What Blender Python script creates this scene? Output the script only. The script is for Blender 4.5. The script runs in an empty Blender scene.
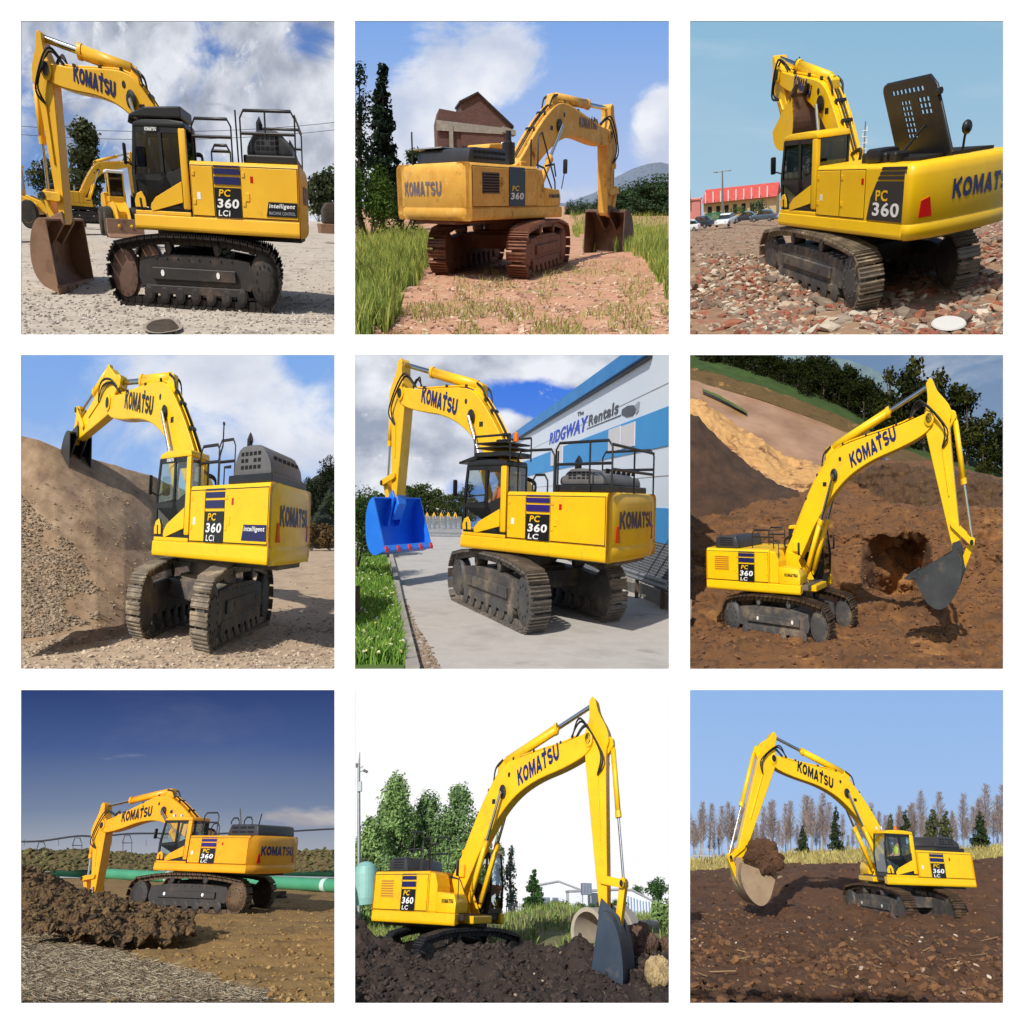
import bpy, bmesh, math, random
import numpy as np
from mathutils import Matrix, Vector
R = math.radians
random.seed(7)
rng = np.random.default_rng(11)
scene = bpy.context.scene
COL = scene.collection
FOV = 66.0
TH = math.tan(R(FOV / 2))
EXPO = 0.0

# ------------------------------------------------------------------ the nine places
# Each place has its own level ground: its axes in the world, where the eye stands over that ground (metres),
# and the pose of its excavator: heading, ..., squeeze, undercarriage turn, boom, arm, arm length
CELLS = [
    ([[0.92914, -0.36608, 0.05172], [0.36168, 0.871, -0.33248], [0.07667, 0.32763, 0.94169]], [-0.298, -15.196, 1.376], [2.8182, -0.0387, -0.0824, 0.4588, 2.7168, -1.9319, 0.5112, 0.0953, 0.3705, -1.5052, 0.1676, -0.3046]),
    ([[1.0, -0.0, 0.00013], [5e-05, 0.92969, -0.36834], [-0.00012, 0.36834, 0.92969]], [0.156, -19.309, 1.512], [0.8967, -0.024, 0.0001, -0.1558, 2.9584, -1.9749, 0.6894, 0.3168, 0.2016, -1.4434, -0.2908, -0.0314]),
    ([[0.92624, 0.35794, -0.11812], [-0.37437, 0.83714, -0.39881], [-0.04386, 0.41362, 0.90939]], [-0.206, -16.562, 2.77], [2.2396, 0.0541, 0.0471, 0.1177, 2.8147, -1.8776, 0.6574, 0.0143, 0.5127, -2.0333, -0.3288, -0.3802]),
    ([[0.91963, -0.39137, 0.03336], [0.39017, 0.91999, 0.03717], [-0.04524, -0.02117, 0.99875]], [-0.495, -13.229, 1.532], [2.3817, -0.0212, 0.0453, 0.4124, 2.5797, -1.8326, 0.3933, -1.4693, 0.3326, -0.1831, -0.1223, 0.0043]),
    ([[0.99971, 0.00042, 0.02405], [0.0, 0.99985, -0.01751], [-0.02405, 0.0175, 0.99956]], [-0.355, -14.506, 2.044], [2.4804, 0.0175, 0.0241, 0.3118, 2.6768, -1.7981, 0.6098, -0.3693, 0.4058, -1.4244, -0.1414, -0.021]),
    ([[0.92047, 0.39042, -0.01742], [-0.39053, 0.92059, -0.00312], [0.01482, 0.00967, 0.99984]], [1.345, -20.788, 3.211], [-0.2748, 0.0097, -0.0148, -1.3007, 3.0358, -3.0292, 0.5423, -0.0822, 0.5056, -1.2593, 0.0102, 0.0011]),
    ([[0.93134, -0.36384, 0.01515], [0.32823, 0.85676, 0.39777], [-0.1577, -0.36549, 0.91736]], [-1.013, -29.358, 1.781], [2.3452, -0.0018, 0.1701, 0.6879, 3.3795, -1.9795, 0.7627, 0.2956, 0.0922, -1.6573, -0.2397, 0.0089]),
    ([[0.9997, -0.00145, 0.02464], [-0.00964, 0.89598, 0.44398], [-0.02272, -0.44408, 0.8957]], [1.228, -19.658, 1.587], [-0.5245, -0.0589, 0.0247, -1.2953, 2.972, -2.7107, 0.5318, 1.2152, 0.4305, -1.436, 0.0834, 0.0134]),
    ([[0.93067, 0.3634, 0.04247], [-0.35089, 0.85364, 0.38494], [0.10363, -0.37315, 0.92196]], [-1.409, -30.792, 1.874], [3.6517, -0.0101, -0.1115, 1.6438, 3.4266, -2.0147, 0.6384, -1.5128, 0.4445, -0.9757, 0.2967, 0.012])
]
SIZE = [64, 64, 64, 8, 8, 5.6, 1, 1, 1]          # the upper places are larger and stand farther back, so the sun reaches all of them
OX = [18, 352, 686]
M = [np.array(c[0]) for c in CELLS]
CAM = [np.array(c[1]) for c in CELLS]
POSE = [c[2] for c in CELLS]

def W4(c):
    m = np.eye(4); m[:3, :3] = SIZE[c] * M[c]; m[:3, 3] = -SIZE[c] * (M[c] @ CAM[c])
    return Matrix(m.tolist())
WORLD = [W4(c) for c in range(9)]

def ray(c, u, v):
    U = OX[c % 3] + u / 3.2; V = OX[c // 3] + v / 3.2
    w = np.array([(U - 512) / 512 * TH, 1.0, -(V - 512) / 512 * TH])
    d = M[c].T @ w
    return d / d[1]
def at(c, u, v, Y):
    "point of place c at depth Y seen towards (u, v)"
    return CAM[c] + ray(c, u, v) * Y
def gd(c, u, v, z=0.0):
    "point of the level ground of place c"
    d = ray(c, u, v)
    return CAM[c] + d * ((z - CAM[c][2]) / d[2])
def gy(c, u, Y, z=0.0):
    "point at depth Y and height z in column u"
    v = 600.0
    for _ in range(4):
        a = at(c, u, v, Y)[2]; b = at(c, u, v + 10, Y)[2]
        v += (z - a) / (b - a) * 10
    return at(c, u, v, Y)
def depth(c, p): return p[1] - CAM[c][1]

def upright(c, p):
    "rotation that stands a tree or pole straight at p, whatever way the ground there leans"
    p = np.array(p, float); w = M[c] @ (p - CAM[c]); U = 512 + 512 * w[0] / w[1] / TH; V_ = 512 - 512 * w[2] / w[1] / TH
    u = (U - OX[c % 3]) * 3.2; v = (V_ - OX[c // 3]) * 3.2; Y = p[1] - CAM[c][1]
    d = Vector(at(c, u, v - 20, Y) - at(c, u, v, Y)).normalized()
    return Vector((0, 0, 1)).rotation_difference(d).to_matrix().to_4x4()
def stand(c, loc, rz=0.0, sc=1.0):
    s = Matrix.Scale(sc, 4) if not isinstance(sc, tuple) else Matrix.Diagonal((*sc, 1))
    return WORLD[c] @ Matrix.Translation(Vector(loc)) @ upright(c, loc) @ Matrix.Rotation(rz, 4, 'Z') @ s
# ------------------------------------------------------------------ noise for shapes
def _h(ix, iy, s):
    n = (ix * 374761393 + iy * 668265263 + s * 974634777) & 0x7fffffff
    n = ((n ^ (n >> 13)) * 1274126177) & 0x7fffffff
    return ((n ^ (n >> 16)) & 0xffff) / 65535.0
def vnoise(x, y, s=0):
    x = np.asarray(x, float); y = np.asarray(y, float)
    ix = np.floor(x).astype(np.int64); iy = np.floor(y).astype(np.int64)
    fx = x - ix; fy = y - iy
    fx = fx * fx * (3 - 2 * fx); fy = fy * fy * (3 - 2 * fy)
    a = _h(ix, iy, s); b = _h(ix + 1, iy, s); c = _h(ix, iy + 1, s); d = _h(ix + 1, iy + 1, s)
    return (a * (1 - fx) + b * fx) * (1 - fy) + (c * (1 - fx) + d * fx) * fy
def fbm(x, y, o=4, s=0):
    t = 0; a = .5; n = 0
    for k in range(o):
        t = t + a * (vnoise(x, y, s + k) - .5) * 2; n += a; a *= .55; x = x * 2.03 + 7.1; y = y * 2.03 + 3.7
    return t / n

# ------------------------------------------------------------------ materials
def lin(r, g, b):
    f = lambda v: (v / 255 / 12.92 if v / 255 <= .04045 else ((v / 255 + .055) / 1.055) ** 2.4)
    return (f(r), f(g), f(b), 1)
def _new(name):
    m = bpy.data.materials.new(name); m.use_nodes = True
    nt = m.node_tree; nt.nodes.clear()
    o = nt.nodes.new('ShaderNodeOutputMaterial')
    return m, nt, o
def _noise(nt, vec, scale, detail=5, rough=.6):
    n = nt.nodes.new('ShaderNodeTexNoise'); n.inputs['Scale'].default_value = scale
    n.inputs['Detail'].default_value = detail; n.inputs['Roughness'].default_value = rough
    nt.links.new(vec, n.inputs['Vector']); return n.outputs['Fac']
def _ramp(nt, fac, stops):
    r = nt.nodes.new('ShaderNodeValToRGB')
    e = r.color_ramp.elements
    while len(e) < len(stops): e.new(.5)
    for i, (p, c) in enumerate(stops): e[i].position = p; e[i].color = c
    nt.links.new(fac, r.inputs['Fac']); return r.outputs['Color']
def _mix(nt, fac, a, b, mode='MIX'):
    m = nt.nodes.new('ShaderNodeMix'); m.data_type = 'RGBA'; m.blend_type = mode
    for s, v in ((0, fac), (6, a), (7, b)):
        if isinstance(v, (int, float)): m.inputs[s].default_value = v
        elif isinstance(v, tuple): m.inputs[s].default_value = v
        else: nt.links.new(v, m.inputs[s])
    return m.outputs[2]
def _math(nt, op, a, b=None, clamp=False):
    m = nt.nodes.new('ShaderNodeMath'); m.operation = op; m.use_clamp = clamp
    for s, v in ((0, a), (1, b)):
        if v is None: continue
        if isinstance(v, (int, float)): m.inputs[s].default_value = v
        else: nt.links.new(v, m.inputs[s])
    return m.outputs[0]
def surf(name, cols, scale=2.0, rough=.8, metal=0.0, bump=0.0, bscale=None, spot=None, spec=.5, coat=0.0, tvec='Object', vein=None, trans=0.0):
    """noise-blended surface; spot = (colour, scale, threshold, softness) lays worn or dirty patches over it"""
    m, nt, o = _new(name)
    b = nt.nodes.new('ShaderNodeBsdfPrincipled'); nt.links.new(b.outputs[0], o.inputs[0])
    tc = nt.nodes.new('ShaderNodeTexCoord'); vec = tc.outputs[tvec]
    if len(cols) == 1: col = cols[0]
    else:
        n = _noise(nt, vec, scale, 7, .65)
        k = len(cols)
        col = _ramp(nt, n, [(.5 + (i / (k - 1) - .5) * .42, c) for i, c in enumerate(cols)])
    if vein:
        vc, vs, va = vein
        n3 = _noise(nt, vec, vs, 8, .75)
        col = _mix(nt, _math(nt, 'MULTIPLY', _math(nt, 'GREATER_THAN', n3, .58), va), col, vc)
    if spot:
        sc, ss, th, so = spot
        n2 = _noise(nt, vec, ss, 8, .7)
        f = nt.nodes.new('ShaderNodeMapRange'); f.inputs[1].default_value = th; f.inputs[2].default_value = th + so
        nt.links.new(n2, f.inputs[0])
        col = _mix(nt, f.outputs[0], col, sc)
        rr = _math(nt, 'ADD', rough, _math(nt, 'MULTIPLY', f.outputs[0], min(.45, .95 - rough)))
        nt.links.new(rr, b.inputs['Roughness'])
    else: b.inputs['Roughness'].default_value = rough
    if isinstance(col, tuple): b.inputs['Base Color'].default_value = col
    else: nt.links.new(col, b.inputs['Base Color'])
    b.inputs['Metallic'].default_value = metal; b.inputs['Specular IOR Level'].default_value = spec
    b.inputs['Coat Weight'].default_value = coat
    if bump:
        bn = nt.nodes.new('ShaderNodeBump'); bn.inputs['Strength'].default_value = bump; bn.inputs['Distance'].default_value = .05
        nt.links.new(_noise(nt, vec, bscale or scale * 6, 6, .7), bn.inputs['Height']); nt.links.new(bn.outputs[0], b.inputs['Normal'])
    return m
def leafmat(name, a, b, scale=.9):
    m, nt, o = _new(name)
    d = nt.nodes.new('ShaderNodeBsdfDiffuse'); t = nt.nodes.new('ShaderNodeBsdfTranslucent'); ms = nt.nodes.new('ShaderNodeMixShader')
    ms.inputs[0].default_value = .28
    g = nt.nodes.new('ShaderNodeNewGeometry')
    tc = nt.nodes.new('ShaderNodeTexCoord')
    n = _noise(nt, tc.outputs['Object'], scale, 4, .7)
    f = _math(nt, 'ADD', _math(nt, 'MULTIPLY', n, .6), _math(nt, 'MULTIPLY', g.outputs['Random Per Island'], .4))
    col = _ramp(nt, f, [(.25, a), (.75, b)])
    nt.links.new(col, d.inputs[0]); nt.links.new(col, t.inputs[0])
    nt.links.new(d.outputs[0], ms.inputs[1]); nt.links.new(t.outputs[0], ms.inputs[2]); nt.links.new(ms.outputs[0], o.inputs[0])
    return m
def randmat(name, cols, rough=.9):
    "each stone, blade or stalk of a heap takes its own colour"
    m, nt, o = _new(name)
    b = nt.nodes.new('ShaderNodeBsdfPrincipled'); nt.links.new(b.outputs[0], o.inputs[0]); b.inputs['Roughness'].default_value = rough
    g = nt.nodes.new('ShaderNodeNewGeometry')
    k = len(cols)
    r = nt.nodes.new('ShaderNodeValToRGB'); r.color_ramp.interpolation = 'LINEAR'
    e = r.color_ramp.elements
    while len(e) < k: e.new(.5)
    for i, c in enumerate(cols): e[i].position = i / max(1, k - 1); e[i].color = c
    nt.links.new(g.outputs['Random Per Island'], r.inputs[0])
    tc = nt.nodes.new('ShaderNodeTexCoord')
    n = _noise(nt, tc.outputs['Object'], 9, 5)
    v = nt.nodes.new('ShaderNodeMapRange'); v.inputs[3].default_value = .65; v.inputs[4].default_value = 1.3
    nt.links.new(n, v.inputs[0])
    h = nt.nodes.new('ShaderNodeVectorMath'); h.operation = 'SCALE'
    nt.links.new(r.outputs[0], h.inputs[0]); nt.links.new(v.outputs[0], h.inputs[3])
    nt.links.new(h.outputs[0], b.inputs['Base Color'])
    return m
def glassmat(name, tint, gloss=.12, rough=.03):
    m, nt, o = _new(name)
    t = nt.nodes.new('ShaderNodeBsdfTransparent'); t.inputs[0].default_value = tint
    g = nt.nodes.new('ShaderNodeBsdfGlossy'); g.inputs[0].default_value = (.9, .95, 1, 1); g.inputs['Roughness'].default_value = rough
    f = nt.nodes.new('ShaderNodeFresnel'); f.inputs[0].default_value = 1.5
    ms = nt.nodes.new('ShaderNodeMixShader')
    gg = nt.nodes.new('ShaderNodeNewGeometry')      # only the outer face of a pane mirrors
    nt.links.new(_math(nt, 'MULTIPLY', _math(nt, 'ADD', f.outputs[0], gloss, True), _math(nt, 'SUBTRACT', 1.0, gg.outputs['Backfacing'])), ms.inputs[0])
    nt.links.new(t.outputs[0], ms.inputs[1]); nt.links.new(g.outputs[0], ms.inputs[2]); nt.links.new(ms.outputs[0], o.inputs[0])
    return m
def skymat(name, top, bottom, clouds=None, k=1.0):
    """a sky that gives off its own light: gradient from bottom to top, clouds = dict(white, grey, scale, stretch, thr, soft, blobs)"""
    m, nt, o = _new(name)
    e = nt.nodes.new('ShaderNodeEmission'); nt.links.new(e.outputs[0], o.inputs[0])
    uv = nt.nodes.new('ShaderNodeUVMap'); vec = uv.outputs[0]
    sp = nt.nodes.new('ShaderNodeSeparateXYZ'); nt.links.new(vec, sp.inputs[0])
    col = _ramp(nt, sp.outputs[1], [(0, bottom), (1, top)] if not isinstance(top, list) else top)
    for cl in clouds or []:
        mp = nt.nodes.new('ShaderNodeMapping'); mp.inputs['Scale'].default_value = (cl.get('sx', 1), cl.get('sy', 1.6), 1)
        mp.inputs['Rotation'].default_value = (0, 0, cl.get('rot', 0)); mp.inputs['Location'].default_value = (cl.get('ox', 0), cl.get('oy', 0), 0)
        nt.links.new(vec, mp.inputs[0])
        n = nt.nodes.new('ShaderNodeTexNoise'); n.inputs['Scale'].default_value = cl['scale']; n.inputs['Detail'].default_value = 9
        n.inputs['Roughness'].default_value = cl.get('rough', .55); n.inputs['Distortion'].default_value = cl.get('dist', .3)
        nt.links.new(mp.outputs[0], n.inputs[0])
        d = n.outputs['Fac']
        for (cx, cy, rx, ry, w) in cl.get('blobs', []):
            q = nt.nodes.new('ShaderNodeMapping'); q.vector_type = 'TEXTURE'
            q.inputs['Location'].default_value = (cx, cy, 0); q.inputs['Scale'].default_value = (rx, ry, 1)
            nt.links.new(vec, q.inputs[0])
            gr = nt.nodes.new('ShaderNodeTexGradient'); gr.gradient_type = 'SPHERICAL'; nt.links.new(q.outputs[0], gr.inputs[0])
            d = _math(nt, 'ADD', d, _math(nt, 'MULTIPLY', gr.outputs['Fac'], w))
        f = nt.nodes.new('ShaderNodeMapRange'); f.interpolation_type = 'SMOOTHSTEP'
        f.inputs[1].default_value = cl['thr']; f.inputs[2].default_value = cl['thr'] + cl['soft']; f.inputs[4].default_value = cl.get('max', 1)
        nt.links.new(d, f.inputs[0])
        n2 = nt.nodes.new('ShaderNodeTexNoise'); n2.inputs['Scale'].default_value = cl['scale'] * 1.7; n2.inputs['Detail'].default_value = 7
        mp2 = nt.nodes.new('ShaderNodeMapping'); mp2.inputs['Scale'].default_value = (cl.get('sx', 1), cl.get('sy', 1.6), 1); mp2.inputs['Location'].default_value = (3.1 + cl.get('ox', 0), 1.12 + cl.get('oy', 0), 0)
        mp2.inputs['Rotation'].default_value = (0, 0, cl.get('rot', 0))
        nt.links.new(vec, mp2.inputs[0]); nt.links.new(mp2.outputs[0], n2.inputs[0])
        cc = _ramp(nt, n2.outputs['Fac'], [(.36, cl['grey']), (.62, cl['white'])])
        col = _mix(nt, f.outputs[0], col, cc)
    nt.links.new(col, e.inputs[0]); e.inputs[1].default_value = k
    return m

# ------------------------------------------------------------------ mesh builder
class MB:
    def __init__(s): s.v = []; s.f = []; s.smooth = set()
    def add(s, vs, fs, smooth=False):
        o = len(s.v); s.v += [tuple(map(float, v)) for v in vs]
        for f in fs:
            if smooth: s.smooth.add(len(s.f))
            s.f.append(tuple(i + o for i in f))
        return s
    def box(s, c, d, rz=0.0, m=None):
        x, y, z = d[0] / 2, d[1] / 2, d[2] / 2
        vs = [Vector(p) for p in ((-x, -y, -z), (x, -y, -z), (x, y, -z), (-x, y, -z), (-x, -y, z), (x, -y, z), (x, y, z), (-x, y, z))]
        rot = m or Matrix.Rotation(rz, 3, 'Z')
        return s.add([rot @ v + Vector(c) for v in vs], [(3, 2, 1, 0), (4, 5, 6, 7), (0, 1, 5, 4), (1, 2, 6, 5), (2, 3, 7, 6), (3, 0, 4, 7)])
    def bx(s, x0, x1, y0, y1, z0, z1): return s.box(((x0 + x1) / 2, (y0 + y1) / 2, (z0 + z1) / 2), (x1 - x0, y1 - y0, z1 - z0))
    def prism(s, poly, y0, y1, fn=None, smooth=False):
        "polygon in (x, z) pulled along y; fn maps (x, y, z)"
        n = len(poly); fn = fn or (lambda x, y, z: (x, y, z))
        a = sum(poly[i][0] * poly[(i + 1) % n][1] - poly[(i + 1) % n][0] * poly[i][1] for i in range(n))
        if a < 0: poly = poly[::-1]
        vs = [fn(p[0], y0, p[1]) for p in poly] + [fn(p[0], y1, p[1]) for p in poly]
        fs = [tuple(range(n)), tuple(range(2 * n - 1, n - 1, -1))]
        o = len(s.f)
        s.add(vs, fs)
        o2 = len(s.v) - 2 * n
        for i in range(n):
            j = (i + 1) % n
            if smooth: s.smooth.add(len(s.f))
            s.f.append((o2 + i, o2 + n + i, o2 + n + j, o2 + j))
        return s
    def slab(s, poly, z0, z1, fn=None):
        "polygon in (x, y) pulled along z"
        f2 = fn or (lambda x, y, z: (x, y, z))
        return s.prism(poly, z0, z1, lambda x, y, z: f2(x, z, y))
    def tube(s, pts, r, n=8, closed=False, cap=True):
        pts = [Vector(p) for p in pts]; rs = r if isinstance(r, (list, tuple)) else [r] * len(pts)
        up = Vector((0, 0, 1)); vs = []; k = len(pts)
        prev = None
        for i, p in enumerate(pts):
            t = (pts[min(i + 1, k - 1)] - pts[max(i - 1, 0)])
            if t.length < 1e-9: t = Vector((0, 0, 1))
            t.normalize()
            if prev is None:
                a = up if abs(t.z) < .95 else Vector((1, 0, 0))
                x = t.cross(a).normalized()
            else:
                x = (prev - t * prev.dot(t))
                x = x.normalized() if x.length > 1e-6 else t.cross(up).normalized()
            prev = x; y = t.cross(x)
            for j in range(n):
                a = 2 * math.pi * j / n
                vs.append(p + (x * math.cos(a) + y * math.sin(a)) * rs[i])
        fs = []
        for i in range(k - 1):
            for j in range(n):
                j2 = (j + 1) % n
                fs.append((i * n + j, i * n + j2, (i + 1) * n + j2, (i + 1) * n + j))
        s.add(vs, fs, True)
        if cap:
            o = len(s.v); s.v += [tuple(v) for v in vs[:n]] + [tuple(v) for v in vs[-n:]]
            s.f.append(tuple(o + j for j in range(n - 1, -1, -1))); s.f.append(tuple(o + n + j for j in range(n)))
        return s
    def cyl(s, a, b, r, n=20): return s.tube([a, b], r, n)
    def lathe(s, prof, c, axis='Z', n=24):
        "profile (radius, height) turned round an axis through c"
        vs = []
        for (r, h) in prof:
            for j in range(n):
                a = 2 * math.pi * j / n
                p = (r * math.cos(a), r * math.sin(a), h)
                if axis == 'Y': p = (p[0], p[2], p[1])
                if axis == 'X': p = (p[2], p[0], p[1])
                vs.append((p[0] + c[0], p[1] + c[1], p[2] + c[2]))
        fs = []
        for i in range(len(prof) - 1):
            for j in range(n):
                j2 = (j + 1) % n; fs.append((i * n + j, i * n + j2, (i + 1) * n + j2, (i + 1) * n + j))
        fs.append(tuple(range(n - 1, -1, -1))); fs.append(tuple((len(prof) - 1) * n + j for j in range(n)))
        return s.add(vs, fs)
    def ball(s, c, r, seg=10, jit=0.0):
        rx, ry, rz = r if isinstance(r, (tuple, list)) else (r, r, r)
        rings = seg // 2 + 1; vs = [(c[0], c[1], c[2] - rz)]
        for i in range(1, rings):
            ph = -math.pi / 2 + math.pi * i / rings
            for j in range(seg):
                a = 2 * math.pi * j / seg; q = 1 + random.uniform(-jit, jit)
                vs.append((c[0] + rx * math.cos(ph) * math.cos(a) * q, c[1] + ry * math.cos(ph) * math.sin(a) * q, c[2] + rz * math.sin(ph) * q))
        vs.append((c[0], c[1], c[2] + rz)); fs = []
        for j in range(seg): fs.append((0, 1 + (j + 1) % seg, 1 + j))
        for i in range(rings - 2):
            for j in range(seg):
                j2 = (j + 1) % seg; fs.append((1 + i * seg + j, 1 + i * seg + j2, 1 + (i + 1) * seg + j2, 1 + (i + 1) * seg + j))
        o = 1 + (rings - 2) * seg
        for j in range(seg): fs.append((o + j, o + (j + 1) % seg, len(vs) - 1))
        return s.add(vs, fs, True)
    def text(s, body, o, dx, dy, width, height, bold=.0, shear=0.0, out=.008):
        "raised letters fitted into width x height, starting at o, running along dx, upright along dy"
        cu = bpy.data.curves.new('letters', 'FONT'); cu.body = body; cu.size = 1; cu.offset = bold; cu.shear = shear
        cu.resolution_u = 6; cu.space_character = 1.12
        cu.extrude = .01
        ob = bpy.data.objects.new('letters', cu)
        me = bpy.data.meshes.new_from_object(ob)
        co = np.array([v.co for v in me.vertices]); fs = [tuple(p.vertices) for p in me.polygons]
        bpy.data.objects.remove(ob); bpy.data.curves.remove(cu); bpy.data.meshes.remove(me)
        lo = co.min(0); hi = co.max(0); dx = np.array(dx, float); dy = np.array(dy, float); nz = np.cross(dx, dy)
        nz /= np.linalg.norm(nz)
        p = np.array(o, float) + np.outer((co[:, 0] - lo[0]) / (hi[0] - lo[0]) * width, dx) + np.outer((co[:, 1] - lo[1]) / (hi[1] - lo[1]) * height, dy) + np.outer((co[:, 2] - lo[2]) / (hi[2] - lo[2]) * out, nz)
        return s.add(p, fs)
    def logo(s, word, o, dx, dy, w, h, out=.01, t=.25):
        "heavy block capitals drawn as thick strokes"
        arc = lambda cx, cy, rx, ry, a0, a1, n=9: [(cx + rx * math.cos(R(a0 + (a1 - a0) * i / n)), cy + ry * math.sin(R(a0 + (a1 - a0) * i / n))) for i in range(n + 1)]
        q = t / 2
        G_ = {'K': (.9, [[(q, 0), (q, 1)], [(.84, 1.0), (.2, .47)], [(.36, .62), (.86, 0)]]),
              'O': (.98, [arc(.49, .5, .49 - q, .5 - q, 0, 360, 22)]),
              'M': (1.12, [[(q, 0), (q, 1)], [(1.12 - q, 0), (1.12 - q, 1)], [(.16, .98), (.56, .2), (.96, .98)]]),
              'A': (.98, [[(.11, 0), (.49, 1.0)], [(.87, 0), (.49, 1.0)], [(.25, .27), (.73, .27)]]),
              'T': (.82, [[(0, 1 - q), (.82, 1 - q)], [(.41, 0), (.41, 1 - t)]]),
              'S': (.9, [arc(.45, .5 + .19, .45 - q, .19, 25, 270, 11) + arc(.45, .5 - .19, .45 - q, .19, 90, -155, 11)[1:]]),
              'U': (.94, [[(q, 1), (q, .42)] + arc(.47, .42, .47 - q, .42 - q, 180, 360, 12) + [(.94 - q, 1)]])}
        tot = sum(G_[k][0] for k in word) + .13 * (len(word) - 1); sx = w / tot; x = 0; lay = 0
        o = Vector(o); dx = Vector(dx).normalized(); dy = Vector(dy).normalized(); nz = dx.cross(dy)
        for k in word:
            wd, strokes = G_[k]
            for st in strokes:
                L_, R__ = [], []
                for i, p in enumerate(st):
                    a_ = Vector(st[max(i - 1, 0)]); b_ = Vector(st[min(i + 1, len(st) - 1)]); d = (b_ - a_).normalized(); n = Vector((-d.y, d.x))
                    if 0 < i < len(st) - 1:
                        d1 = (Vector(p) - a_).normalized(); c_ = max(.5, n.dot(Vector((-d1.y, d1.x)))); n = n / c_
                    qq = q * (.86 if k == 'S' else 1)
                    L_.append(Vector(p) + n * qq); R__.append(Vector(p) - n * qq)
                lay += 1; z1 = out + .0007 * lay; f3 = lambda p, z: o + dx * ((x + p.x) * sx) + dy * (p.y * h) + nz * z
                b0 = len(s.v); m_ = len(st)
                for p, r in zip(L_, R__): s.v += [tuple(f3(p, z1)), tuple(f3(r, z1)), tuple(f3(p, 0)), tuple(f3(r, 0))]
                for i in range(m_ - 1):
                    j = b0 + 4 * i; s.f += [(j, j + 1, j + 5, j + 4), (j, j + 4, j + 6, j + 2), (j + 1, j + 3, j + 7, j + 5)]
                s.f += [(b0, b0 + 2, b0 + 3, b0 + 1), (b0 + 4 * m_ - 4, b0 + 4 * m_ - 3, b0 + 4 * m_ - 1, b0 + 4 * m_ - 2)]
            x += wd + .13
        return s
    def build(s, name, mat, parent=None, place=0, loc=(0, 0, 0), pre=None, bevel=0.0, seg=1, auto=False, clean=False):
        """one mesh object. pre: function on an (n,3) array taking model coordinates to the place's ground coordinates"""
        bm = bmesh.new()
        vs = [bm.verts.new(v) for v in s.v]
        for i, f in enumerate(s.f):
            try: fc = bm.faces.new([vs[k] for k in f]); fc.smooth = i in s.smooth
            except ValueError: pass
        if clean: bmesh.ops.recalc_face_normals(bm, faces=bm.faces[:])
        if bevel:
            bmesh.ops.recalc_face_normals(bm, faces=bm.faces[:])
            ed = [e for e in bm.edges if len(e.link_faces) == 2 and e.calc_face_angle(0) > .6]
            bmesh.ops.bevel(bm, geom=ed, offset=bevel, segments=seg, profile=.5, affect='EDGES', clamp_overlap=True)
            if seg > 1:
                for f in bm.faces: f.smooth = True
        me = bpy.data.meshes.new(name); bm.to_mesh(me); bm.free()
        if seg > 1 and bevel and hasattr(me, 'set_sharp_from_angle'): me.set_sharp_from_angle(angle=.6)
        if pre is not None and len(me.vertices):
            co = np.empty(len(me.vertices) * 3); me.vertices.foreach_get('co', co)
            me.vertices.foreach_set('co', pre(co.reshape(-1, 3)).ravel()); me.update()
        return link(name, me, mat, parent, place, loc)
def link(name, me, mat, parent=None, place=0, loc=(0, 0, 0)):
    for m in (mat if isinstance(mat, (list, tuple)) else [mat]): me.materials.append(m)
    o = bpy.data.objects.new(name, me); COL.objects.link(o)
    if parent is not None: o.parent = parent
    else: o.matrix_world = WORLD[place] @ Matrix.Translation(Vector(loc))
    return o
def tag(o, label, cat, group=None):
    o['label'] = label; o['category'] = cat
    if group: o['group'] = group
    return o
def setting(o, kind='structure', label=None, cat=None):
    o['kind'] = kind
    if label: o['label'] = label
    if cat: o['category'] = cat
    return o
def thing(name, label, cat, c, loc=(0, 0, 0), group=None, rz=0.0, sc=1.0):
    o = bpy.data.objects.new(name, None); COL.objects.link(o)
    o.matrix_world = WORLD[c] @ Matrix.Translation(Vector(loc)) @ Matrix.Rotation(rz, 4, 'Z') @ Matrix.Scale(sc, 4)
    o.empty_display_size = .2
    return tag(o, label, cat, group)
def copy_tree(o, c, loc, rz=0.0, sc=1.0, label=None):
    r = o.copy(); COL.objects.link(r)
    r.matrix_world = stand(c, loc, rz, sc)
    if label: r['label'] = label
    for ch in list(o.children):
        k = ch.copy(); COL.objects.link(k); k.parent = r
        for g in list(ch.children):
            q = g.copy(); COL.objects.link(q); q.parent = k
    return r

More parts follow.
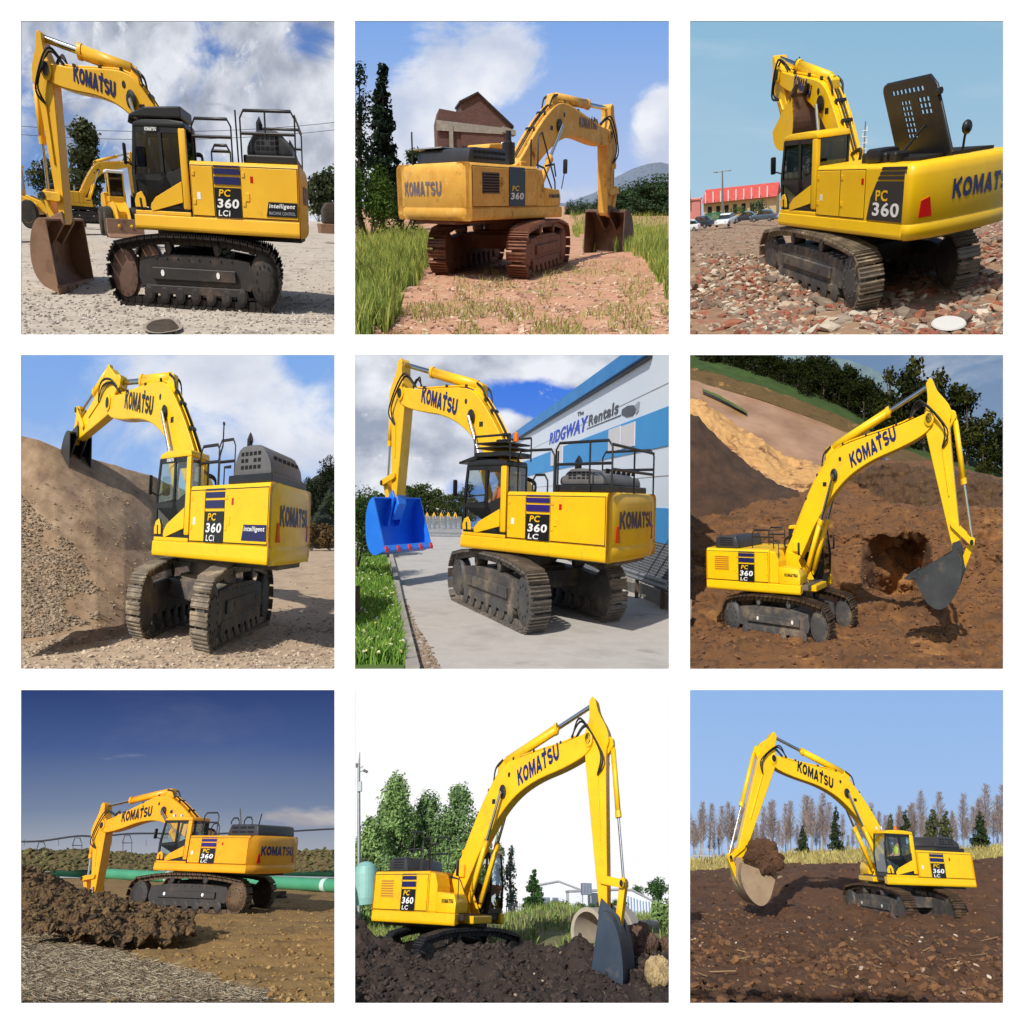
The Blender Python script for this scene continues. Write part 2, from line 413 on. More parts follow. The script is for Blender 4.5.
# ------------------------------------------------------------------ ground sheets
class Loft:
    def __init__(s, c, rows, nx=120, ny=14, amp=0.0, freq=1.0, seed=0, ulo=-8, uhi=1032, oct=5, ridge=0.0, ydisp=None):
        """rows from near to far; each a list of points (u, v, depth) or (u, None, depth, height)"""
        us = np.linspace(ulo, uhi, nx); G = []
        for r in rows:
            pts = []
            for e in r:
                pts.append(gy(c, e[0], e[2], e[3]) if e[1] is None else at(c, e[0], e[1], e[2]))
            ku = [e[0] for e in r]
            vv = []
            pts = np.array(pts)
            Y = np.interp(us, ku, pts[:, 1] - CAM[c][1]); Z = np.interp(us, ku, pts[:, 2])
            G.append([gy(c, u, y, z) for u, y, z in zip(us, Y, Z)])
        G = np.array(G)
        nys = ny if isinstance(ny, (list, tuple)) else [ny] * (len(rows) - 1)
        out = []
        for i in range(len(rows) - 1):
            for k in range(nys[i]):
                t = k / nys[i]; ya = G[i][:, 1] - CAM[c][1]; yb = G[i + 1][:, 1] - CAM[c][1]
                y = 1 / ((1 - t) / ya + t / yb); tt = ((y - ya) / np.where(abs(yb - ya) < 1e-6, 1, yb - ya))
                tt = np.where(abs(yb - ya) < 1e-6, t, tt)
                out.append(G[i] * (1 - tt[:, None]) + G[i + 1] * tt[:, None])
        out.append(G[-1]); P = np.array(out)
        am = amp
        if amp:
            n = fbm(P[..., 0] * freq, P[..., 1] * freq, oct, seed)
            if ridge: n = n + ridge * (1 - 2 * abs(fbm(P[..., 0] * freq * 1.7 + 5, P[..., 1] * freq * 1.7, 4, seed + 9)))
            P[..., 2] += am * n
        if ydisp: P[..., 1] += ydisp[0] * (fbm(P[..., 0] * ydisp[1] + 3, P[..., 2] * ydisp[1] * 1.4, 5, seed + 20) + .5 * (1 - 2 * abs(fbm(P[..., 0] * ydisp[1] * 1.9, P[..., 2] * ydisp[1] * 2.2, 4, seed + 25))))
        s.P = P; s.c = c
    def bump(s, fn):
        P = s.P; P[..., 2] += fn(P[..., 0], P[..., 1], P[..., 2]); return s
    def build(s, name, mat, kind='structure', smooth=True, label=None, cat=None):
        ny, nx, _ = s.P.shape
        me = bpy.data.meshes.new(name)
        idx = np.arange(ny * nx).reshape(ny, nx)
        q = np.stack([idx[:-1, :-1], idx[:-1, 1:], idx[1:, 1:], idx[1:, :-1]], -1).reshape(-1, 4)
        me.vertices.add(ny * nx); me.vertices.foreach_set('co', s.P.reshape(-1))
        me.loops.add(q.size); me.loops.foreach_set('vertex_index', q.ravel().astype(np.int32))
        me.polygons.add(len(q)); me.polygons.foreach_set('loop_start', np.arange(0, q.size, 4, dtype=np.int32)); me.polygons.foreach_set('loop_total', np.full(len(q), 4, np.int32))
        me.update(calc_edges=True); me.validate()
        me.polygons.foreach_set('use_smooth', np.full(len(q), smooth))
        o = link(name, me, mat, None, s.c)
        if kind: setting(o, kind, label, cat)
        return o
    def sample(s, n, pred=None, seed=0):
        "n points of the sheet, even over the picture; pred(u, v) keeps"
        r = np.random.default_rng(seed); ny, nx, _ = s.P.shape; res = []
        tries = 0
        while len(res) < n and tries < 40:
            tries += 1
            i = r.uniform(0, ny - 1.001, n); j = r.uniform(0, nx - 1.001, n)
            i0 = i.astype(int); j0 = j.astype(int); a = (i - i0)[:, None]; b = (j - j0)[:, None]
            p = (s.P[i0, j0] * (1 - a) + s.P[i0 + 1, j0] * a) * (1 - b) + (s.P[i0, j0 + 1] * (1 - a) + s.P[i0 + 1, j0 + 1] * a) * b
            if pred is not None:
                w = (p - CAM[s.c]) @ M[s.c].T
                u = ((512 + 512 * w[:, 0] / w[:, 1] / TH) - OX[s.c % 3]) * 3.2; v = ((512 - 512 * w[:, 2] / w[:, 1] / TH) - OX[s.c // 3]) * 3.2
                p = p[pred(u, v)]
            res += list(p)
        return np.array(res[:n])
def inpoly(poly):
    def f(u, v):
        r = np.zeros(len(u), bool); n = len(poly)
        for i in range(n):
            x1, y1 = poly[i]; x2, y2 = poly[(i + 1) % n]
            c = ((y1 > v) != (y2 > v)) & (u < (x2 - x1) * (v - y1) / (y2 - y1 + 1e-9) + x1)
            r ^= c
        return r
    return f
def mesh_np(name, V, F, mat, c, kind='stuff', label=None, cat=None, smooth=False, parent=None, loc=(0, 0, 0)):
    me = bpy.data.meshes.new(name); k = F.shape[1]
    me.vertices.add(len(V)); me.vertices.foreach_set('co', V.astype(float).ravel())
    me.loops.add(F.size); me.loops.foreach_set('vertex_index', F.ravel().astype(np.int32))
    me.polygons.add(len(F)); me.polygons.foreach_set('loop_start', np.arange(0, F.size, k, dtype=np.int32)); me.polygons.foreach_set('loop_total', np.full(len(F), k, np.int32))
    me.update(calc_edges=True)
    me.polygons.foreach_set('use_smooth', np.full(len(F), smooth))
    o = link(name, me, mat, parent, c, loc)
    if kind: setting(o, kind, label, cat)
    return o
_t = (1 + 5 ** .5) / 2
ICO_V = np.array([(-1, _t, 0), (1, _t, 0), (-1, -_t, 0), (1, -_t, 0), (0, -1, _t), (0, 1, _t), (0, -1, -_t), (0, 1, -_t), (_t, 0, -1), (_t, 0, 1), (-_t, 0, -1), (-_t, 0, 1)]) / math.sqrt(1 + _t * _t)
ICO_F = np.array([(0, 11, 5), (0, 5, 1), (0, 1, 7), (0, 7, 10), (0, 10, 11), (1, 5, 9), (5, 11, 4), (11, 10, 2), (10, 7, 6), (7, 1, 8), (3, 9, 4), (3, 4, 2), (3, 2, 6), (3, 6, 8), (3, 8, 9), (4, 9, 5), (2, 4, 11), (6, 2, 10), (8, 6, 7), (9, 8, 1)])
_bm = bmesh.new(); bmesh.ops.create_icosphere(_bm, subdivisions=2, radius=1); _bm.verts.ensure_lookup_table()
ICO2_V = np.array([v.co[:] for v in _bm.verts]); ICO2_F = np.array([[v.index for v in f.verts] for f in _bm.faces]); _bm.free()
def stones(name, c, pts, size, mat, flat=.6, seed=0, label=None, cat=None, sink=.3):
    r = np.random.default_rng(seed); n = len(pts)
    sz = r.uniform(size[0] ** .5, size[1] ** .5, n) ** 2
    IV, IF = (ICO2_V, ICO2_F) if n < 3500 else (ICO_V, ICO_F); nv = len(IV)
    V = IV[None] * (1 + r.uniform(-.24, .24, (n, nv, 1)) * (1 if nv > 12 else 1.2)) * r.uniform(.6, 1.3, (n, 1, 3))
    ax = r.normal(size=(n, 1, 3)); ax /= np.linalg.norm(ax, axis=2)[..., None]; V = V * (1 + .3 * np.sign((V * ax).sum(2, keepdims=True)) * np.abs((V * ax).sum(2, keepdims=True)) ** 2)
    V[..., 2] *= flat
    a = r.uniform(0, 6.28, n); ca, sa = np.cos(a)[:, None], np.sin(a)[:, None]
    X = V[..., 0] * ca - V[..., 1] * sa; Yy = V[..., 0] * sa + V[..., 1] * ca
    tx = r.uniform(-.5, .5, n)[:, None]
    Z = V[..., 2] + X * tx
    Q = np.stack([X, Yy, Z], -1) * sz[:, None, None] + pts[:, None]
    Q[..., 2] += (sz * (flat - sink))[:, None] * .6
    F = (IF[None] + nv * np.arange(n)[:, None, None]).reshape(-1, 3)
    return mesh_np(name, Q.reshape(-1, 3), F, mat, c, 'stuff', label, cat)
def blades(name, c, pts, h, w, mat, lean=.4, seed=0, label=None, cat=None):
    r = np.random.default_rng(seed); n = len(pts)
    hh = r.uniform(h[0], h[1], n); a = r.uniform(0, 6.28, n); l = r.uniform(0, lean, n) * hh; b = r.uniform(0, 6.28, n)
    d = np.stack([np.cos(a), np.sin(a), np.zeros(n)], -1) * w * .5
    t = np.stack([np.cos(b) * l, np.sin(b) * l, hh], -1)
    mid = np.stack([np.cos(b) * l * .3, np.sin(b) * l * .3, hh * .6], -1)
    Q = np.stack([pts - d, pts + d, pts + mid + d * .7, pts + t, pts + mid - d * .7], 1)
    F = (np.array([[0, 1, 2, 3, 4]])[None] + 5 * np.arange(n)[:, None, None]).reshape(-1, 5)
    return mesh_np(name, Q.reshape(-1, 3), F, mat, c, 'stuff', label, cat)
def straws(name, c, pts, L, w, mat, seed=0, label=None, cat=None, lift=.02, kind='stuff'):
    r = np.random.default_rng(seed); n = len(pts)
    ll = r.uniform(L[0], L[1], n); a = r.uniform(0, 6.28, n); e = r.uniform(-.25, .35, n)
    d = np.stack([np.cos(a) * np.cos(e), np.sin(a) * np.cos(e), np.sin(e)], -1) * ll[:, None] * .5
    s2 = np.stack([-np.sin(a), np.cos(a), np.zeros(n)], -1) * w * .5
    up = np.array([0, 0, w * .8])
    p = pts + np.array([0, 0, lift])
    Q = np.stack([p - d - s2, p - d + s2, p - d + up, p + d - s2, p + d + s2, p + d + up], 1)
    base = np.array([(0, 1, 4, 3), (1, 2, 5, 4), (2, 0, 3, 5)])
    F = (base[None] + 6 * np.arange(n)[:, None, None]).reshape(-1, 4)
    return mesh_np(name, Q.reshape(-1, 3), F, mat, c, kind, label, cat)

# ------------------------------------------------------------------ trees
def leaf_cloud(blobs, n, size, seed=0, shell=.55, droop=0.0):
    "leaf-clump quads through ellipsoids (x, y, z, rx, ry, rz, weight)"
    r = np.random.default_rng(seed); w = np.array([b[6] if len(b) > 6 else b[3] * b[4] ** .5 * b[5] for b in blobs]); w = w / w.sum()
    k = r.choice(len(blobs), n, p=w); B = np.array([b[:6] for b in blobs])[k]
    d = r.normal(size=(n, 3)); d /= np.linalg.norm(d, axis=1)[:, None]
    rad = (shell + (1 - shell) * r.uniform(0, 1, n) ** .6) * (1 + r.normal(0, .09, n))
    p = B[:, :3] + d * B[:, 3:] * rad[:, None]
    sz = r.uniform(size[0], size[1], n)[:, None]
    nrm = d + r.normal(0, .55, (n, 3)); nrm[:, 2] += .25; nrm /= np.linalg.norm(nrm, axis=1)[:, None]
    a = np.cross(nrm, r.normal(size=(n, 3))); a /= np.linalg.norm(a, axis=1)[:, None]; b = np.cross(nrm, a)
    b[:, 2] -= droop
    Q = np.stack([p - a * sz, p - b * sz * .6, p + a * sz, p + b * sz * .6], 1)
    F = (np.array([[0, 1, 2, 3]])[None] + 4 * np.arange(n)[:, None, None]).reshape(-1, 4)
    return Q.reshape(-1, 3), F
def lumps(h0, h1, r, n, seed, top=.5, flat=1.0):
    "a crown as uneven lumps between heights h0 and h1"
    q = random.Random(seed); out = []
    for i in range(n):
        t = q.random(); z = h0 + (h1 - h0) * t
        env = r * math.sin(math.pi * (.18 + .74 * t)) ** .7 * (1 if t < .6 else 1 - (t - .6) * (1 - top) / .4)
        a = q.uniform(0, 6.28); d = env * q.uniform(.2, .75)
        s = r * q.uniform(.34, .56) * (1 if t < .75 else .75)
        out.append((math.cos(a) * d, math.sin(a) * d * flat, z, s, s * flat, max(s * q.uniform(.6, .9), (h1 - h0) * q.uniform(.09, .14))))
    return out
def tree(name, label, cat, c, loc, h, r, mat, bark, seed=0, n=1500, leaf=None, h0=.25, lumpn=16, group=None, top=.5, blobs=None, droop=0.0, shell=.5, flat=1.0):
    root = thing(name, label, cat, c, loc, group)
    q = random.Random(seed)
    root.matrix_world = stand(c, loc)
    blobs = blobs or lumps(h * h0 + r * .3, h - r * .22, r, lumpn, seed, top, flat)
    b = MB(); tr = max(.05, h * .018)
    b.tube([(0, 0, -.2), (q.uniform(-.02, .02) * h, 0, h * .35), (q.uniform(-.03, .03) * h, q.uniform(-.02, .02) * h, h * .8)], [tr * 1.3, tr, tr * .3], 7)
    for bl in blobs[:9]:
        z0 = min(h * .6, max(h * .15, bl[2] * .6))
        b.tube([(0, 0, z0), (bl[0] * .5, bl[1] * .5, (z0 + bl[2]) * .52), (bl[0], bl[1], bl[2])], [tr * .5, tr * .35, tr * .12], 5)
    b.build('trunk', bark, root)
    leaf = leaf or (r * .055, r * .12)
    V, F = leaf_cloud(blobs, n, leaf, seed, shell, droop)
    mesh_np('crown', V, F, mat, c, None, parent=root)
    return root
def conifer(name, label, cat, c, loc, h, r, mat, bark, seed=0, n=1400, group=None, h0=.08, pw=1.0, leaf=None):
    root = thing(name, label, cat, c, loc, group); rr = np.random.default_rng(seed)
    root.matrix_world = stand(c, loc)
    MB().tube([(0, 0, -.2), (0, 0, h * .97)], [h * .018, h * .003], 7).build('trunk', bark, root)
    tiers = max(9, int(h * 1.6)); blobs = []
    for i in range(tiers):
        t = i / tiers; z = h * (h0 + (1 - h0) * t); R0 = r * (1 - t) ** pw * (.8 + .35 * rr.random())
        for k in range(5):
            a = rr.uniform(0, 6.28); d = R0 * .55
            blobs.append((math.cos(a) * d, math.sin(a) * d, z - R0 * .12, R0 * .5 + .03 * r, R0 * .5 + .03 * r, h / tiers * .62))
    V, F = leaf_cloud(blobs, n, leaf or (r * .07, r * .17), seed, .35, .5)
    mesh_np('crown', V, F, mat, c, None, parent=root)
    return root
def bush(name, label, cat, c, loc, w, d, h, mat, bark, seed=0, n=700, group=None, leaf=None):
    q = random.Random(seed); bl = []
    for i in range(9):
        bl.append((q.uniform(-w, w) * .33, q.uniform(-d, d) * .33, h * q.uniform(.25, .68), w * q.uniform(.16, .28), d * q.uniform(.16, .3), h * q.uniform(.18, .34)))
    root = thing(name, label, cat, c, loc, group)
    b = MB()
    for k in bl[:5]: b.tube([(k[0] * .2, k[1] * .2, -.05), (k[0] * .7, k[1] * .7, k[2] * .6), k[:3]], [h * .014, h * .01, h * .004], 5)
    b.build('stem', bark, root)
    V, F = leaf_cloud(bl, n, leaf or (h * .03, h * .07), seed, .4)
    V[:, 2] = np.maximum(V[:, 2], 0)
    mesh_np('crown', V, F, mat, c, None, parent=root)
    return root

# ------------------------------------------------------------------ paints and metals
Y_NEW = surf('yellow_paint', [lin(238, 180, 14), lin(250, 198, 18)], 1.1, .44, spot=(lin(184, 140, 62), 1.5, .56, .3), coat=.12, vein=(lin(198, 150, 40), 6, .15))
Y_BRIGHT = surf('bright_yellow_paint', [lin(244, 190, 6), lin(252, 206, 12)], 1.1, .44, spot=(lin(200, 156, 60), 1.5, .59, .3), coat=.15, vein=(lin(216, 168, 30), 6, .15))
Y_DEEP = surf('deep_yellow_paint', [lin(234, 156, 12), lin(246, 174, 18)], 1.1, .44, spot=(lin(176, 120, 52), 1.5, .56, .3), coat=.1, vein=(lin(196, 136, 30), 6, .15))
Y_OLD = surf('worn_yellow_paint', [lin(206, 146, 54), lin(234, 178, 76), lin(222, 160, 58)], 1.6, .58, spot=(lin(120, 66, 34), 2.6, .58, .14), vein=(lin(240, 205, 130), 3.4, .5))
Y_DULL = surf('dull_yellow_paint', [lin(226, 170, 34), lin(238, 184, 44)], 1.2, .45, spot=(lin(160, 116, 50), 2.3, .6, .2))
BLACK = surf('black_paint', [lin(26, 27, 29), lin(38, 38, 40)], 2, .45, spot=(lin(84, 76, 66), 3, .62, .2))
DECAL = surf('black_decal', [lin(24, 25, 30)], 1, .35)
DECAL_GREY = surf('charcoal_decal', [lin(48, 48, 50)], 1, .4)
NAVY = surf('navy_stripe', [lin(30, 34, 86)], 1, .35)
PURPLE = surf('purple_stripe', [lin(46, 30, 110)], 1, .35)
SILVER = surf('silver_stripe', [lin(150, 156, 160)], 1, .4)
WHITE = surf('white_lettering', [lin(235, 235, 232)], 1, .45)
YLET = surf('yellow_lettering', [lin(240, 190, 20)], 1, .45)
BLUELET = surf('blue_lettering', [lin(28, 34, 96)], 1, .4)
BLUELET_W = surf('worn_blue_lettering', [lin(70, 74, 116), lin(150, 130, 110)], 7, .6)
RED = surf('red_reflector', [lin(190, 24, 20)], 1, .25)
CHROME = surf('polished_steel', [lin(205, 205, 205)], 1, .18, 1.0)
HOSE = surf('black_rubber', [lin(22, 22, 23), lin(36, 35, 34)], 3, .6)
RAIL = surf('black_steel_tube', [lin(32, 32, 34)], 3, .4)
GREYHOOD = surf('grey_hood', [lin(92, 90, 90), lin(112, 110, 108)], 2, .5, spot=(lin(140, 126, 106), 3, .6, .2))
DARKHOOD = surf('dark_hood', [lin(44, 45, 50), lin(58, 58, 62)], 2, .45, spot=(lin(96, 88, 78), 3, .62, .2))
SILVHOOD = surf('silver_hood', [lin(150, 152, 152), lin(126, 126, 124)], 2, .45)
HOLE = surf('dark_opening', [lin(10, 10, 11)], 1, .8)
SEATM = surf('seat_cloth', [lin(36, 36, 38), lin(52, 50, 50)], 6, .9)
GLASS = glassmat('clear_cab_glass', (.90, .94, .93, 1), .06)
GLASS_D = glassmat('tinted_cab_glass', (.38, .40, .41, 1), .07)
LAMP = surf('lamp_lens', [lin(225, 225, 220)], 1, .15)
AMBER = surf('amber_lens', [lin(240, 120, 20)], 1, .2)
def trackmat(n, a, b, dust, th): return surf(n, [lin(*a), lin(*b)], 3, .55, .35, spot=(lin(*dust), 3.2, th, .16), bump=.3, bscale=22)
TR_DARK = trackmat('dark_track_steel', (34, 28, 27), (52, 43, 40), (92, 74, 62), .6)
TR_RUST = trackmat('rusty_track_steel', (108, 68, 52), (146, 98, 78), (172, 128, 104), .52)
TR_SAND = trackmat('worn_track_steel', (112, 100, 86), (150, 138, 120), (190, 172, 144), .52)
TR_GREY = trackmat('grey_track_steel', (96, 90, 84), (138, 130, 122), (168, 152, 134), .55)
TR_MUD = trackmat('muddy_track_steel', (74, 58, 44), (98, 78, 58), (122, 96, 66), .5)
TR_BLACK = trackmat('black_track_steel', (38, 40, 46), (56, 58, 64), (120, 118, 114), .64)
FR_DARK = surf('dark_frame_steel', [lin(34, 31, 30), lin(54, 48, 45)], 2, .6, spot=(lin(98, 80, 66), 2.2, .54, .2), bump=.15, bscale=18)
FR_GREY = surf('grey_frame_steel', [lin(62, 62, 64), lin(92, 89, 86)], 2, .6, spot=(lin(140, 122, 98), 2.2, .50, .2), bump=.15, bscale=18)
FR_RUST = surf('rusty_frame_steel', [lin(112, 70, 52), lin(138, 92, 72)], 2, .75, spot=(lin(168, 122, 96), 2.5, .55, .2))
BK_RUST = surf('rusty_bucket_steel', [lin(112, 80, 62), lin(150, 116, 92), lin(128, 94, 74)], 1.6, .6, .25, spot=(lin(88, 60, 46), 2.4, .55, .2))
BK_BROWN = surf('brown_bucket_steel', [lin(92, 68, 58), lin(128, 100, 86)], 1.8, .6, .25, spot=(lin(60, 46, 40), 2.6, .55, .2))
BK_DARK = surf('dark_bucket_steel', [lin(58, 60, 62), lin(86, 88, 88)], 1.6, .45, .4, spot=(lin(120, 108, 90), 2.4, .6, .2))
BK_BLUE = surf('blue_bucket_paint', [lin(28, 116, 232), lin(46, 136, 242)], 1.4, .45, spot=(lin(70, 110, 170), 2.0, .6, .2), coat=.1)
BK_SLATE = surf('slate_bucket_paint', [lin(48, 58, 72), lin(64, 76, 90)], 1.4, .5, spot=(lin(92, 88, 82), 2.4, .6, .2))
BK_DUSTY = surf('dusty_bucket_steel', [lin(150, 124, 96), lin(176, 152, 122)], 1.4, .75, spot=(lin(110, 84, 60), 2.4, .55, .2))
TIP_RED = surf('red_tooth_paint', [lin(214, 60, 52)], 1, .5)
SKIN = surf('skin', [lin(196, 144, 116)], 2, .6)
VEST_O = surf('orange_vest', [lin(236, 96, 40)], 2, .8)
VEST_Y = surf('hi_vis_vest', [lin(196, 226, 40)], 2, .8)
CLOTH = surf('dark_clothing', [lin(40, 44, 60)], 2, .9)
HAIR = surf('dark_hair', [lin(40, 30, 24)], 2, .8)

def catmull(pts, n=5):
    out = []; k = len(pts)
    for i in range(k - 1):
        p0 = pts[max(0, i - 1)]; p1 = pts[i]; p2 = pts[i + 1]; p3 = pts[min(k - 1, i + 2)]
        for j in range(n):
            t = j / n
            out.append(tuple(.5 * ((2 * b) + (c - a) * t + (2 * a - 5 * b + 4 * c - d) * t * t + (-a + 3 * b - 3 * c + d) * t ** 3) for a, b, c, d in zip(p0, p1, p2, p3)))
    out.append(tuple(pts[-1])); return out

# shared proportions of the machine (metres; x ahead, y left, z up, from the middle of the tracks)
XF, SEAM, WB, ZB, ZS, ZT = 1.475, -3.27, 1.53, 1.14, 1.364, 2.156
DF, DR, CRT, CFB, CFT, CZ = -.92, -1.655, -.19, 1.41, 1.32, 2.69
FX, FZ, BL, BU, BV, EU, EV, AL = .234, 1.912, 6.363, 2.66, .785, .69, .26, 2.84

def skin_person(name, label, c, parent_pre, seat, vest):
    "a seated figure as one continuous skin"
    x, y, z = seat
    V = [(0, 0, .12), (0, 0, .38), (.02, 0, .60), (.05, 0, .70), (.07, 0, .84), (.07, 0, .92),
         (.03, .19, .58), (.16, .24, .36), (.38, .17, .34), (.03, -.19, .58), (.16, -.24, .36), (.38, -.17, .34),
         (.06, .1, .10), (.46, .13, .12), (.50, .13, -.30), (.62, .13, -.34), (.06, -.1, .10), (.46, -.13, .12), (.50, -.13, -.30), (.62, -.13, -.34)]
    E = [(0, 1), (1, 2), (2, 3), (3, 4), (4, 5), (2, 6), (6, 7), (7, 8), (2, 9), (9, 10), (10, 11), (0, 12), (12, 13), (13, 14), (14, 15), (0, 16), (16, 17), (17, 18), (18, 19)]
    rad = [.15, .15, .14, .06, .10, .08, .07, .05, .04, .07, .05, .04, .10, .075, .05, .04, .10, .075, .05, .04]
    me = bpy.data.meshes.new('person'); me.from_pydata([(x + a, y + b, z + d) for a, b, d in V], E, [])
    o = bpy.data.objects.new('person', me); COL.objects.link(o)
    sk = o.modifiers.new('skin', 'SKIN'); 
    for i, r in enumerate(rad): me.skin_vertices[0].data[i].radius = (r, r)
    me.skin_vertices[0].data[0].use_root = True
    sb = o.modifiers.new('sub', 'SUBSURF'); sb.levels = 1
    dg = bpy.context.evaluated_depsgraph_get(); m2 = bpy.data.meshes.new_from_object(o.evaluated_get(dg))
    bpy.data.objects.remove(o)
    co = np.empty(len(m2.vertices) * 3); m2.vertices.foreach_get('co', co); m2.vertices.foreach_set('co', parent_pre(co.reshape(-1, 3)).ravel()); m2.update()
    root = thing(name, label, 'person', c)
    m2.name = 'body'
    link('body', m2, SKIN, root, c)
    b = MB(); b.tube([(x, y, z + .05), (x, y, z + .3), (x + .02, y, z + .56), (x + .03, y, z + .66)], [.2, .19, .21, .09], 12); b.build('vest', vest, root, c, pre=parent_pre)
    b = MB(); b.ball((x + .055, y, z + .93), (.115, .105, .085), 10); b.build('hair', HAIR, root, c, pre=parent_pre)
    b = MB(); b.tube([(x + .05, y + .1, z + .11), (x + .47, y + .13, z + .13), (x + .51, y + .13, z - .3)], [.12, .09, .07], 8)
    b.tube([(x + .05, y - .1, z + .11), (x + .47, y - .13, z + .13), (x + .51, y - .13, z - .3)], [.12, .09, .07], 8); b.build('trousers', CLOTH, root, c, pre=parent_pre)
    return root

def excavator(c, cfg, label, loc=(0, 0, 0), pose=None, size=1.0, group='tracked excavators', lod=1):
    yaw, _, _, _, _, _, k, sw, bo, ar, al, bs = pose or POSE[c]; bs += 1
    A = np.diag([k, 1, 1]) @ np.array([[math.cos(yaw), -math.sin(yaw), 0], [math.sin(yaw), math.cos(yaw), 0], [0, 0, 1]]) * size
    pre = lambda p: p @ A.T
    sw += cfg.get('dsw', 0)
    Ru = np.array([[math.cos(sw), -math.sin(sw), 0], [math.sin(sw), math.cos(sw), 0], [0, 0, 1]])
    UL = (cfg.get('ulen', 1.0), 1, 1)
    preU = lambda p: ((p * UL) @ Ru.T) @ A.T
    root = thing('excavator', label, 'excavator', c, loc, group)
    G = cfg.get
    yel = G('paint', Y_NEW); trk = G('track', TR_DARK); frm = G('frame', FR_DARK); bkm = G('bucket', BK_RUST); old = G('old', False)
    def part(mb, name, mat, parent=root, bevel=0.0, seg=1, p=pre, clean=False): return mb.build(name, mat, parent, c, pre=p, bevel=bevel, seg=seg, clean=clean)
    # ---------------- crawler tracks
    path = []
    for i in range(13):
        a = -math.pi / 2 + math.pi * i / 12; path.append((2.02 + .44 * math.cos(a), .48 + .44 * math.sin(a)))
    path += [(1.5, .99), (.9, 1.035), (0, 1.045), (-.9, 1.035), (-1.5, .99)]
    for i in range(13):
        a = math.pi / 2 + math.pi * i / 12; path.append((-2.02 + .44 * math.cos(a), .48 + .44 * math.sin(a)))
    path.append(path[0])
    seg = [math.dist(path[i], path[i + 1]) for i in range(len(path) - 1)]; tot = sum(seg); NS = 52
    def along(s):
        s %= tot
        for i, l in enumerate(seg):
            if s <= l: 
                t = s / l; p, q = path[i], path[i + 1]
                return (p[0] + (q[0] - p[0]) * t, p[1] + (q[1] - p[1]) * t), math.atan2(q[1] - p[1], q[0] - p[0])
            s -= l
        return path[0], 0
    for sd in (1, -1):
        yc = 1.29 * sd; mb = MB()
        for i in range(NS):
            (x, z), a = along((i + .5) * tot / NS)
            m = Matrix.Rotation(-a, 3, 'Y'); n = Vector((math.sin(a), 0, -math.cos(a)))
            mb.box((x + n.x * .02, yc, z + n.z * .02), (tot / NS * .86, .62, .03), m=m)
            tv = Vector((math.cos(a), 0, math.sin(a)))
            for gq in (-.07, .0, .07): mb.box(Vector((x, yc, z)) + n * .05 + tv * gq, (.022, .6, .035), m=m)
            for yy in (-.13, .13): mb.box(Vector((x, yc + yy, z)) - n * .05, (tot / NS * .9, .05, .1), m=m)
        tr = part(mb, 'crawler_track', trk, p=preU)
        f = MB()
        f.prism([(-1.62, .30), (1.55, .30), (1.62, .45), (1.55, .72), (.8, .80), (-.8, .80), (-1.62, .74), (-1.75, .5)], yc - .17, yc + .17)
        f.prism([(-1.2, .42), (1.2, .42), (1.2, .60), (-1.2, .60)], yc + sd * .17, yc + sd * .24)
        f.prism([(-1.3, .2), (1.3, .2), (1.3, .33), (-1.3, .33)], yc + sd * .15, yc + sd * .2)
        for i in range(8): f.lathe([(.025, 0), (.025, .02)] if sd > 0 else [(.025, -.02), (.025, 0)], (-1.1 + i * .31, yc + sd * .17, .74), 'Y', 6)
        part(f, 'track_frame', frm, tr, .02, p=preU)
        s1 = MB().lathe([(.30, -.2), (.40, -.16), (.42, -.1), (.42, .1), (.40, .16), (.30, .21), (.16, .24)] if sd > 0 else [(.16, -.24), (.30, -.21), (.40, -.16), (.42, -.1), (.42, .1), (.40, .16), (.30, .2)], (-2.02, yc, .48), 'Y', 26)
        for i in range(12):
            a_ = 6.2832 * i / 12; s1.lathe([(.022, 0), (.022, .03)] if sd > 0 else [(.022, -.03), (.022, 0)], (-2.02 + .24 * math.cos(a_), yc + sd * .222, .48 + .24 * math.sin(a_)), 'Y', 6)
        part(s1, 'sprocket', G('wheel', frm), tr, p=preU)
        s2 = MB().lathe([(.2, -.19), (.36, -.17), (.40, -.1), (.40, .1), (.36, .17), (.2, .19)], (2.02, yc, .48), 'Y', 24)
        for i in range(12):
            a_ = 6.2832 * i / 12; s2.lathe([(.016, 0), (.016, .02)] if sd > 0 else [(.016, -.02), (.016, 0)], (2.02 + .3 * math.cos(a_), yc + sd * .176, .48 + .3 * math.sin(a_)), 'Y', 6)
        part(s2, 'idler', G('idler', frm), tr, p=preU)
        for i in range(7):
            part(MB().lathe([(.08, -.21), (.15, -.19), (.15, .19), (.08, .21)], (-1.35 + i * .45, yc, .2), 'Y', 12), 'roller', frm, tr, p=preU)
        for xx in (-.7, .7):
            part(MB().lathe([(.06, -.2), (.1, -.18), (.1, .18), (.06, .2)], (xx, yc, .9), 'Y', 12), 'carrier_roller', frm, tr, p=preU)
        for xx in G('spots', (-.7, .9)):
            part(MB().lathe([(.05, 0), (.05, .012)], (xx, yc + sd * .241 - (.012 if sd < 0 else 0), .52), 'Y', 10), 'bolt_head', WHITE if G('white_spots', True) else frm, tr, p=preU)
    m = MB(); m.prism([(-.9, .55), (.9, .55), (.75, .88), (-.75, .88)], -.75, .75)
    m.prism([(-.95, .5), (-.45, .5), (-.4, .8), (-.9, .8)], -1.2, 1.2); m.prism([(.45, .5), (.95, .5), (.9, .8), (.4, .8)], -1.2, 1.2)
    part(m, 'centre_frame', frm, bevel=.02, p=preU)
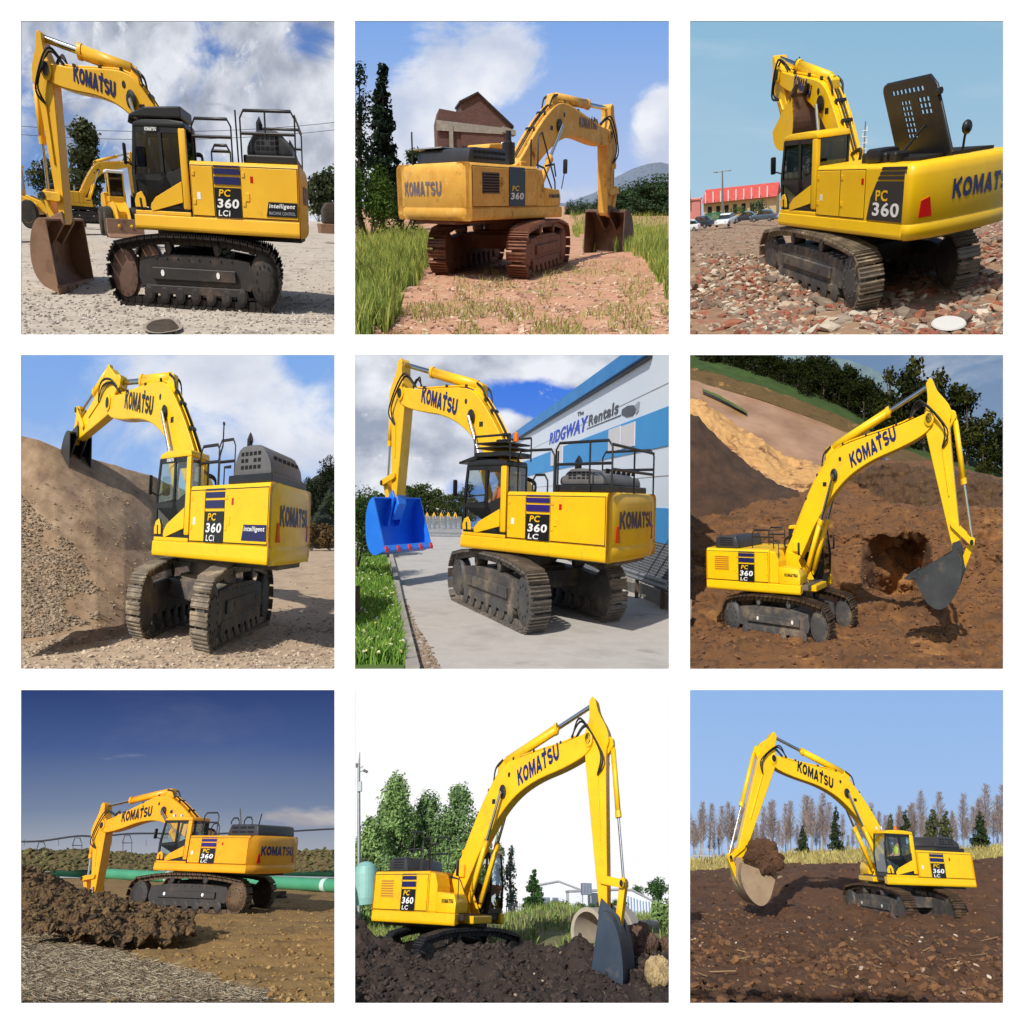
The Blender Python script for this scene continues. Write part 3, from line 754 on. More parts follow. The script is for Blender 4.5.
    part(MB().lathe([(.62, .86), (.7, .88), (.7, 1.06), (.62, 1.1)], (0, 0, 0), 'Z', 30), 'slewing_ring', frm)
    # ---------------- revolving frame, skirts
    m = MB(); m.bx(SEAM + .03, 1.1, -.85, .8, 1.06, 1.3); part(m, 'revolving_frame', frm, bevel=.02)
    def skirt(x0, x1, sd):
        y = WB * sd
        return MB().prism([(y - sd * .28, ZB + .03), (y - sd * .03, ZB), (y, ZB + .05), (y - sd * .02, ZS), (y - sd * .28, ZS)], x0, x1, lambda a, b, z: (b, a, z))
    part(skirt(SEAM + .012, XF, 1), 'side_skirt', yel, bevel=.015)
    part(skirt(SEAM + .012, G('rxf', 1.115), -1), 'side_skirt', yel, bevel=.015)
    part(MB().bx(SEAM + .02, 1.35, -WB + .25, WB - .25, ZB + .1, ZS - .01), 'deck', frm)
    part(MB().bx(.62, 1.55, -.9, .42, ZB + .04, ZS - .04), 'front_deck', yel, bevel=.02)
    # ---------------- counterweight
    RE = G('rear', -3.52)
    half = [(SEAM, WB), (RE + .2, WB - .10), (RE + .12, 1.24), (RE + .07, 1.04), (RE + .02, .6), (RE, 0)]
    if G('bigcw'): half = [(SEAM, WB), (-3.40, WB - .05), (-3.49, 1.28), (-3.54, 1.05), (-3.60, .6), (-3.62, 0)]
    half = catmull(half, 3)
    plan = half + [(x, -y) for x, y in half[-2::-1]]
    m = MB()
    inset = lambda q, d: [(min(SEAM, x + d), y * (1 - d / 1.6)) for x, y in q]
    levels = [(ZB - .01, .07), (ZB + .05, .01), (ZB + .12, 0), (ZS - .03, 0), (ZS - .01, .012), (ZS + .01, .012), (ZS + .03, 0), (ZT - .16, 0), (ZT - .06, .02), (ZT - .015, .06), (ZT + .012, .14)]
    n = len(plan); vs = []
    for z, d in levels: vs += [(x, y, z) for x, y in inset(plan, d)]
    fs = []
    for i in range(len(levels) - 1):
        for j in range(n): j2 = (j + 1) % n; fs.append((i * n + j, i * n + j2, (i + 1) * n + j2, (i + 1) * n + j))
    m.add(vs, fs, True); o = 0
    m.f.append(tuple(range(n - 1, -1, -1))); m.f.append(tuple((len(levels) - 1) * n + j for j in range(n)))
    cw = part(m, 'counterweight', yel, clean=True); cw.data.set_sharp_from_angle(angle=.75)
    REx = half[-1][0]
    def rearx(y):
        hs = sorted([(b, a) for a, b in half]); return float(np.interp(abs(y), [q[0] for q in hs], [q[1] for q in hs]))
    def warp(mb, out=.012):
        mb.v = [(rearx(y) - out - (.0 if x > -.5 else .006), y, z) for x, y, z in mb.v]
        return mb
    t = MB().logo('KOMATSU', (0, G('cwt', (1.0,))[0], G('cwz', 1.62)), (0, -1, 0), (0, 0, 1), G('cww', 2.0), .26)
    part(warp(t), 'rear_lettering', BLUELET_W if old else BLUELET, cw)
    for sd in (1, -1):
        if G('reflector', True):
            q = [(1.30, 1.44), (1.02, 1.44), (1.09, 1.70), (1.27, 1.66)] if G('bigcw') else [(1.16, 1.42), (.98, 1.42), (1.04, 1.66), (1.12, 1.66)]
            r = MB()
            vs = [(rearx(a) - .02, a * sd, b) for a, b in q] + [(rearx(a) + .03, a * sd, b) for a, b in q]
            r.add(vs, [(0, 1, 2, 3), (7, 6, 5, 4), (0, 4, 5, 1), (1, 5, 6, 2), (2, 6, 7, 3), (3, 7, 4, 0)])
            part(r, 'reflector', RED, cw, clean=True)
    # ---------------- engine housing and side panels
    m = MB(); top = ZT
    m.prism([(-WB + .03, ZS + .003), (WB - .03, ZS + .003), (WB - .03, top - .05), (WB - .09, top), (-WB + .09, top), (-WB + .03, top - .05)], SEAM + .012, CRT - .06, lambda a, b, z: (b, a, z))
    hs = part(m, 'engine_housing', yel, bevel=.012)
    for sd in (1, -1):       # doors: thin raised leaves with a shadow gap round each
        y = (WB - .03) * sd
        x1 = SEAM + .045 if not G('bigcw') else DF8R
        xs = [(SEAM + .05, DR - .03)] + ([(DF + .03, CRT - .09)] if sd > 0 else [(DF + .03, -.3)])
        if G('bigcw'): xs = [(-2.05, -1.2), (-1.17, CRT - .09)]
        for a, b in xs:
            dr = part(MB().bx(a, b, min(y, y + sd * .016), max(y, y + sd * .016), ZS + .03, top - .07), 'side_door', yel, hs, .006)
            lo, hi = sorted((a, b)); q = .014; m = MB(); ya, yb = min(y, y + sd * .004), max(y, y + sd * .004)
            m.bx(lo - q, lo - .001, ya, yb, ZS + .016, top - .056).bx(hi + .001, hi + q, ya, yb, ZS + .016, top - .056).bx(lo, hi, ya, yb, ZS + .016, ZS + .029).bx(lo, hi, ya, yb, top - .069, top - .056)
            part(m, 'door_gap', HOLE, dr)
            for zz in (1.55, 1.95): part(MB().bx(hi - .1, hi - .02, min(y + sd * .016, y + sd * .03), max(y + sd * .016, y + sd * .03), zz, zz + .07), 'hinge', yel, dr, .004)
        if not G('bigcw') and lod:
            part(MB().bx(-1.9, -1.78, min(y + sd * .016, y + sd * .03), max(y + sd * .016, y + sd * .03), 1.62, 1.74), 'door_handle', yel, hs, .006)
    # warning stickers
    part(MB().bx(-.52, -.42, WB - .014, WB - .01, 1.62, 1.72), 'warning_sticker', WHITE, hs)
    part(MB().bx(-2.02, -1.94, WB - .014, WB - .01, 1.88, 1.97), 'warning_sticker', RED, hs)
    # decals
    for sd in G('decal_sides', (1, -1)):
        y = WB - .03; yy = lambda a, b: (min(sd * (y + a), sd * (y + b)), max(sd * (y + a), sd * (y + b)))
        ln = (lambda x: (-1, 0, 0)) if sd < 0 else None
        dxv = (-1, 0, 0) if sd > 0 else (1, 0, 0)
        def word(par, s, xc, z, w, h, mat, bold=.02, shear=0, out=.03):
            x0 = xc + w / 2 if sd > 0 else xc - w / 2
            part(MB().text(s, (x0, sd * (y + .022), z), dxv, (0, 0, 1), w, h, bold, shear, .008), 'lettering', mat, par)
        if G('bigcw'):
            f, r = -2.166, -3.30
            d = MB().prism([(f, ZS + .02), (r, ZS + .02), (r, 1.93), (f - .28, 1.93), (f - .1, 1.7)], *yy(0, .02)); dp = part(d, 'decal_panel', DECAL_GREY, hs)
            for i in range(3):
                z = 1.955 + i * .062
                part(MB().prism([(f - .3 - i * .05, z), (r, z), (r, z + .045), (f - .33 - i * .05, z + .045)], *yy(0, .02)), 'decal_stripe', DECAL_GREY, hs)
            word(dp, 'PC', -2.62, 1.66, .36, .15, YLET); word(dp, '360', -2.76, 1.45, .8, .19, WHITE)
        else:
            f, r = DF, DR
            zt = 1.80 if not old else 2.06
            if not G('stripes', True): zt = 2.1
            dp = part(MB().bx(r, f, *yy(0, .02), ZS + .015, zt), 'decal_panel', DECAL, hs)
            if G('stripes', True) and not old:
                for z0, z1 in ((1.845, 1.95), (1.985, 2.06), (2.085, 2.105)):
                    part(MB().bx(r, f, *yy(0, .02), z0, z1), 'decal_stripe', G('stripe', NAVY), hs)
            elif old:
                for z0, z1 in ((2.07, 2.12),): part(MB().bx(r, f, *yy(0, .02), z0, z1), 'decal_stripe', G('stripe', NAVY), hs)
            cx = (f + r) / 2; T = G('texts', ('PC', '360', 'LCi'))
            word(dp, T[0], cx + (.08 * sd), 1.675, .34, .1, YLET, .02, .15)
            word(dp, T[1], cx, 1.515, .62, .13, WHITE, .03, .1)
            if len(T) > 2: word(dp, T[2], cx + (.12 * sd), 1.40, .34, .085, WHITE, .02, .1)
        if G('plate') and sd > 0:
            pl = part(MB().prism([(-2.35, 1.43), (-3.2, 1.43), (-3.2, 1.63), (-2.42, 1.63)], *yy(.014, .03)), 'side_plate', G('platemat', DECAL), hs)
            part(MB().text(G('plate')[0], (-2.43, sd * (y + .031), 1.53), dxv, (0, 0, 1), .72, .08, .02, .2, .006), 'lettering', WHITE, pl)
            if len(G('plate')) > 1: part(MB().text(G('plate')[1], (-2.43, sd * (y + .031), 1.455), dxv, (0, 0, 1), .72, .045, .01, 0, .006), 'lettering', SILVER, pl)
    # right side: grille, tank and step box
    y = -(WB - .03)
    gr = part(MB().bx(-2.85, -2.1, y - .022, y, 1.62, 2.0), 'grille', G('grille', surf_g(yel)), hs, .006)
    for i in range(7):
        part(MB().bx(-2.82, -2.13, y - .03, y - .022, 1.645 + i * .05, 1.672 + i * .05), 'louvre', G('louvre', HOLE), gr)
    part(MB().prism([(CRT - .058, ZS + .003), (.16, ZS + .003), (.16, ZT - .28), (.02, ZT - .05), (CRT - .058, ZT - .02)], -WB + .05, -.62), 'fuel_tank', yel, bevel=.03)
    tb = part(MB().prism([(.165, ZS + .003), (1.08, ZS + .003), (1.1, ZS + .2), (1.0, 1.72), (.165, 1.76)], -WB + .06, -.66), 'tool_box', yel, bevel=.03, seg=2)
    part(MB().logo('KOMATSU', (.42, -WB + .058, 1.55), (1, 0, 0), (0, 0, 1), .56, .075, .003), 'lettering', DECAL, tb)
    # ---------------- hood
    hood(c, cfg, part, G)
    # ---------------- cab
    cab(c, cfg, part, G, yel)
    # ---------------- rails
    for pts in G('rails', ()):
        part(MB().tube(pts, .024 if not G('railr') else G('railr'), 7), 'handrail', RAIL)
    # mirrors
    for (bx_, by_) in G('mirrors', ((1.45, 1.6),)):
        mr = part(MB().tube([(1.38, 1.5 if by_ > 0 else -1.3, 1.75 if by_ < 0 else 2.05), (bx_ + .05, by_ + .06 * (1 if by_ > 0 else -1), 2.1), (bx_ + .05, by_ + .06 * (1 if by_ > 0 else -1), 2.3)], .016, 6), 'mirror', RAIL)
        part(MB().box((bx_ + .05, by_ + .08 * (1 if by_ > 0 else -1), 2.2), (.06, .16, .3)), 'mirror_head', BLACK, mr, .03, 2)
    # ---------------- boom, arm, bucket
    cb, sb = math.cos(bo), math.sin(bo)
    BF = lambda u, y_, v: (FX + (u * cb - v * sb) * bs, y_ - .04, FZ + (u * sb + v * cb) * bs)
    pr = catmull([(-.28, .05), (-.12, .26), (.5, .5), (1.3, .87), (2.0, 1.12), (2.7, 1.27), (3.3, 1.19), (4.2, .88), (5.3, .47), (6.1, .22), (6.45, .12)], 3) + catmull([(6.55, -.02), (6.42, -.18), (6.0, -.2), (5.2, -.02), (4.2, .27), (3.4, .42), (2.75, .44), (2.1, .36), (1.3, .16), (.6, -.12), (0, -.3), (-.22, -.22)], 3)
    bw = .27
    boom = part(MB().prism(pr, -bw, bw, BF), 'boom', yel, bevel=.018)
    for sd in (1, -1):
        # lettering along the straight front half of the boom
        z0 = .46; u0, u1 = G('bt', (3.35, 5.15))
        d = Vector((u1 - u0, 0, -.34 * (u1 - u0) / 1.75)).normalized(); nrm = Vector((-d.z, 0, d.x))
        base = (u0, .56 + G('btv', 0))
        w = (u1 - u0) * 1.03; h = G('bth', .34)
        if sd < 0:   # seen from the right the boom points right
            o = Vector((base[0], 0, base[1] - .0)); a = d
        else:
            o = Vector((base[0], 0, base[1])) + d * w; a = -d
        f3 = lambda p: BF(p.x, p.y + .04 * 0, p.z)
        org = Vector(BF(o.x, sd * (bw + .002), o.z)); pa = (Vector(BF(o.x + a.x, sd * (bw + .002), o.z + a.z)) - org); pn = (Vector(BF(o.x + nrm.x, sd * (bw + .002), o.z + nrm.z)) - org)
        part(MB().logo("KOMATSU", org, pa, pn, w * bs, h * bs, .006), 'boom_lettering', BLUELET_W if old else G('boomlet', BLUELET), boom)
        q = org + pa * (w * .665) + pn * (h * 1.02)
        part(MB().text("'", q, pa, pn, w * .035, h * .2, .03, 0, .012), 'boom_lettering', BLUELET_W if old else G('boomlet', BLUELET), boom)
        part(MB().lathe([(.13, -.03), (.15, 0), (.15, .03), (.08, .05)] if sd > 0 else [(.08, -.05), (.15, -.03), (.15, 0), (.13, .03)], (0, 0, 0), 'Y', 14).shift(BF(BU, sd * (bw + .03), BV)), 'pin_boss', BLACK, boom)
        part(MB().lathe([(.11, -.02), (.11, .03)], (0, 0, 0), 'Y', 14).shift(BF(BL, sd * (bw + .04), 0)), 'tip_pin', BLACK, boom)
    for u_, v_ in ((1.3, .87), (2.0, 1.12), (3.3, 1.19), (4.2, .88), (5.3, .47)):
        part(MB().box(BF(u_, 0, v_ + .05), (.07, .36, .07), m=Matrix.Rotation(-bo + (.3 if u_ > 3 else -.36), 3, 'Y')), 'pipe_clamp', BLACK, boom, .008)
    for sd in (1, -1):
        part(MB().lathe([(.05, -.012), (.06, 0), (.05, .012)], (0, 0, 0), 'Y', 10).shift(BF(3.05, sd * bw, .98)), 'lifting_eye', BLACK, boom)
        part(MB().box(BF(2.2, sd * (bw + .003), .8), (.16, .004, .1)), 'warning_sticker', BLACK, boom)
    def cyl(name, a, b, r, y_, frac, par=root):
        a = Vector((a[0], y_, a[1])); b = Vector((b[0], y_, b[1])); m_ = a.lerp(b, frac)
        o = part(MB().tube([a, a.lerp(b, .05), a.lerp(b, .051), m_, m_], [r * .7, r * .8, r, r, r * .8], 14).tube([m_ + (a - b).normalized() * .12, m_], r * 1.15, 14), name, yel, par)
        part(MB().tube([m_, b], r * .5, 12), 'rod', CHROME, o); return o
    bp = BF(BU, 0, BV); base = (FX + .72, FZ - .42)
    for sd in (1, -1): cyl('boom_cylinder', base, (bp[0], bp[2]), .105, sd * (bw + .16) - .04, G('bcf', .56))
    T = BF(BL, 0, 0)
    ca, sa = math.cos(ar), math.sin(ar)
    L = AL * (1 + al)
    AF = lambda u, y_, v: (T[0] + (u * ca - v * sa) * bs, y_ - .04, T[2] + (u * sa + v * ca) * bs)
    E_ = AF(-EU, 0, EV); ac = BF(2.72, 0, 1.44)
    part(MB().prism([(2.42, 1.2), (2.98, 1.2), (2.82, 1.5), (2.62, 1.52)], -.14, .14, BF), 'cylinder_bracket', yel, boom, .02)
    cyl('arm_cylinder', (ac[0], ac[2]), (E_[0], E_[2]), .115, -.04, G('acf', .62))
    ap = catmull([(-EU - .12, EV + .02), (-EU - .03, EV + .13), (-.45, .46), (-.05, .72), (.2, .74), (.42, .6), (L * .45, .42), (L * .8, .24), (L, .13)], 3) + [(L + .12, .06), (L + .14, -.04), (L + .05, -.14)] + catmull([(L - .2, -.16), (L * .6, -.18), (L * .25, -.2), (.05, -.2), (-.16, -.12), (-.4, .08), (-EU - .05, EV - .12)], 3)
    arm = part(MB().prism(ap, -.22, .22, AF), 'arm', yel, bevel=.016)
    for sd in (1, -1): part(MB().lathe([(.17, -.03), (.17, .03), (.1, .05)] if sd > 0 else [(.1, -.05), (.17, -.03), (.17, .03)], (0, 0, 0), 'Y', 16).shift(AF(0, sd * (bw + .01), 0)), 'arm_pin', yel, arm)
    # bucket linkage
    P = AF(L, 0, 0); be = R(G('beta', -95)); kd = (math.cos(be), math.sin(be)); kb = (-kd[1], kd[0]); KS = G('bks', 1.0)
    KF = lambda u, y_, v: (P[0] + (u * kd[0] + v * kb[0]) * KS, y_ - .04, P[2] + (u * kd[1] + v * kb[1]) * KS)
    A0 = AF(L - .5, 0, .02); Bp = KF(.06, 0, .48)
    a0 = Vector((A0[0], A0[2])); b0 = Vector((Bp[0], Bp[2])); dd = (b0 - a0).length; r1 = .72 * bs; r2 = .68 * bs
    if dd > r1 + r2: r1 = r2 = dd * .52
    if dd < abs(r1 - r2) + .1: r1 = r2
    ee = (r1 * r1 - r2 * r2 + dd * dd) / (2 * dd); hh = math.sqrt(max(.001, r1 * r1 - ee * ee)); ux = (b0 - a0) / dd
    cands = [a0 + ux * ee + Vector((-ux.y, ux.x)) * hh, a0 + ux * ee - Vector((-ux.y, ux.x)) * hh]
    outv = Vector((AF(0, 0, 1)[0] - AF(0, 0, 0)[0], AF(0, 0, 1)[2] - AF(0, 0, 0)[2]))
    J = max(cands, key=lambda q: (q - a0).dot(outv) - .4 * (q - a0).dot(Vector((ca, sa))) * 0)
    lug = AF(.22, 0, .82)
    part(MB().prism([(.0, .6), (.45, .55), (.3, .88), (.16, .88)], -.12, .12, AF), 'cylinder_lug', yel, arm, .02)
    cyl('bucket_cylinder', (lug[0], lug[2]), (J.x, J.y), .095, -.04, G('kcf', .55))
    lk = G('linkpaint', yel)
    def bar(a, b, w, ys, mat, name):
        a = Vector(a); b = Vector(b); d = (b - a).normalized(); nn = Vector((-d.y, d.x)) * w
        poly = [tuple(a - d * w + nn * .6), tuple(a + nn), tuple(b + nn), tuple(b + d * w + nn * .6), tuple(b + d * w - nn * .6), tuple(b - nn), tuple(a - nn), tuple(a - d * w - nn * .6)]
        for y0, y1 in ys: part(MB().prism(poly, y0 - .04, y1 - .04), name, mat, bevel=.01)
    bar((A0[0], A0[2]), J, .075, [(-.31, -.235), (.235, .31)], lk, 'rocker_arm')
    bar(J, (Bp[0], Bp[2]), .1, [(-.17, .17)], lk, 'bucket_link')
    part(MB().cyl((J.x, -.36, J.y), (J.x, .3, J.y), .06), 'link_pin', BLACK)
    # bucket shell
    W = G('bw', .78)
    outer = catmull([(.0, .02), (-.05, .3), (.06, .58), (.32, .82), (.72, .98), (1.08, .94), (1.36, .68), (1.5, .32), (1.6, .0)], 3)
    m = MB(); th = .035
    n = len(outer); vs = []; 
    cx_, cz_ = .75, .3
    inner = [(cx_ + (u - cx_) * .955, cz_ + (v - cz_) * .94) for u, v in outer]; inner[-1] = (1.56, .0); inner[0] = (.04, .02)
    for (u, v) in outer: vs += [KF(u, -W, v), KF(u, W, v)]
    for (u, v) in inner: vs += [KF(u, -W + th, v), KF(u, W - th, v)]
    fs = []
    for i in range(n - 1):
        fs.append((2 * i, 2 * i + 1, 2 * i + 3, 2 * i + 2)); b_ = 2 * n
        fs.append((b_ + 2 * i, b_ + 2 * i + 2, b_ + 2 * i + 3, b_ + 2 * i + 1))
    fs.append((0, 2 * n, 2 * n + 1, 1)); fs.append((2 * n - 2, 2 * n - 1, 4 * n - 1, 4 * n - 2))
    m.add(vs, fs)
    side = outer
    bk = part(m, 'bucket', bkm, clean=False)
    for y0, y1 in ((-W - .005, -W + th), (W - th, W + .005)): part(MB().prism(side, y0, y1, KF), 'bucket_side', G('bside', bkm), bk)
    for y_ in (-.27, .27):
        part(MB().prism([(-.16, -.1), (.1, -.14), (.55, .62), (.4, .86), (.1, .66), (-.08, .52)], y_ - .04, y_ + .04, KF), 'bucket_ear', G('hitch', bkm), bk, .01)
    part(MB().prism([(1.44, .02), (1.62, -.03), (1.64, .03), (1.46, .12)], -W - .03, W + .03, KF), 'cutting_edge', bkm, bk)
    for i in range(5):
        y_ = (-1 + i * .5) * (W - .06)
        tp = MB().prism([(1.5, -.06), (1.5 + .22 * G('tl', 1), -.07), (1.5 + .42 * G('tl', 1), -.045), (1.5 + .22 * G('tl', 1), .06), (1.5, .1)], y_ - .065, y_ + .065, KF)
        part(tp, 'tooth', G('tooth', bkm), bk, .008)
    if G('hitch'):
        part(MB().prism([(-.25, -.2), (.35, -.16), (.5, .4), (.25, .66), (-.1, .6)], -.2, .2, KF), 'quick_hitch', G('hitch'), bevel=.03)
    # ---------------- pipes and hoses
    for y_ in (-.13, -.06, .02, .10):
        pts = [BF(u, y_, v + .05) for u, v in catmull([(.3, .42), (1.3, .87), (2.0, 1.12), (2.62, 1.26), (3.3, 1.19), (4.2, .88), (5.3, .47), (5.9, .29)], 3)]
        part(MB().tube(pts, .02, 6), 'boom_pipe', G('pipemat', yel if y_ in (-.13, .10) else HOSE))
    for sd in (1, -1):
        for d_ in (0, .09):
            a = BF(5.75, sd * (.2 - d_), .38); b = AF(.75, sd * (.26 + .02 * d_), .22)
            mid1 = BF(6.3, sd * (.28 + d_), .42 + d_ * .6); mid2 = AF(.35 + d_, sd * (.33 + d_ * .4), .42 + d_)
            part(MB().tube(catmull([a, mid1, mid2, b], 6), .026, 6), 'hose', HOSE)
        part(MB().tube([AF(.75, sd * .235, .22), AF(L * .62, sd * .235, .1)], .025, 6), 'arm_pipe', yel)
        part(MB().tube(catmull([BF(2.3, sd * .16, 1.25), BF(2.5, sd * .18, 1.44), BF(2.85, sd * .15, 1.46)], 5), .03, 6), 'hose', HOSE)
    part(MB().tube(catmull([BF(.3, .1, .45), (FX - .5, .2, 2.3), (FX - .35, .2, 1.9)], 6), .04, 6), 'hose', HOSE)
    part(MB().box((FX + .25, -.34, FZ + .28), (.3, .12, .25)), 'boom_foot_bracket', yel, bevel=.02)
    for y_ in (-.38, .30): part(MB().prism([(-.35, 1.2), (.75, 1.2), (1.05, 1.35), (FX + .2, FZ + .12), (FX - .15, FZ + .16)], y_ - .03, y_ + .03), 'boom_bracket', yel, bevel=.015)
    root_tip = np.array([P]) @ A.T
    KEY[root.name] = (root_tip[0] + np.array(loc), pre)
    return root
KEY = {}
DF8R = -3.2
_sg = {}
def surf_g(m): return m
def _shift(s, o):
    s.v = [(v[0] + o[0], v[1] + o[1], v[2] + o[2]) for v in s.v]; return s
MB.shift = _shift

def hood(c, cfg, part, G):
    kind = G('hood', 'hump'); mat = G('hoodmat', DARKHOOD)
    if kind == 'hump':
        x0, x1, z1, y0, y1 = G('hx0', -3.0), G('hx1', -1.75), G('hz', 2.62), G('hy0', -1.05), G('hy1', 1.2)
        part(MB().bx(x0 - .22, x1 + .1, y0 - .12, y1 + .14, ZT + .004, ZT + .12), 'hood_tray', BLACK, bevel=.02)
        m = MB(); zb = ZT + .12
        prof = catmull([(x0 - .12, zb), (x0 - .05, zb + .16), (x0 + .1, z1 - .1), (x0 + .32, z1), (x1 - .3, z1), (x1 - .12, z1 - .1), (x1, zb + .12), (x1 + .02, zb)], 2)
        m.prism(prof, y0, y1)
        h = part(m, 'engine_hood', mat, bevel=.06, seg=2)
        for sd in (1, -1):
            yy = y1 if sd > 0 else y0
            for r_ in range(3):
                for i in range(5):
                    if (r_ == 1 and i == 2) or (r_ == 0 and i in (0, 1) and G('holes', 0)): continue
                    xa = x0 + .25 + i * (x1 - x0 - .5) / 5; za = zb + .06 + r_ * (z1 - zb - .12) / 3
                    part(MB().box((xa + .08, yy + sd * .002, za + .045), ((x1 - x0 - .5) / 5 * .68, .012, (z1 - zb - .12) / 3 * .55)), 'vent', HOLE, h)
        for i in range(6):
            ya = y0 + .2 + i * (y1 - y0 - .4) / 6
            part(MB().box((x0 + .0, ya + .1, zb + .22), (.03, (y1 - y0 - .4) / 6 * .6, .07), m=Matrix.Rotation(R(-20), 3, 'Y')), 'vent', HOLE, h)
        if G('stack', True): part(MB().tube([(x1 - .3, y1 - .4, z1 - .05), (x1 - .3, y1 - .4, z1 + .12), (x1 - .36, y1 - .4, z1 + .16)], .09, 12), 'exhaust_stack', BLACK, h)
    elif kind == 'low':
        x0, x1, z1 = G('hx0', -3.1), G('hx1', -1.2), G('hz', 2.42)
        h = part(MB().prism([(x0, ZT + .004), (x0 + .06, z1 - .03), (x0 + .3, z1), (x1 - .15, z1), (x1, ZT + .004)], G('hy0', -1.3), G('hy1', 1.0)), 'engine_hood', mat, bevel=.05, seg=2)
        yy = G('hy0', -1.3)
        for sd, yy in ((-1, G('hy0', -1.3)), (1, G('hy1', 1.0))):
            for r_ in range(G('vr', 3)):
                for i in range(G('vn', 2)):
                    w = (x1 - x0 - .4) / G('vn', 2)
                    part(MB().box((x0 + .2 + (i + .5) * w, yy + sd * .002, ZT + .06 + (r_ + .4) * (z1 - ZT - .08) / G('vr', 3)), (w * .8, .012, (z1 - ZT - .1) / G('vr', 3) * .5)), 'vent', HOLE, h)
        if G('topmat'): part(MB().prism([(x0 - .02, z1 + .002), (x1 - .3, z1 + .002), (x1 - .36, z1 + .03), (x0 + .06, z1 + .03)], -.2, 1.15), 'hood_lid', G('topmat'), h, .01)
        if G('stack'): part(MB().lathe([(.12, 2.2), (.2, 2.22), (.2, 2.62), (.12, 2.64), (.09, 2.66), (.09, 2.85), (.07, 2.85)], (G('stackx', -.75), -.75, 0), 'Z', 16), 'exhaust_stack', BLACK, h)
    elif kind == 'open':
        h = part(MB().bx(-3.1, -1.6, -1.1, 1.0, ZT + .004, ZT + .05), 'engine_bay', HOLE)
        part(MB().prism([(-2.2, ZT), (-1.75, ZT), (-1.75, 2.36), (-2.2, 2.36)], .7, 1.3), 'air_duct', BLACK, bevel=.06, seg=2)
        for i in range(4): part(MB().box((-2.5 + i * .3, 1.0, 2.22), (.2, .4, .16)), 'rubber_seal', HOSE, bevel=.03)
        # the lid stands open, hinged on the far side, with the vent holes showing the sky
        hx, hy, hz = -2.38, .2, ZT + .02
        wv = Vector((-.985, .17, 0)); up = Vector((.55, .1, 1.04)).normalized(); nn = wv.cross(up).normalized()
        Lw, Lh = 1.95, 1.22
        def P3(a, b, d=0): return tuple(Vector((hx, hy, hz)) + wv * a + up * b + nn * d)
        mb = MB(); holes = [(-.62 + .155 * i, -.62 + .155 * i + .10, 1.02, 1.09) for i in range(8)]
        holes += [(-.36 + .13 * i, -.36 + .13 * i + .085, .30 + .09 * j, .30 + .09 * j + .06) for i in range(3) for j in range(7)]
        holes += [(.3 + .14 * i, .3 + .14 * i + .095, .66 + .095 * j, .66 + .095 * j + .065) for i in range(3) for j in range(3)]
        gx_ = sorted(set([-Lw / 2 + Lw * i / 14 for i in range(15)] + [h_[0] for h_ in holes] + [h_[1] for h_ in holes])); gz_ = sorted(set([Lh * i / 10 for i in range(11)] + [h_[2] for h_ in holes] + [h_[3] for h_ in holes]))
        nx, ny = len(gx_) - 1, len(gz_) - 1
        def hole(i, j):
            x, z = (gx_[i] + gx_[i + 1]) / 2, (gz_[j] + gz_[j + 1]) / 2
            return any(h_[0] < x < h_[1] and h_[2] < z < h_[3] for h_ in holes)
        rc = .16
        for i in range(nx):
            for j in range(ny):
                if hole(i, j): continue
                x0, x1_, z0, z1_ = gx_[i], gx_[i + 1], gz_[j], gz_[j + 1]
                def rr(x, z):   # rounded upper corners
                    if z > Lh - rc and abs(x) > Lw / 2 - rc:
                        cx, cz = math.copysign(Lw / 2 - rc, x), Lh - rc; d = math.hypot(x - cx, z - cz)
                        if d > rc: return cx + (x - cx) * rc / d, cz + (z - cz) * rc / d
                    return x, z
                q = [rr(x0, z0), rr(x1_, z0), rr(x1_, z1_), rr(x0, z1_)]
                vs = [P3(a, b, 0) for a, b in q] + [P3(a, b, .03) for a, b in q]
                mb.add(vs, [(3, 2, 1, 0), (4, 5, 6, 7), (0, 1, 5, 4), (1, 2, 6, 5), (2, 3, 7, 6), (3, 0, 4, 7)])
        lid = part(mb, 'engine_hood', BLACK)
        fr = [(-Lw / 2 + .02, .05), (-Lw / 2 + .02, Lh - .16), (-Lw / 2 + .16, Lh - .02), (Lw / 2 - .16, Lh - .02), (Lw / 2 - .02, Lh - .16), (Lw / 2 - .02, .05)]
        part(MB().tube([P3(a, b, -.02) for a, b in fr], .035, 8), 'hood_rim', BLACK, lid)
        part(MB().tube([P3(.3, .5, -.03), (-2.5, .95, ZT + .1)], .02, 6), 'hood_stay', BLACK, lid)
        # mirror and lamp on the tail
        mr = part(MB().tube([(-3.3, .05, ZT), (-3.32, .05, ZT + .22), (-3.34, .05, ZT + .3)], .025, 7), 'rear_mirror', BLACK)
        part(MB().ball((-3.36, .05, ZT + .36), (.08, .13, .10), 10), 'mirror_head', BLACK, mr)
        part(MB().tube([P3(.93, .95, 0), P3(1.08, .97, 0)], .05, 8), 'work_lamp', BLACK, lid)

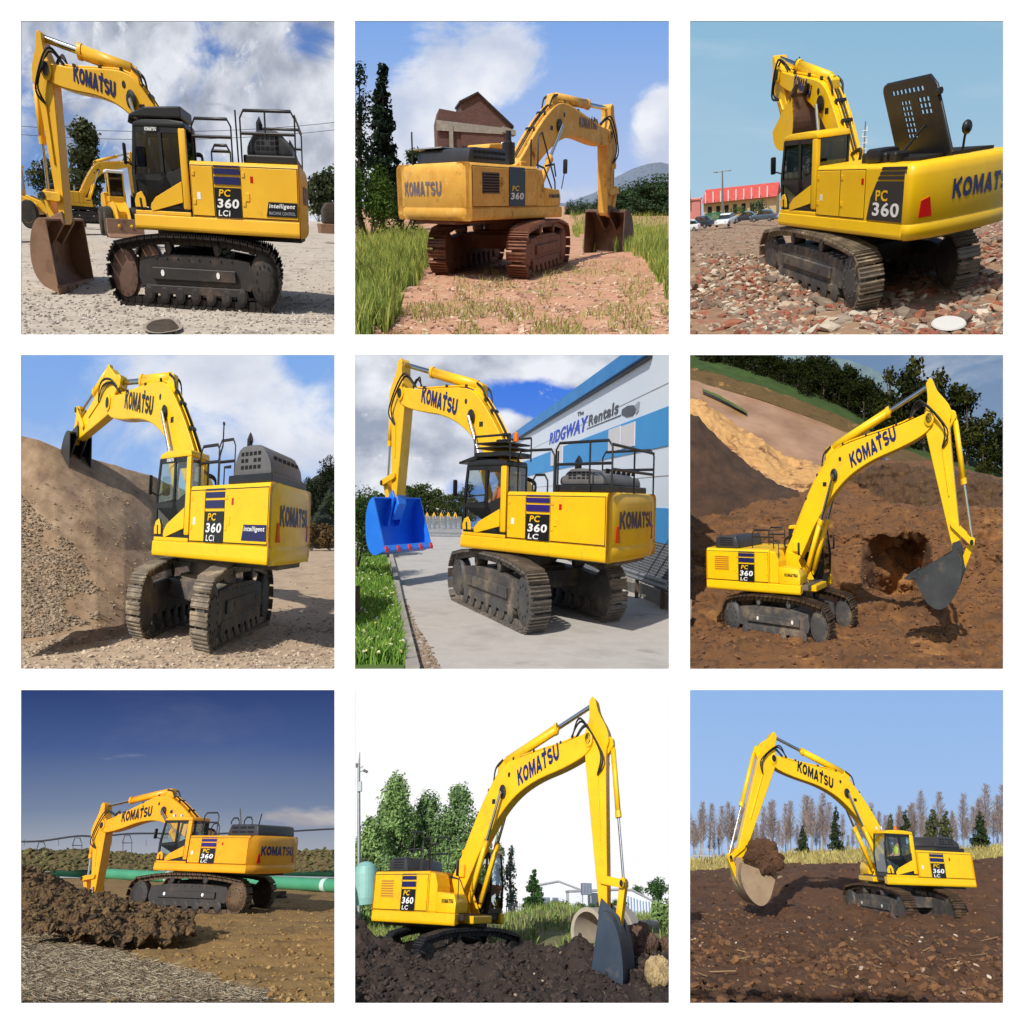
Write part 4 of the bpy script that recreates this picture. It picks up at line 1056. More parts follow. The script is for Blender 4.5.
def cab(c, cfg, part, G, yel):
    g = G('glass', GLASS); yl, yr = WB - .05, .50
    blk = BLACK
    # floor, rear wall, roof
    m = MB(); m.bx(CRT, CFB, yr + .02, yl - .02, ZS + .003, ZS + .1); m.bx(CRT, CRT + .05, yr + .05, yl - .05, ZS + .1, 1.95)
    cb = part(m, 'cab', blk)
    roofm = yel if G('yroof', True) else blk
    part(MB().prism([(CRT - .02, CZ - .1), (CRT + .02, CZ - .01), (.3, CZ + .02), (1.0, CZ + .01), (CFT - .05, CZ - .03), (CFT, CZ - .1)], yr - .01, yl + .01), 'cab_roof', roofm, cb, .03, 2)
    L = [('rear_pillar', yel, [(CRT, ZS + .1), (CRT + .2, ZS + .1), (CRT + .2, CZ - .1), (CRT, CZ - .1)]),
         ('front_pillar', blk, [(CFB - .09, ZS + .1), (CFB, ZS + .1), (CFB + .03, 1.95), (CFT - .02, CZ - .1), (CFT - .1, CZ - .1), (CFB - .06, 1.95)]),
         ('door_post', blk, [(.5, 1.93), (.59, 1.9), (.59, CZ - .1), (.5, CZ - .1)]),
         ('window_header', blk, [(CRT + .2, CZ - .17), (CFT - .06, CZ - .17), (CFT - .06, CZ - .1), (CRT + .2, CZ - .1)]),
         ('door_sill', blk, [(CRT + .2, ZS + .1), (CRT + .2, 2.06), (.5, 1.93), (.62, 1.86), (CFB - .07, 1.86), (CFB - .07, 1.93), (.59, 1.95), (.5, 1.98), (.48, 1.9), (.82, 1.5), (.88, ZS + .1)])]
    for side in (1, -1):
        y0, y1 = (yl - .05, yl) if side > 0 else (yr, yr + .05)
        for nme, mt, poly in L:
            if side < 0 and nme == 'door_sill':
                part(MB().prism([(CRT + .2, ZS + .1), (CRT + .2, 1.8), (CFB - .07, 1.8), (CFB - .07, ZS + .1)], y0, y1), 'door_sill', blk, cb); continue
            if nme == 'rear_pillar':
                if side > 0: part(MB().prism([(CRT - .004, ZS + .1), (CRT + .2, ZS + .1), (CRT + .2, CZ - .1), (CRT - .004, CZ - .1)], y0 - .06, y1 + .012), nme, mt, cb, .03, 2)
                else: part(MB().prism(poly, y0, y1), nme, blk, cb)
                continue
            part(MB().prism(poly, y0, y1), nme, mt, cb)
    # yellow swoosh, black triangle and front corner on the door
    y = yl
    part(MB().prism([(.01, 1.86), (.01, 1.56), (.93, ZS + .05), (.97, ZS + .1), (.95, 1.52), (.8, 1.62)], y + .002, y + .02), 'door_panel', yel, cb, .006)
    part(MB().prism([(CFB + .005, ZS + .1), (1.08, ZS + .1), (1.1, 1.6), (1.2, 1.7), (CFB - .06, 1.66), (CFB + .015, 1.56)], y + .002, y + .024), 'cab_corner', yel, cb, .01)
    part(MB().prism([(1.2, 1.46), (1.26, 1.46), (1.28, 1.6), (1.22, 1.6)], y + .024, y + .03), 'step_recess', HOLE, cb)
    part(MB().bx(CRT - .0, CFB + .02, yl - .1, yl + .012, ZS + .003, ZS + .06), 'cab_sill', yel, cb, .01)
    for nme, poly in (('door_window', [(.6, 1.945), (CFB - .065, 1.935), (CFT - .115, CZ - .175), (.6, CZ - .175)]),
                      ('lower_door_window', [(.835, 1.5), (.64, 1.85), (CFB - .085, 1.85), (CFB - .085, ZS + .12), (.89, ZS + .12)]),
                      ('quarter_window', [(CRT + .205, 2.07), (.495, 1.95), (.495, CZ - .175), (CRT + .205, CZ - .175)])):
        part(MB().prism(poly, yl - .03, yl - .02), nme, g, cb)
    part(MB().prism([(CRT + .21, 1.82), (CFB - .075, 1.82), (CFT - .12, CZ - .175), (CRT + .21, CZ - .175)], yr + .02, yr + .03), 'far_window', g, cb)
    part(MB().bx(CRT + .015, CRT + .025, yr + .07, yl - .07, 1.96, CZ - .11), 'rear_window', g, cb)
    part(MB().prism([(CFB - .03, ZS + .12), (CFB - .02, ZS + .12), (CFB + .01, 1.95), (CFT - .04, CZ - .11), (CFT - .05, CZ - .11), (CFB, 1.95)], yr + .055, yl - .055), 'windscreen', g, cb)
    s = MB(); s.bx(.2, .68, .72, 1.22, 1.62, 1.74); s.box((.2, .97, 1.98), (.12, .5, .6), m=Matrix.Rotation(R(-10), 3, 'Y')); s.bx(.28, .6, .78, 1.16, ZS + .1, 1.62)
    part(s, 'driver_seat', SEATM, cb, .03, 2)
    s = MB(); s.bx(.62, .95, .62, .8, ZS + .1, 1.78); s.bx(1.05, 1.2, .6, .85, ZS + .1, 2.0); part(s, 'console', BLACK, cb, .02)
    if G('guard'):
        part(MB().prism([(-.12, CZ + .03), (1.3, CZ + .03), (1.42, CZ - .06), (1.36, CZ + .07), (.9, CZ + .17), (-.12, CZ + .19)], yr - .03, yl + .03), 'roof_guard', BLACK, cb, .02)
    if G('visor'):
        part(MB().prism([(.9, CZ + .02), (1.62, CZ - .05), (1.62, CZ - .01), (.9, CZ + .1)], yr - .02, yl + .02), 'sun_visor', BLACK, cb, .01)
    if G('rack'):
        r = MB()
        r.bx(-.25, .95, yr - .1, yl + .05, CZ + .06, CZ + .14)
        for z in (.2, .28): r.bx(-.2, .9, yr - .1, yl + .05, CZ + z, CZ + z + .03)
        rk = part(r, 'roof_rack', BLACK, cb, .01)
        for x_, y_ in ((-.3, yl), (-.3, yr), (1.0, yl), (1.0, yr)): part(MB().tube([(x_, y_, CZ), (x_, y_, CZ + .42)], .022, 6), 'rack_post', BLACK, rk)
        for y_ in (yl, yr): part(MB().tube([(-.3, y_, CZ + .42), (1.0, y_, CZ + .42)], .022, 6), 'rack_rail', BLACK, rk)
        part(MB().lathe([(.07, CZ + .3), (.07, CZ + .42), (.03, CZ + .46)], (-.42, yl - .1, 0), 'Z', 12), 'beacon', AMBER, cb)
    if G('beacon'):
        part(MB().lathe([(.06, CZ + .0), (.07, CZ + .12), (.03, CZ + .16)], (.35, .95, 0), 'Z', 12), 'beacon', AMBER, cb)
    if G('plate_cab'):
        part(MB().logo('KOMATSU', (.95, yl + .004, CZ - .15), (-1, 0, 0), (0, 0, 1), .34, .05, .002), 'lettering', WHITE, cb)
    for x_ in (.5, .9):
        if G('lamps', True): part(MB().box((CFT - .1, x_ + .2, CZ + .06), (.08, .14, .1)), 'work_lamp', LAMP, cb, .02)

# ------------------------------------------------------------------ how the nine machines differ
def rect_rail(x0, x1, y, z0, z1, mid=True):
    p = [(x0, y, z0), (x0, y, z1 - .1), (x0 + (.1 if x1 > x0 else -.1), y, z1), (x1 - (.1 if x1 > x0 else -.1), y, z1), (x1, y, z1 - .1), (x1, y, z0)]
    out = [p]
    if mid: out.append([(x0, y, (z0 + z1) / 2 + .05), (x1, y, (z0 + z1) / 2 + .05)])
    return out
CFG = [
 dict(paint=Y_DULL, track=TR_DARK, frame=FR_DARK, bucket=BK_RUST, glass=GLASS_D, yroof=False, guard=True, beta=-96, bw=1.1, bks=.74, plate=('intelligent', 'MACHINE CONTROL'), plate_cab=True,
      hx0=-3.0, hx1=-1.85, hz=2.62, texts=('PC', '360', 'LCi'), stripe=NAVY, idler=BK_BROWN, reflector=False, rear=-3.40,
      rails=rect_rail(-.35, -1.45, 1.35, ZT, 2.74) + rect_rail(-1.72, -3.2, 1.38, ZT, 2.86) + rect_rail(-1.72, -3.2, -1.1, ZT, 2.86) + [[(-3.2, 1.38, 2.8), (-3.2, -1.1, 2.8)], [(-2.4, 1.38, 2.5), (-2.4, 1.38, 2.86)], [(-1.62, 1.38, ZT), (-1.6, 1.38, 2.8), (-1.6, 1.38, 2.86)]] + rect_rail(-.75, -1.3, .9, ZT, 2.42)),
 dict(paint=Y_OLD, track=TR_RUST, frame=FR_RUST, bucket=BK_BROWN, glass=GLASS_D, old=True, beta=-92, bw=.95, bks=.95, texts=('PC', '360'), rear=-3.40, hood='low', hx0=-3.1, hx1=-1.3, hz=2.44, hy0=-1.25, hy1=.8, vn=8, vr=2, topmat=SILVHOOD, stack=True, hoodmat=DARKHOOD,
      reflector=False, white_spots=False, grille=BK_BROWN, bt=(4.0, 5.3), bth=.26, cwt=(1.12,), cww=1.6, cwz=1.58, mirrors=((1.45, 1.6), (1.1, -1.5)), tooth=BK_BROWN,
      rails=[[(.1, -1.25, 2.0), (.1, -1.25, 2.75), (.3, -1.25, 2.86), (1.05, -1.25, 1.9), (1.12, -1.25, 1.4)], [(-.2, -1.2, ZT), (-.2, -1.2, 2.7)], [(1.1, -1.35, 1.4), (.3, -1.35, 2.15), (-.1, -1.35, 2.2)], [(.5, -1.25, 2.2), (1.0, -1.25, 2.25), (1.1, -1.25, 2.0)], [(-3.3, .75, ZT), (-3.3, .75, 2.6), (-3.25, .8, 2.75)]]),
 dict(paint=Y_BRIGHT, track=TR_SAND, frame=FR_GREY, bucket=BK_BROWN, bside=Y_BRIGHT, linkpaint=Y_BRIGHT, glass=GLASS_D, bigcw=True, dsw=R(-8), ulen=1.12, decal_sides=(1,), texts=('PC', '360'), hood='open', beta=148, bw=.75, bks=.72, tooth=BK_DARK, stripe=DECAL_GREY, cwt=(.55,), cww=1.9, cwz=1.62,
      white_spots=False, wheel=FR_GREY, bt=(3.5, 4.9), bth=.36, lamps=False, rails=[], plate=None),
 dict(paint=Y_BRIGHT, track=TR_SAND, frame=FR_GREY, bucket=BK_DARK, glass=GLASS, rear=-3.42, beta=-97, bw=.62, bks=.95, tooth=WHITE, hoodmat=GREYHOOD, hx0=-3.0, hx1=-1.75, hz=2.66, texts=('PC', '360', 'LCi'), stripe=NAVY, plate=('intelligent',), platemat=NAVY,
      plate_cab=True, white_spots=False, boomlet=DECAL, rails=rect_rail(-.45, -1.25, 1.3, ZT, 2.72) + rect_rail(-.45, -1.15, .3, ZT, 2.9) + [[(-1.2, 1.3, 2.5), (-1.35, 1.3, 2.7), (-1.35, 1.3, 3.0)], [(-1.35, 1.26, 3.0), (-1.35, 1.34, 3.0)], [(-1.45, 1.3, ZT), (-1.45, 1.3, 2.4), (-1.7, 1.3, 2.4)]]),
 dict(paint=Y_NEW, track=TR_GREY, frame=FR_GREY, bucket=BK_BLUE, hitch=BK_BLUE, glass=GLASS, rear=-3.42, beta=-122, bw=1.12, bks=.86, tooth=TIP_RED, tl=.45, hoodmat=GREYHOOD, hx0=-2.9, hx1=-1.75, hz=2.52, texts=('PC', '360', 'LC'), stripe=PURPLE, rack=True, visor=True, yroof=False,
      white_spots=False, rails=rect_rail(-1.72, -3.3, 1.36, ZT, 2.92) + rect_rail(-1.72, -3.3, -1.2, ZT, 2.92) + [[(-3.3, 1.36, 2.86), (-3.3, -1.2, 2.86)], [(-3.3, 1.36, 2.5), (-3.3, -1.2, 2.5)], [(-2.7, 1.36, ZT), (-2.7, 1.36, 2.92)], [(-3.3, .1, ZT), (-3.3, .1, 2.86)], [(-1.78, 1.36, ZT), (-1.78, 1.36, 2.8)]] + rect_rail(-.3, -1.5, 1.1, ZT, 2.85, False) + rect_rail(-.6, -1.1, .8, ZT, 2.45, False), mirrors=((1.5, 1.62), (1.5, .2))),
 dict(paint=Y_BRIGHT, track=TR_MUD, frame=FR_GREY, bucket=BK_DARK, glass=GLASS, beta=-158, bw=.7, bks=1.0, texts=('PC', '360', 'LC'), hood='low', hx0=-2.95, hx1=-1.75, hz=2.46, vn=1, vr=4, hy1=1.1, stripe=NAVY, boomlet=BLUELET, louvre=surf('orange_louvre', [lin(190, 120, 20)], 1, .6),
      rails=rect_rail(-1.3, -.3, -.9, ZT, 2.6) + rect_rail(-1.3, -.5, .8, ZT, 2.62) + [[(.1, -1.3, 1.8), (.1, -1.3, 2.3), (-.3, -1.3, 2.35)]], mirrors=((1.45, 1.6), (1.0, -1.4))),
 dict(paint=Y_DEEP, track=TR_MUD, frame=FR_DARK, bucket=BK_DUSTY, glass=GLASS, beta=-105, texts=('PC', '360', 'LC'), hood='low', hx0=-3.3, hx1=-1.75, hz=2.48, vn=3, vr=2, hy0=-1.2, hy1=1.1, stripe=PURPLE, wheel=TR_MUD, boomlet=DECAL,
      rails=rect_rail(-.45, -1.2, 1.1, ZT, 2.82) + rect_rail(-1.1, -1.5, 1.3, ZT, 2.5, False) + rect_rail(-1.8, -2.2, 1.0, 2.48, 2.66, False) + rect_rail(-2.45, -2.85, 1.0, 2.48, 2.68, False) + [[(-1.9, .5, 2.4), (-1.7, .5, 2.95)], [(-2.75, .5, 2.4), (-2.85, .5, 2.8)]]),
 dict(paint=Y_NEW, track=TR_BLACK, frame=FR_DARK, bucket=BK_SLATE, glass=GLASS, beta=-108, bw=.7, bks=1.06, texts=('PC', '360', 'LC'), hood='low', hx0=-2.7, hx1=-1.6, hz=2.46, vn=1, vr=4, hy1=1.1, hoodmat=DARKHOOD, stripe=NAVY, louvre=surf('tan_louvre', [lin(176, 120, 50)], 1, .6),
      rails=rect_rail(-2.0, -1.2, -.9, ZT, 3.0) + rect_rail(-2.0, -1.2, .9, ZT, 3.0) + rect_rail(-1.1, -.6, -1.1, ZT, 2.85, False) + [[(-1.7, -.9, ZT), (-1.7, -.9, 3.0)], [(-.6, -1.2, ZT), (-.6, -1.2, 2.7), (-.1, -1.2, 2.7)], [(1.06, -1.3, 1.4), (1.06, -1.3, 2.0), (.6, -1.3, 2.05)]], mirrors=((1.45, 1.6), (1.06, -1.4))),
 dict(paint=Y_BRIGHT, track=TR_MUD, frame=FR_GREY, bucket=BK_DUSTY, glass=GLASS, beta=-168, bw=.72, texts=('PC', '360', 'LC'), hoodmat=DARKHOOD, hx0=-3.0, hx1=-1.7, hz=2.6, hy0=-1.2, hy1=1.0, stripe=NAVY, beacon=True, stack=False, boomlet=DECAL, reflector=False,
      rails=rect_rail(-.5, -1.3, -.9, ZT, 2.6)),
]

# ------------------------------------------------------------------ shared setting materials
BARK = surf('bark', [lin(70, 58, 48), lin(96, 82, 68)], 5, .95)
BIRCH = surf('birch_bark', [lin(176, 166, 160), lin(120, 108, 104)], 6, .9)
CONC = surf('concrete', [lin(172, 166, 154), lin(150, 144, 134), lin(186, 180, 168)], 2, .9, bump=.2, bscale=20)
TYRE = surf('tyre_rubber', [lin(34, 33, 32), lin(58, 54, 50)], 4, .9)
STEELP = surf('galvanised_steel', [lin(150, 154, 158), lin(128, 132, 136)], 3, .5, .4)
WIRE = surf('dark_wire', [lin(50, 50, 54)], 1, .6)
CARW = surf('white_car_paint', [lin(228, 230, 232)], 1, .25, coat=.5)
CARD = surf('dark_car_paint', [lin(44, 54, 66)], 1, .25, coat=.5)
CARG = surf('blue_grey_car_paint', [lin(76, 92, 108)], 1, .25, coat=.5)
def flat(c, ys, z=0.0): return [[(u, None, y, z) for u in (-8, 340, 690, 1032)] for y in ys]
def near(c, z=0.0, v=1052): return [(u, v, depth(c, gd(c, u, v, z))) for u in (-8, 340, 690, 1032)]
def V(rowpts, Y=None): return [(p[0], p[1], p[2] if len(p) > 2 else Y) for p in rowpts]
def sky(c, Y, mat, v0=760, v1=-14):
    b = [at(c, u, v, Y) for u, v in ((-14, v0), (1038, v0), (1038, v1), (-14, v1))]
    me = bpy.data.meshes.new('sky'); me.from_pydata([tuple(p) for p in b], [], [(0, 1, 2, 3)])
    uv = me.uv_layers.new(name='UVMap'); y0 = (1014 - v0) / 1004; y1 = (1014 - v1) / 1004
    for l, q in zip(uv.data, ((-.02, y0), (1.02, y0), (1.02, y1), (-.02, y1))): l.uv = q
    setting(link('sky', me, mat, None, c))
def poly_sheet(name, c, pts, mat, z=.02, kind='structure', n=1):
    "a thin sheet lying on the level ground, its outline given by the places it is seen at"
    P = [gd(c, u, v, z) for u, v in pts]
    mb = MB(); mb.v = [tuple(p) for p in P]; mb.f = [tuple(range(len(P)))]
    o = mb.build(name, mat, None, c, clean=True)
    if o.data.polygons[0].normal.z < 0: o.data.flip_normals()
    if kind: setting(o, kind)
    return o
CUR = 0
PX = [float((at(c, 512, 500, 1.0) - at(c, 512, 501, 1.0))[2]) for c in range(9)]
def pxm(Y): return Y * PX[CUR]
def car(c, loc, rz, L, paint, label, kx=1.0, group='cars parked along the far side'):
    r = thing('parked_car', label, 'car', c, loc, group)
    s = L / 4.5
    def pre(p):
        q = p * s; ca, sa = math.cos(rz), math.sin(rz)
        return np.stack([(q[:, 0] * ca - q[:, 1] * sa) * kx, q[:, 0] * sa + q[:, 1] * ca, q[:, 2]], -1)
    b = [(-2.25, .35), (-2.2, .75), (-2.05, .95), (-1.5, 1.0), (1.0, .95), (1.9, .82), (2.22, .65), (2.25, .35), (1.8, .28), (-1.8, .28)]
    bd = MB().prism(b, -.88, .88).build('body', paint, r, c, pre=pre, bevel=.07, seg=2)
    MB().prism([(-1.75, .98), (-1.2, 1.42), (-.9, 1.48), (.1, 1.48), (.35, 1.42), (1.15, .95)], -.74, .74).build('cabin', GLASS_D, r, c, pre=pre, bevel=.06, seg=2)
    MB().prism([(-1.3, 1.40), (-.95, 1.485), (.12, 1.49), (.42, 1.40), (.1, 1.53), (-.9, 1.53)], -.7, .7).build('roof', paint, r, c, pre=pre, bevel=.03)
    for x in (-1.4, 1.4):
        for y in (-.8, .8):
            w = MB().lathe([(.22, -.12), (.33, -.12), (.34, 0), (.33, .12), (.22, .12)], (x, y, .33), 'Y', 16).build('wheel', TYRE, r, c, pre=pre)
            MB().lathe([(.2, -.125), (.2, .125)], (x, y, .33), 'Y', 12).build('rim', STEELP, w, c, pre=pre)
    for y in (-.6, .6): MB().box((2.2, y, .72), (.08, .3, .14)).build('headlight', LAMP, r, c, pre=pre)
    for y in (-.65, .65): MB().box((-2.2, y, .8), (.08, .25, .16)).build('tail_light', RED, r, c, pre=pre)
    MB().box((2.24, 0, .5), (.05, .5, .12)).build('number_plate', WHITE, r, c, pre=pre)
    return r
def loader(c, loc, rz, s, kx, label, cabm):
    r = thing('wheel_loader', label, 'loader', c, loc)
    def pre(p):
        q = p * s; ca, sa = math.cos(rz), math.sin(rz)
        return np.stack([(q[:, 0] * ca - q[:, 1] * sa) * kx, q[:, 0] * sa + q[:, 1] * ca, q[:, 2]], -1)
    B = lambda m, n, mt, p=r, bv=.04: m.build(n, mt, p, c, pre=pre, bevel=bv)
    B(MB().prism([(-3.0, .9), (-3.1, 1.9), (-2.6, 2.15), (-.9, 2.2), (-.9, .8)], -.85, .85), 'engine_housing', Y_DULL)
    B(MB().prism([(-.9, .75), (-.9, 1.7), (.4, 1.7), (1.6, 1.3), (1.6, .75)], -.6, .6), 'front_frame', Y_DULL)
    k = B(MB().bx(-1.0, .25, -.62, .62, 1.7, 2.0).bx(-1.0, -.88, -.62, .62, 2.0, 3.1).bx(.13, .25, -.62, -.5, 2.0, 3.1).bx(.13, .25, .5, .62, 2.0, 3.1), 'cab', Y_DULL)
    B(MB().bx(-1.1, .35, -.7, .7, 3.1, 3.25), 'cab_roof', cabm, k)
    for y in (-.6, .59): B(MB().bx(-.88, .13, y, y + .01, 2.0, 3.1), 'window', GLASS_D, k, 0)
    B(MB().bx(.2, .21, -.5, .5, 2.0, 3.1), 'windscreen', GLASS_D, k, 0)
    for y in (-.45, .45): B(MB().prism([(.5, 1.5), (.7, 1.75), (1.9, 1.45), (2.9, .6), (2.75, .4), (1.7, 1.1)], y - .1, y + .1), 'lift_arm', Y_DULL)
    B(MB().prism([(2.6, .9), (2.5, .3), (2.8, .1), (3.7, .05), (3.72, .12), (2.9, .22), (2.75, .95)], -1.35, 1.35), 'bucket', BK_RUST)
    for x in (-2.0, 1.0):
        for y in (-.95, .95):
            w = B(MB().lathe([(.45, -.28), (.68, -.28), (.74, -.2), (.75, 0), (.74, .2), (.68, .28), (.45, .28)], (x, y, .75), 'Y', 24), 'wheel', TYRE, bv=0)
            B(MB().lathe([(.1, -.22), (.4, -.2), (.46, -.285), (.46, .285), (.4, .2), (.1, .22)], (x, y, .75), 'Y', 20), 'rim', Y_DULL, w, 0)
    return r

# ================================================================== 1: gravel yard
def place_1():
    global CUR
    c = CUR = 0
    g = surf('yard_gravel', [lin(146, 134, 120), lin(182, 170, 154), lin(164, 152, 138)], 1.6, .95, bump=.5, bscale=16, spot=(lin(118, 106, 94), .9, .56, .12), vein=(lin(206, 198, 186), 3.0, .35))
    L = Loft(c, [near(c)] + flat(c, [11.6, 13.4, 16]) + [V([(-8, 800), (512, 818), (1032, 838)], 19), V([(-8, 735), (512, 745), (1032, 760)], 26), V([(-8, 676), (1032, 690)], 45), V([(-8, 648), (1032, 652)], 68)], 150, [14, 14, 14, 8, 10, 8, 6], .035, 1.2, 3)
    L.build('yard', g)
    stones('gravel', c, L.sample(3400, lambda u, v: (v > 700) & (v < 1020), 3), (.008, .03), randmat('gravel_stone', [lin(120, 110, 100), lin(170, 160, 148), lin(205, 198, 186)]), .6, 4)
    # puddle of dark water
    rr = [(462 + 50 * math.cos(a) * (1 + .12 * math.sin(3 * a)), 984 + 22 * math.sin(a) * (1 + .15 * math.cos(2 * a + 1))) for a in np.linspace(0, 6.28, 28)[:-1]]
    poly_sheet('damp_ring', c, [(462 + (u - 462) * 1.22, 984 + (v - 984) * 1.18) for u, v in rr], surf('damp_gravel', [lin(136, 125, 111), lin(158, 146, 130)], 5, .8), .034)
    poly_sheet('puddle', c, rr, surf('puddle_water', [lin(66, 58, 51), lin(94, 84, 74)], 4, .25), .038)
    lf = leafmat('olive_leaves', lin(46, 54, 34), lin(104, 110, 76))
    Y = 46; p = at(c, 212, 655, Y)
    tree('round_tree', 'round olive green tree standing behind the long arm of the excavator on the gravel yard', 'tree', c, p, 318 * pxm(Y), 78 * pxm(Y), lf, BARK, 4, 5200, h0=.1, lumpn=34, top=.7)
    p = at(c, 82, 655, 48)
    tree('round_tree', 'small dark tree half hidden between the yellow loader and the excavator arm', 'tree', c, p, 215 * pxm(48), 60 * pxm(48), lf, BARK, 9, 1800, h0=.1, lumpn=20)
    lf2 = leafmat('dark_yard_leaves', lin(40, 50, 36), lin(88, 98, 70))
    p = at(c, 990, 662, 52)
    tree('drooping_tree', 'dark drooping tree at the right edge behind the counterweight on the gravel yard', 'tree', c, p, 205 * pxm(52), 76 * pxm(52), lf2, BARK, 6, 2600, h0=.15, droop=.8, top=.9, lumpn=24)
    p = at(c, 965, 650, 56)
    bush('shrub', 'pale green shrub low behind the rusty skip at the right edge', 'shrub', c, p, 90 * pxm(56), 1, 100 * pxm(56), leafmat('pale_shrub_leaves', lin(86, 108, 62), lin(134, 150, 104)), BARK, 3, 600)
    # rusty skip at the right
    Y = 34; p = at(c, 1002, 690, Y); r = thing('rusty_skip', 'rusty steel skip loaded with a dark bale at the right edge of the gravel yard', 'skip', c, p); k = pxm(Y)
    MB().prism([(-42 * k, 0), (-46 * k, 34 * k), (46 * k, 34 * k), (42 * k, 0)], -.4, .4).build('bin', BK_RUST, r, bevel=.02)
    MB().prism([(-30 * k, 34 * k), (-34 * k, 80 * k), (-18 * k, 108 * k), (30 * k, 108 * k), (40 * k, 34 * k)], -.3, .3).build('bale', surf('dark_bale', [lin(48, 42, 38), lin(84, 72, 62)], 5, .9), r, bevel=.06, seg=2)
    # other machines of the yard
    Y = 30; p = at(c, 22, 672, Y)
    loader(c, p, R(-12), .56, .62, 'yellow wheel loader with big black tyres cut off by the left edge', Y_DULL)
    Y = 27; p = at(c, 330, 702, Y)
    loader(c, p, R(-76), .56, .62, 'yellow wheeled machine seen head on with a white cab roof beside the excavator cab', WHITE)
    Y = 38; p = at(c, 205, 655, Y)
    cf = dict(CFG[0]); cf.update(guard=False, plate=None, rails=[], decal_sides=(), bucket=BK_DARK, plate_cab=False, boomlet=Y_DULL, track=TR_DARK)
    excavator(c, cf, 'distant small excavator with raised boom parked far behind the large bucket on the gravel yard', p, (R(20), 0, 0, 0, 0, 0, .62, R(8), R(24), R(-88), -.2, 0), .54)
    for v0, v1, lb in ((345, 332, 'upper thin power line across the cloudy sky over the gravel yard'), (372, 356, 'lower thin power line across the cloudy sky over the gravel yard')):
        a = at(c, -8, v0, 66); b = at(c, 1032, v1, 66); pts = []
        for i in range(13):
            t = i / 12; q = a + (b - a) * t; pts.append((q[0] - a[0], q[1] - a[1], q[2] - a[2] - .5 * (1 - (2 * t - 1) ** 2)))
        o = MB().tube(pts, .018, 5).build('power_line', WIRE, None, c, tuple(a)); tag(o, lb, 'power line', 'power lines over the yard')
    sky(c, 72, skymat('cloudy_sky', lin(92, 128, 192), lin(124, 172, 228), [dict(white=lin(228, 232, 240), grey=lin(154, 162, 180), scale=2.5, sx=1.25, sy=1.0, rot=-.6, rough=.62, dist=.6, thr=.33, soft=.22, blobs=[(.55, .75, .6, .35, .1), (.2, .5, .3, .12, -.14), (.9, .92, .12, .1, -.2), (.62, .9, .14, .07, -.16), (.1, .55, .2, .1, -.1)]), dict(white=lin(246, 248, 252), grey=lin(206, 214, 228), scale=6.5, sx=1.3, sy=1.0, rot=-.6, rough=.68, dist=.9, thr=.54, soft=.14, max=.75, ox=5), dict(white=lin(150, 158, 174), grey=lin(120, 130, 150), scale=4.2, sx=1.0, sy=1.6, rot=-.5, rough=.66, dist=.6, thr=.58, soft=.16, max=.6, ox=9)]))

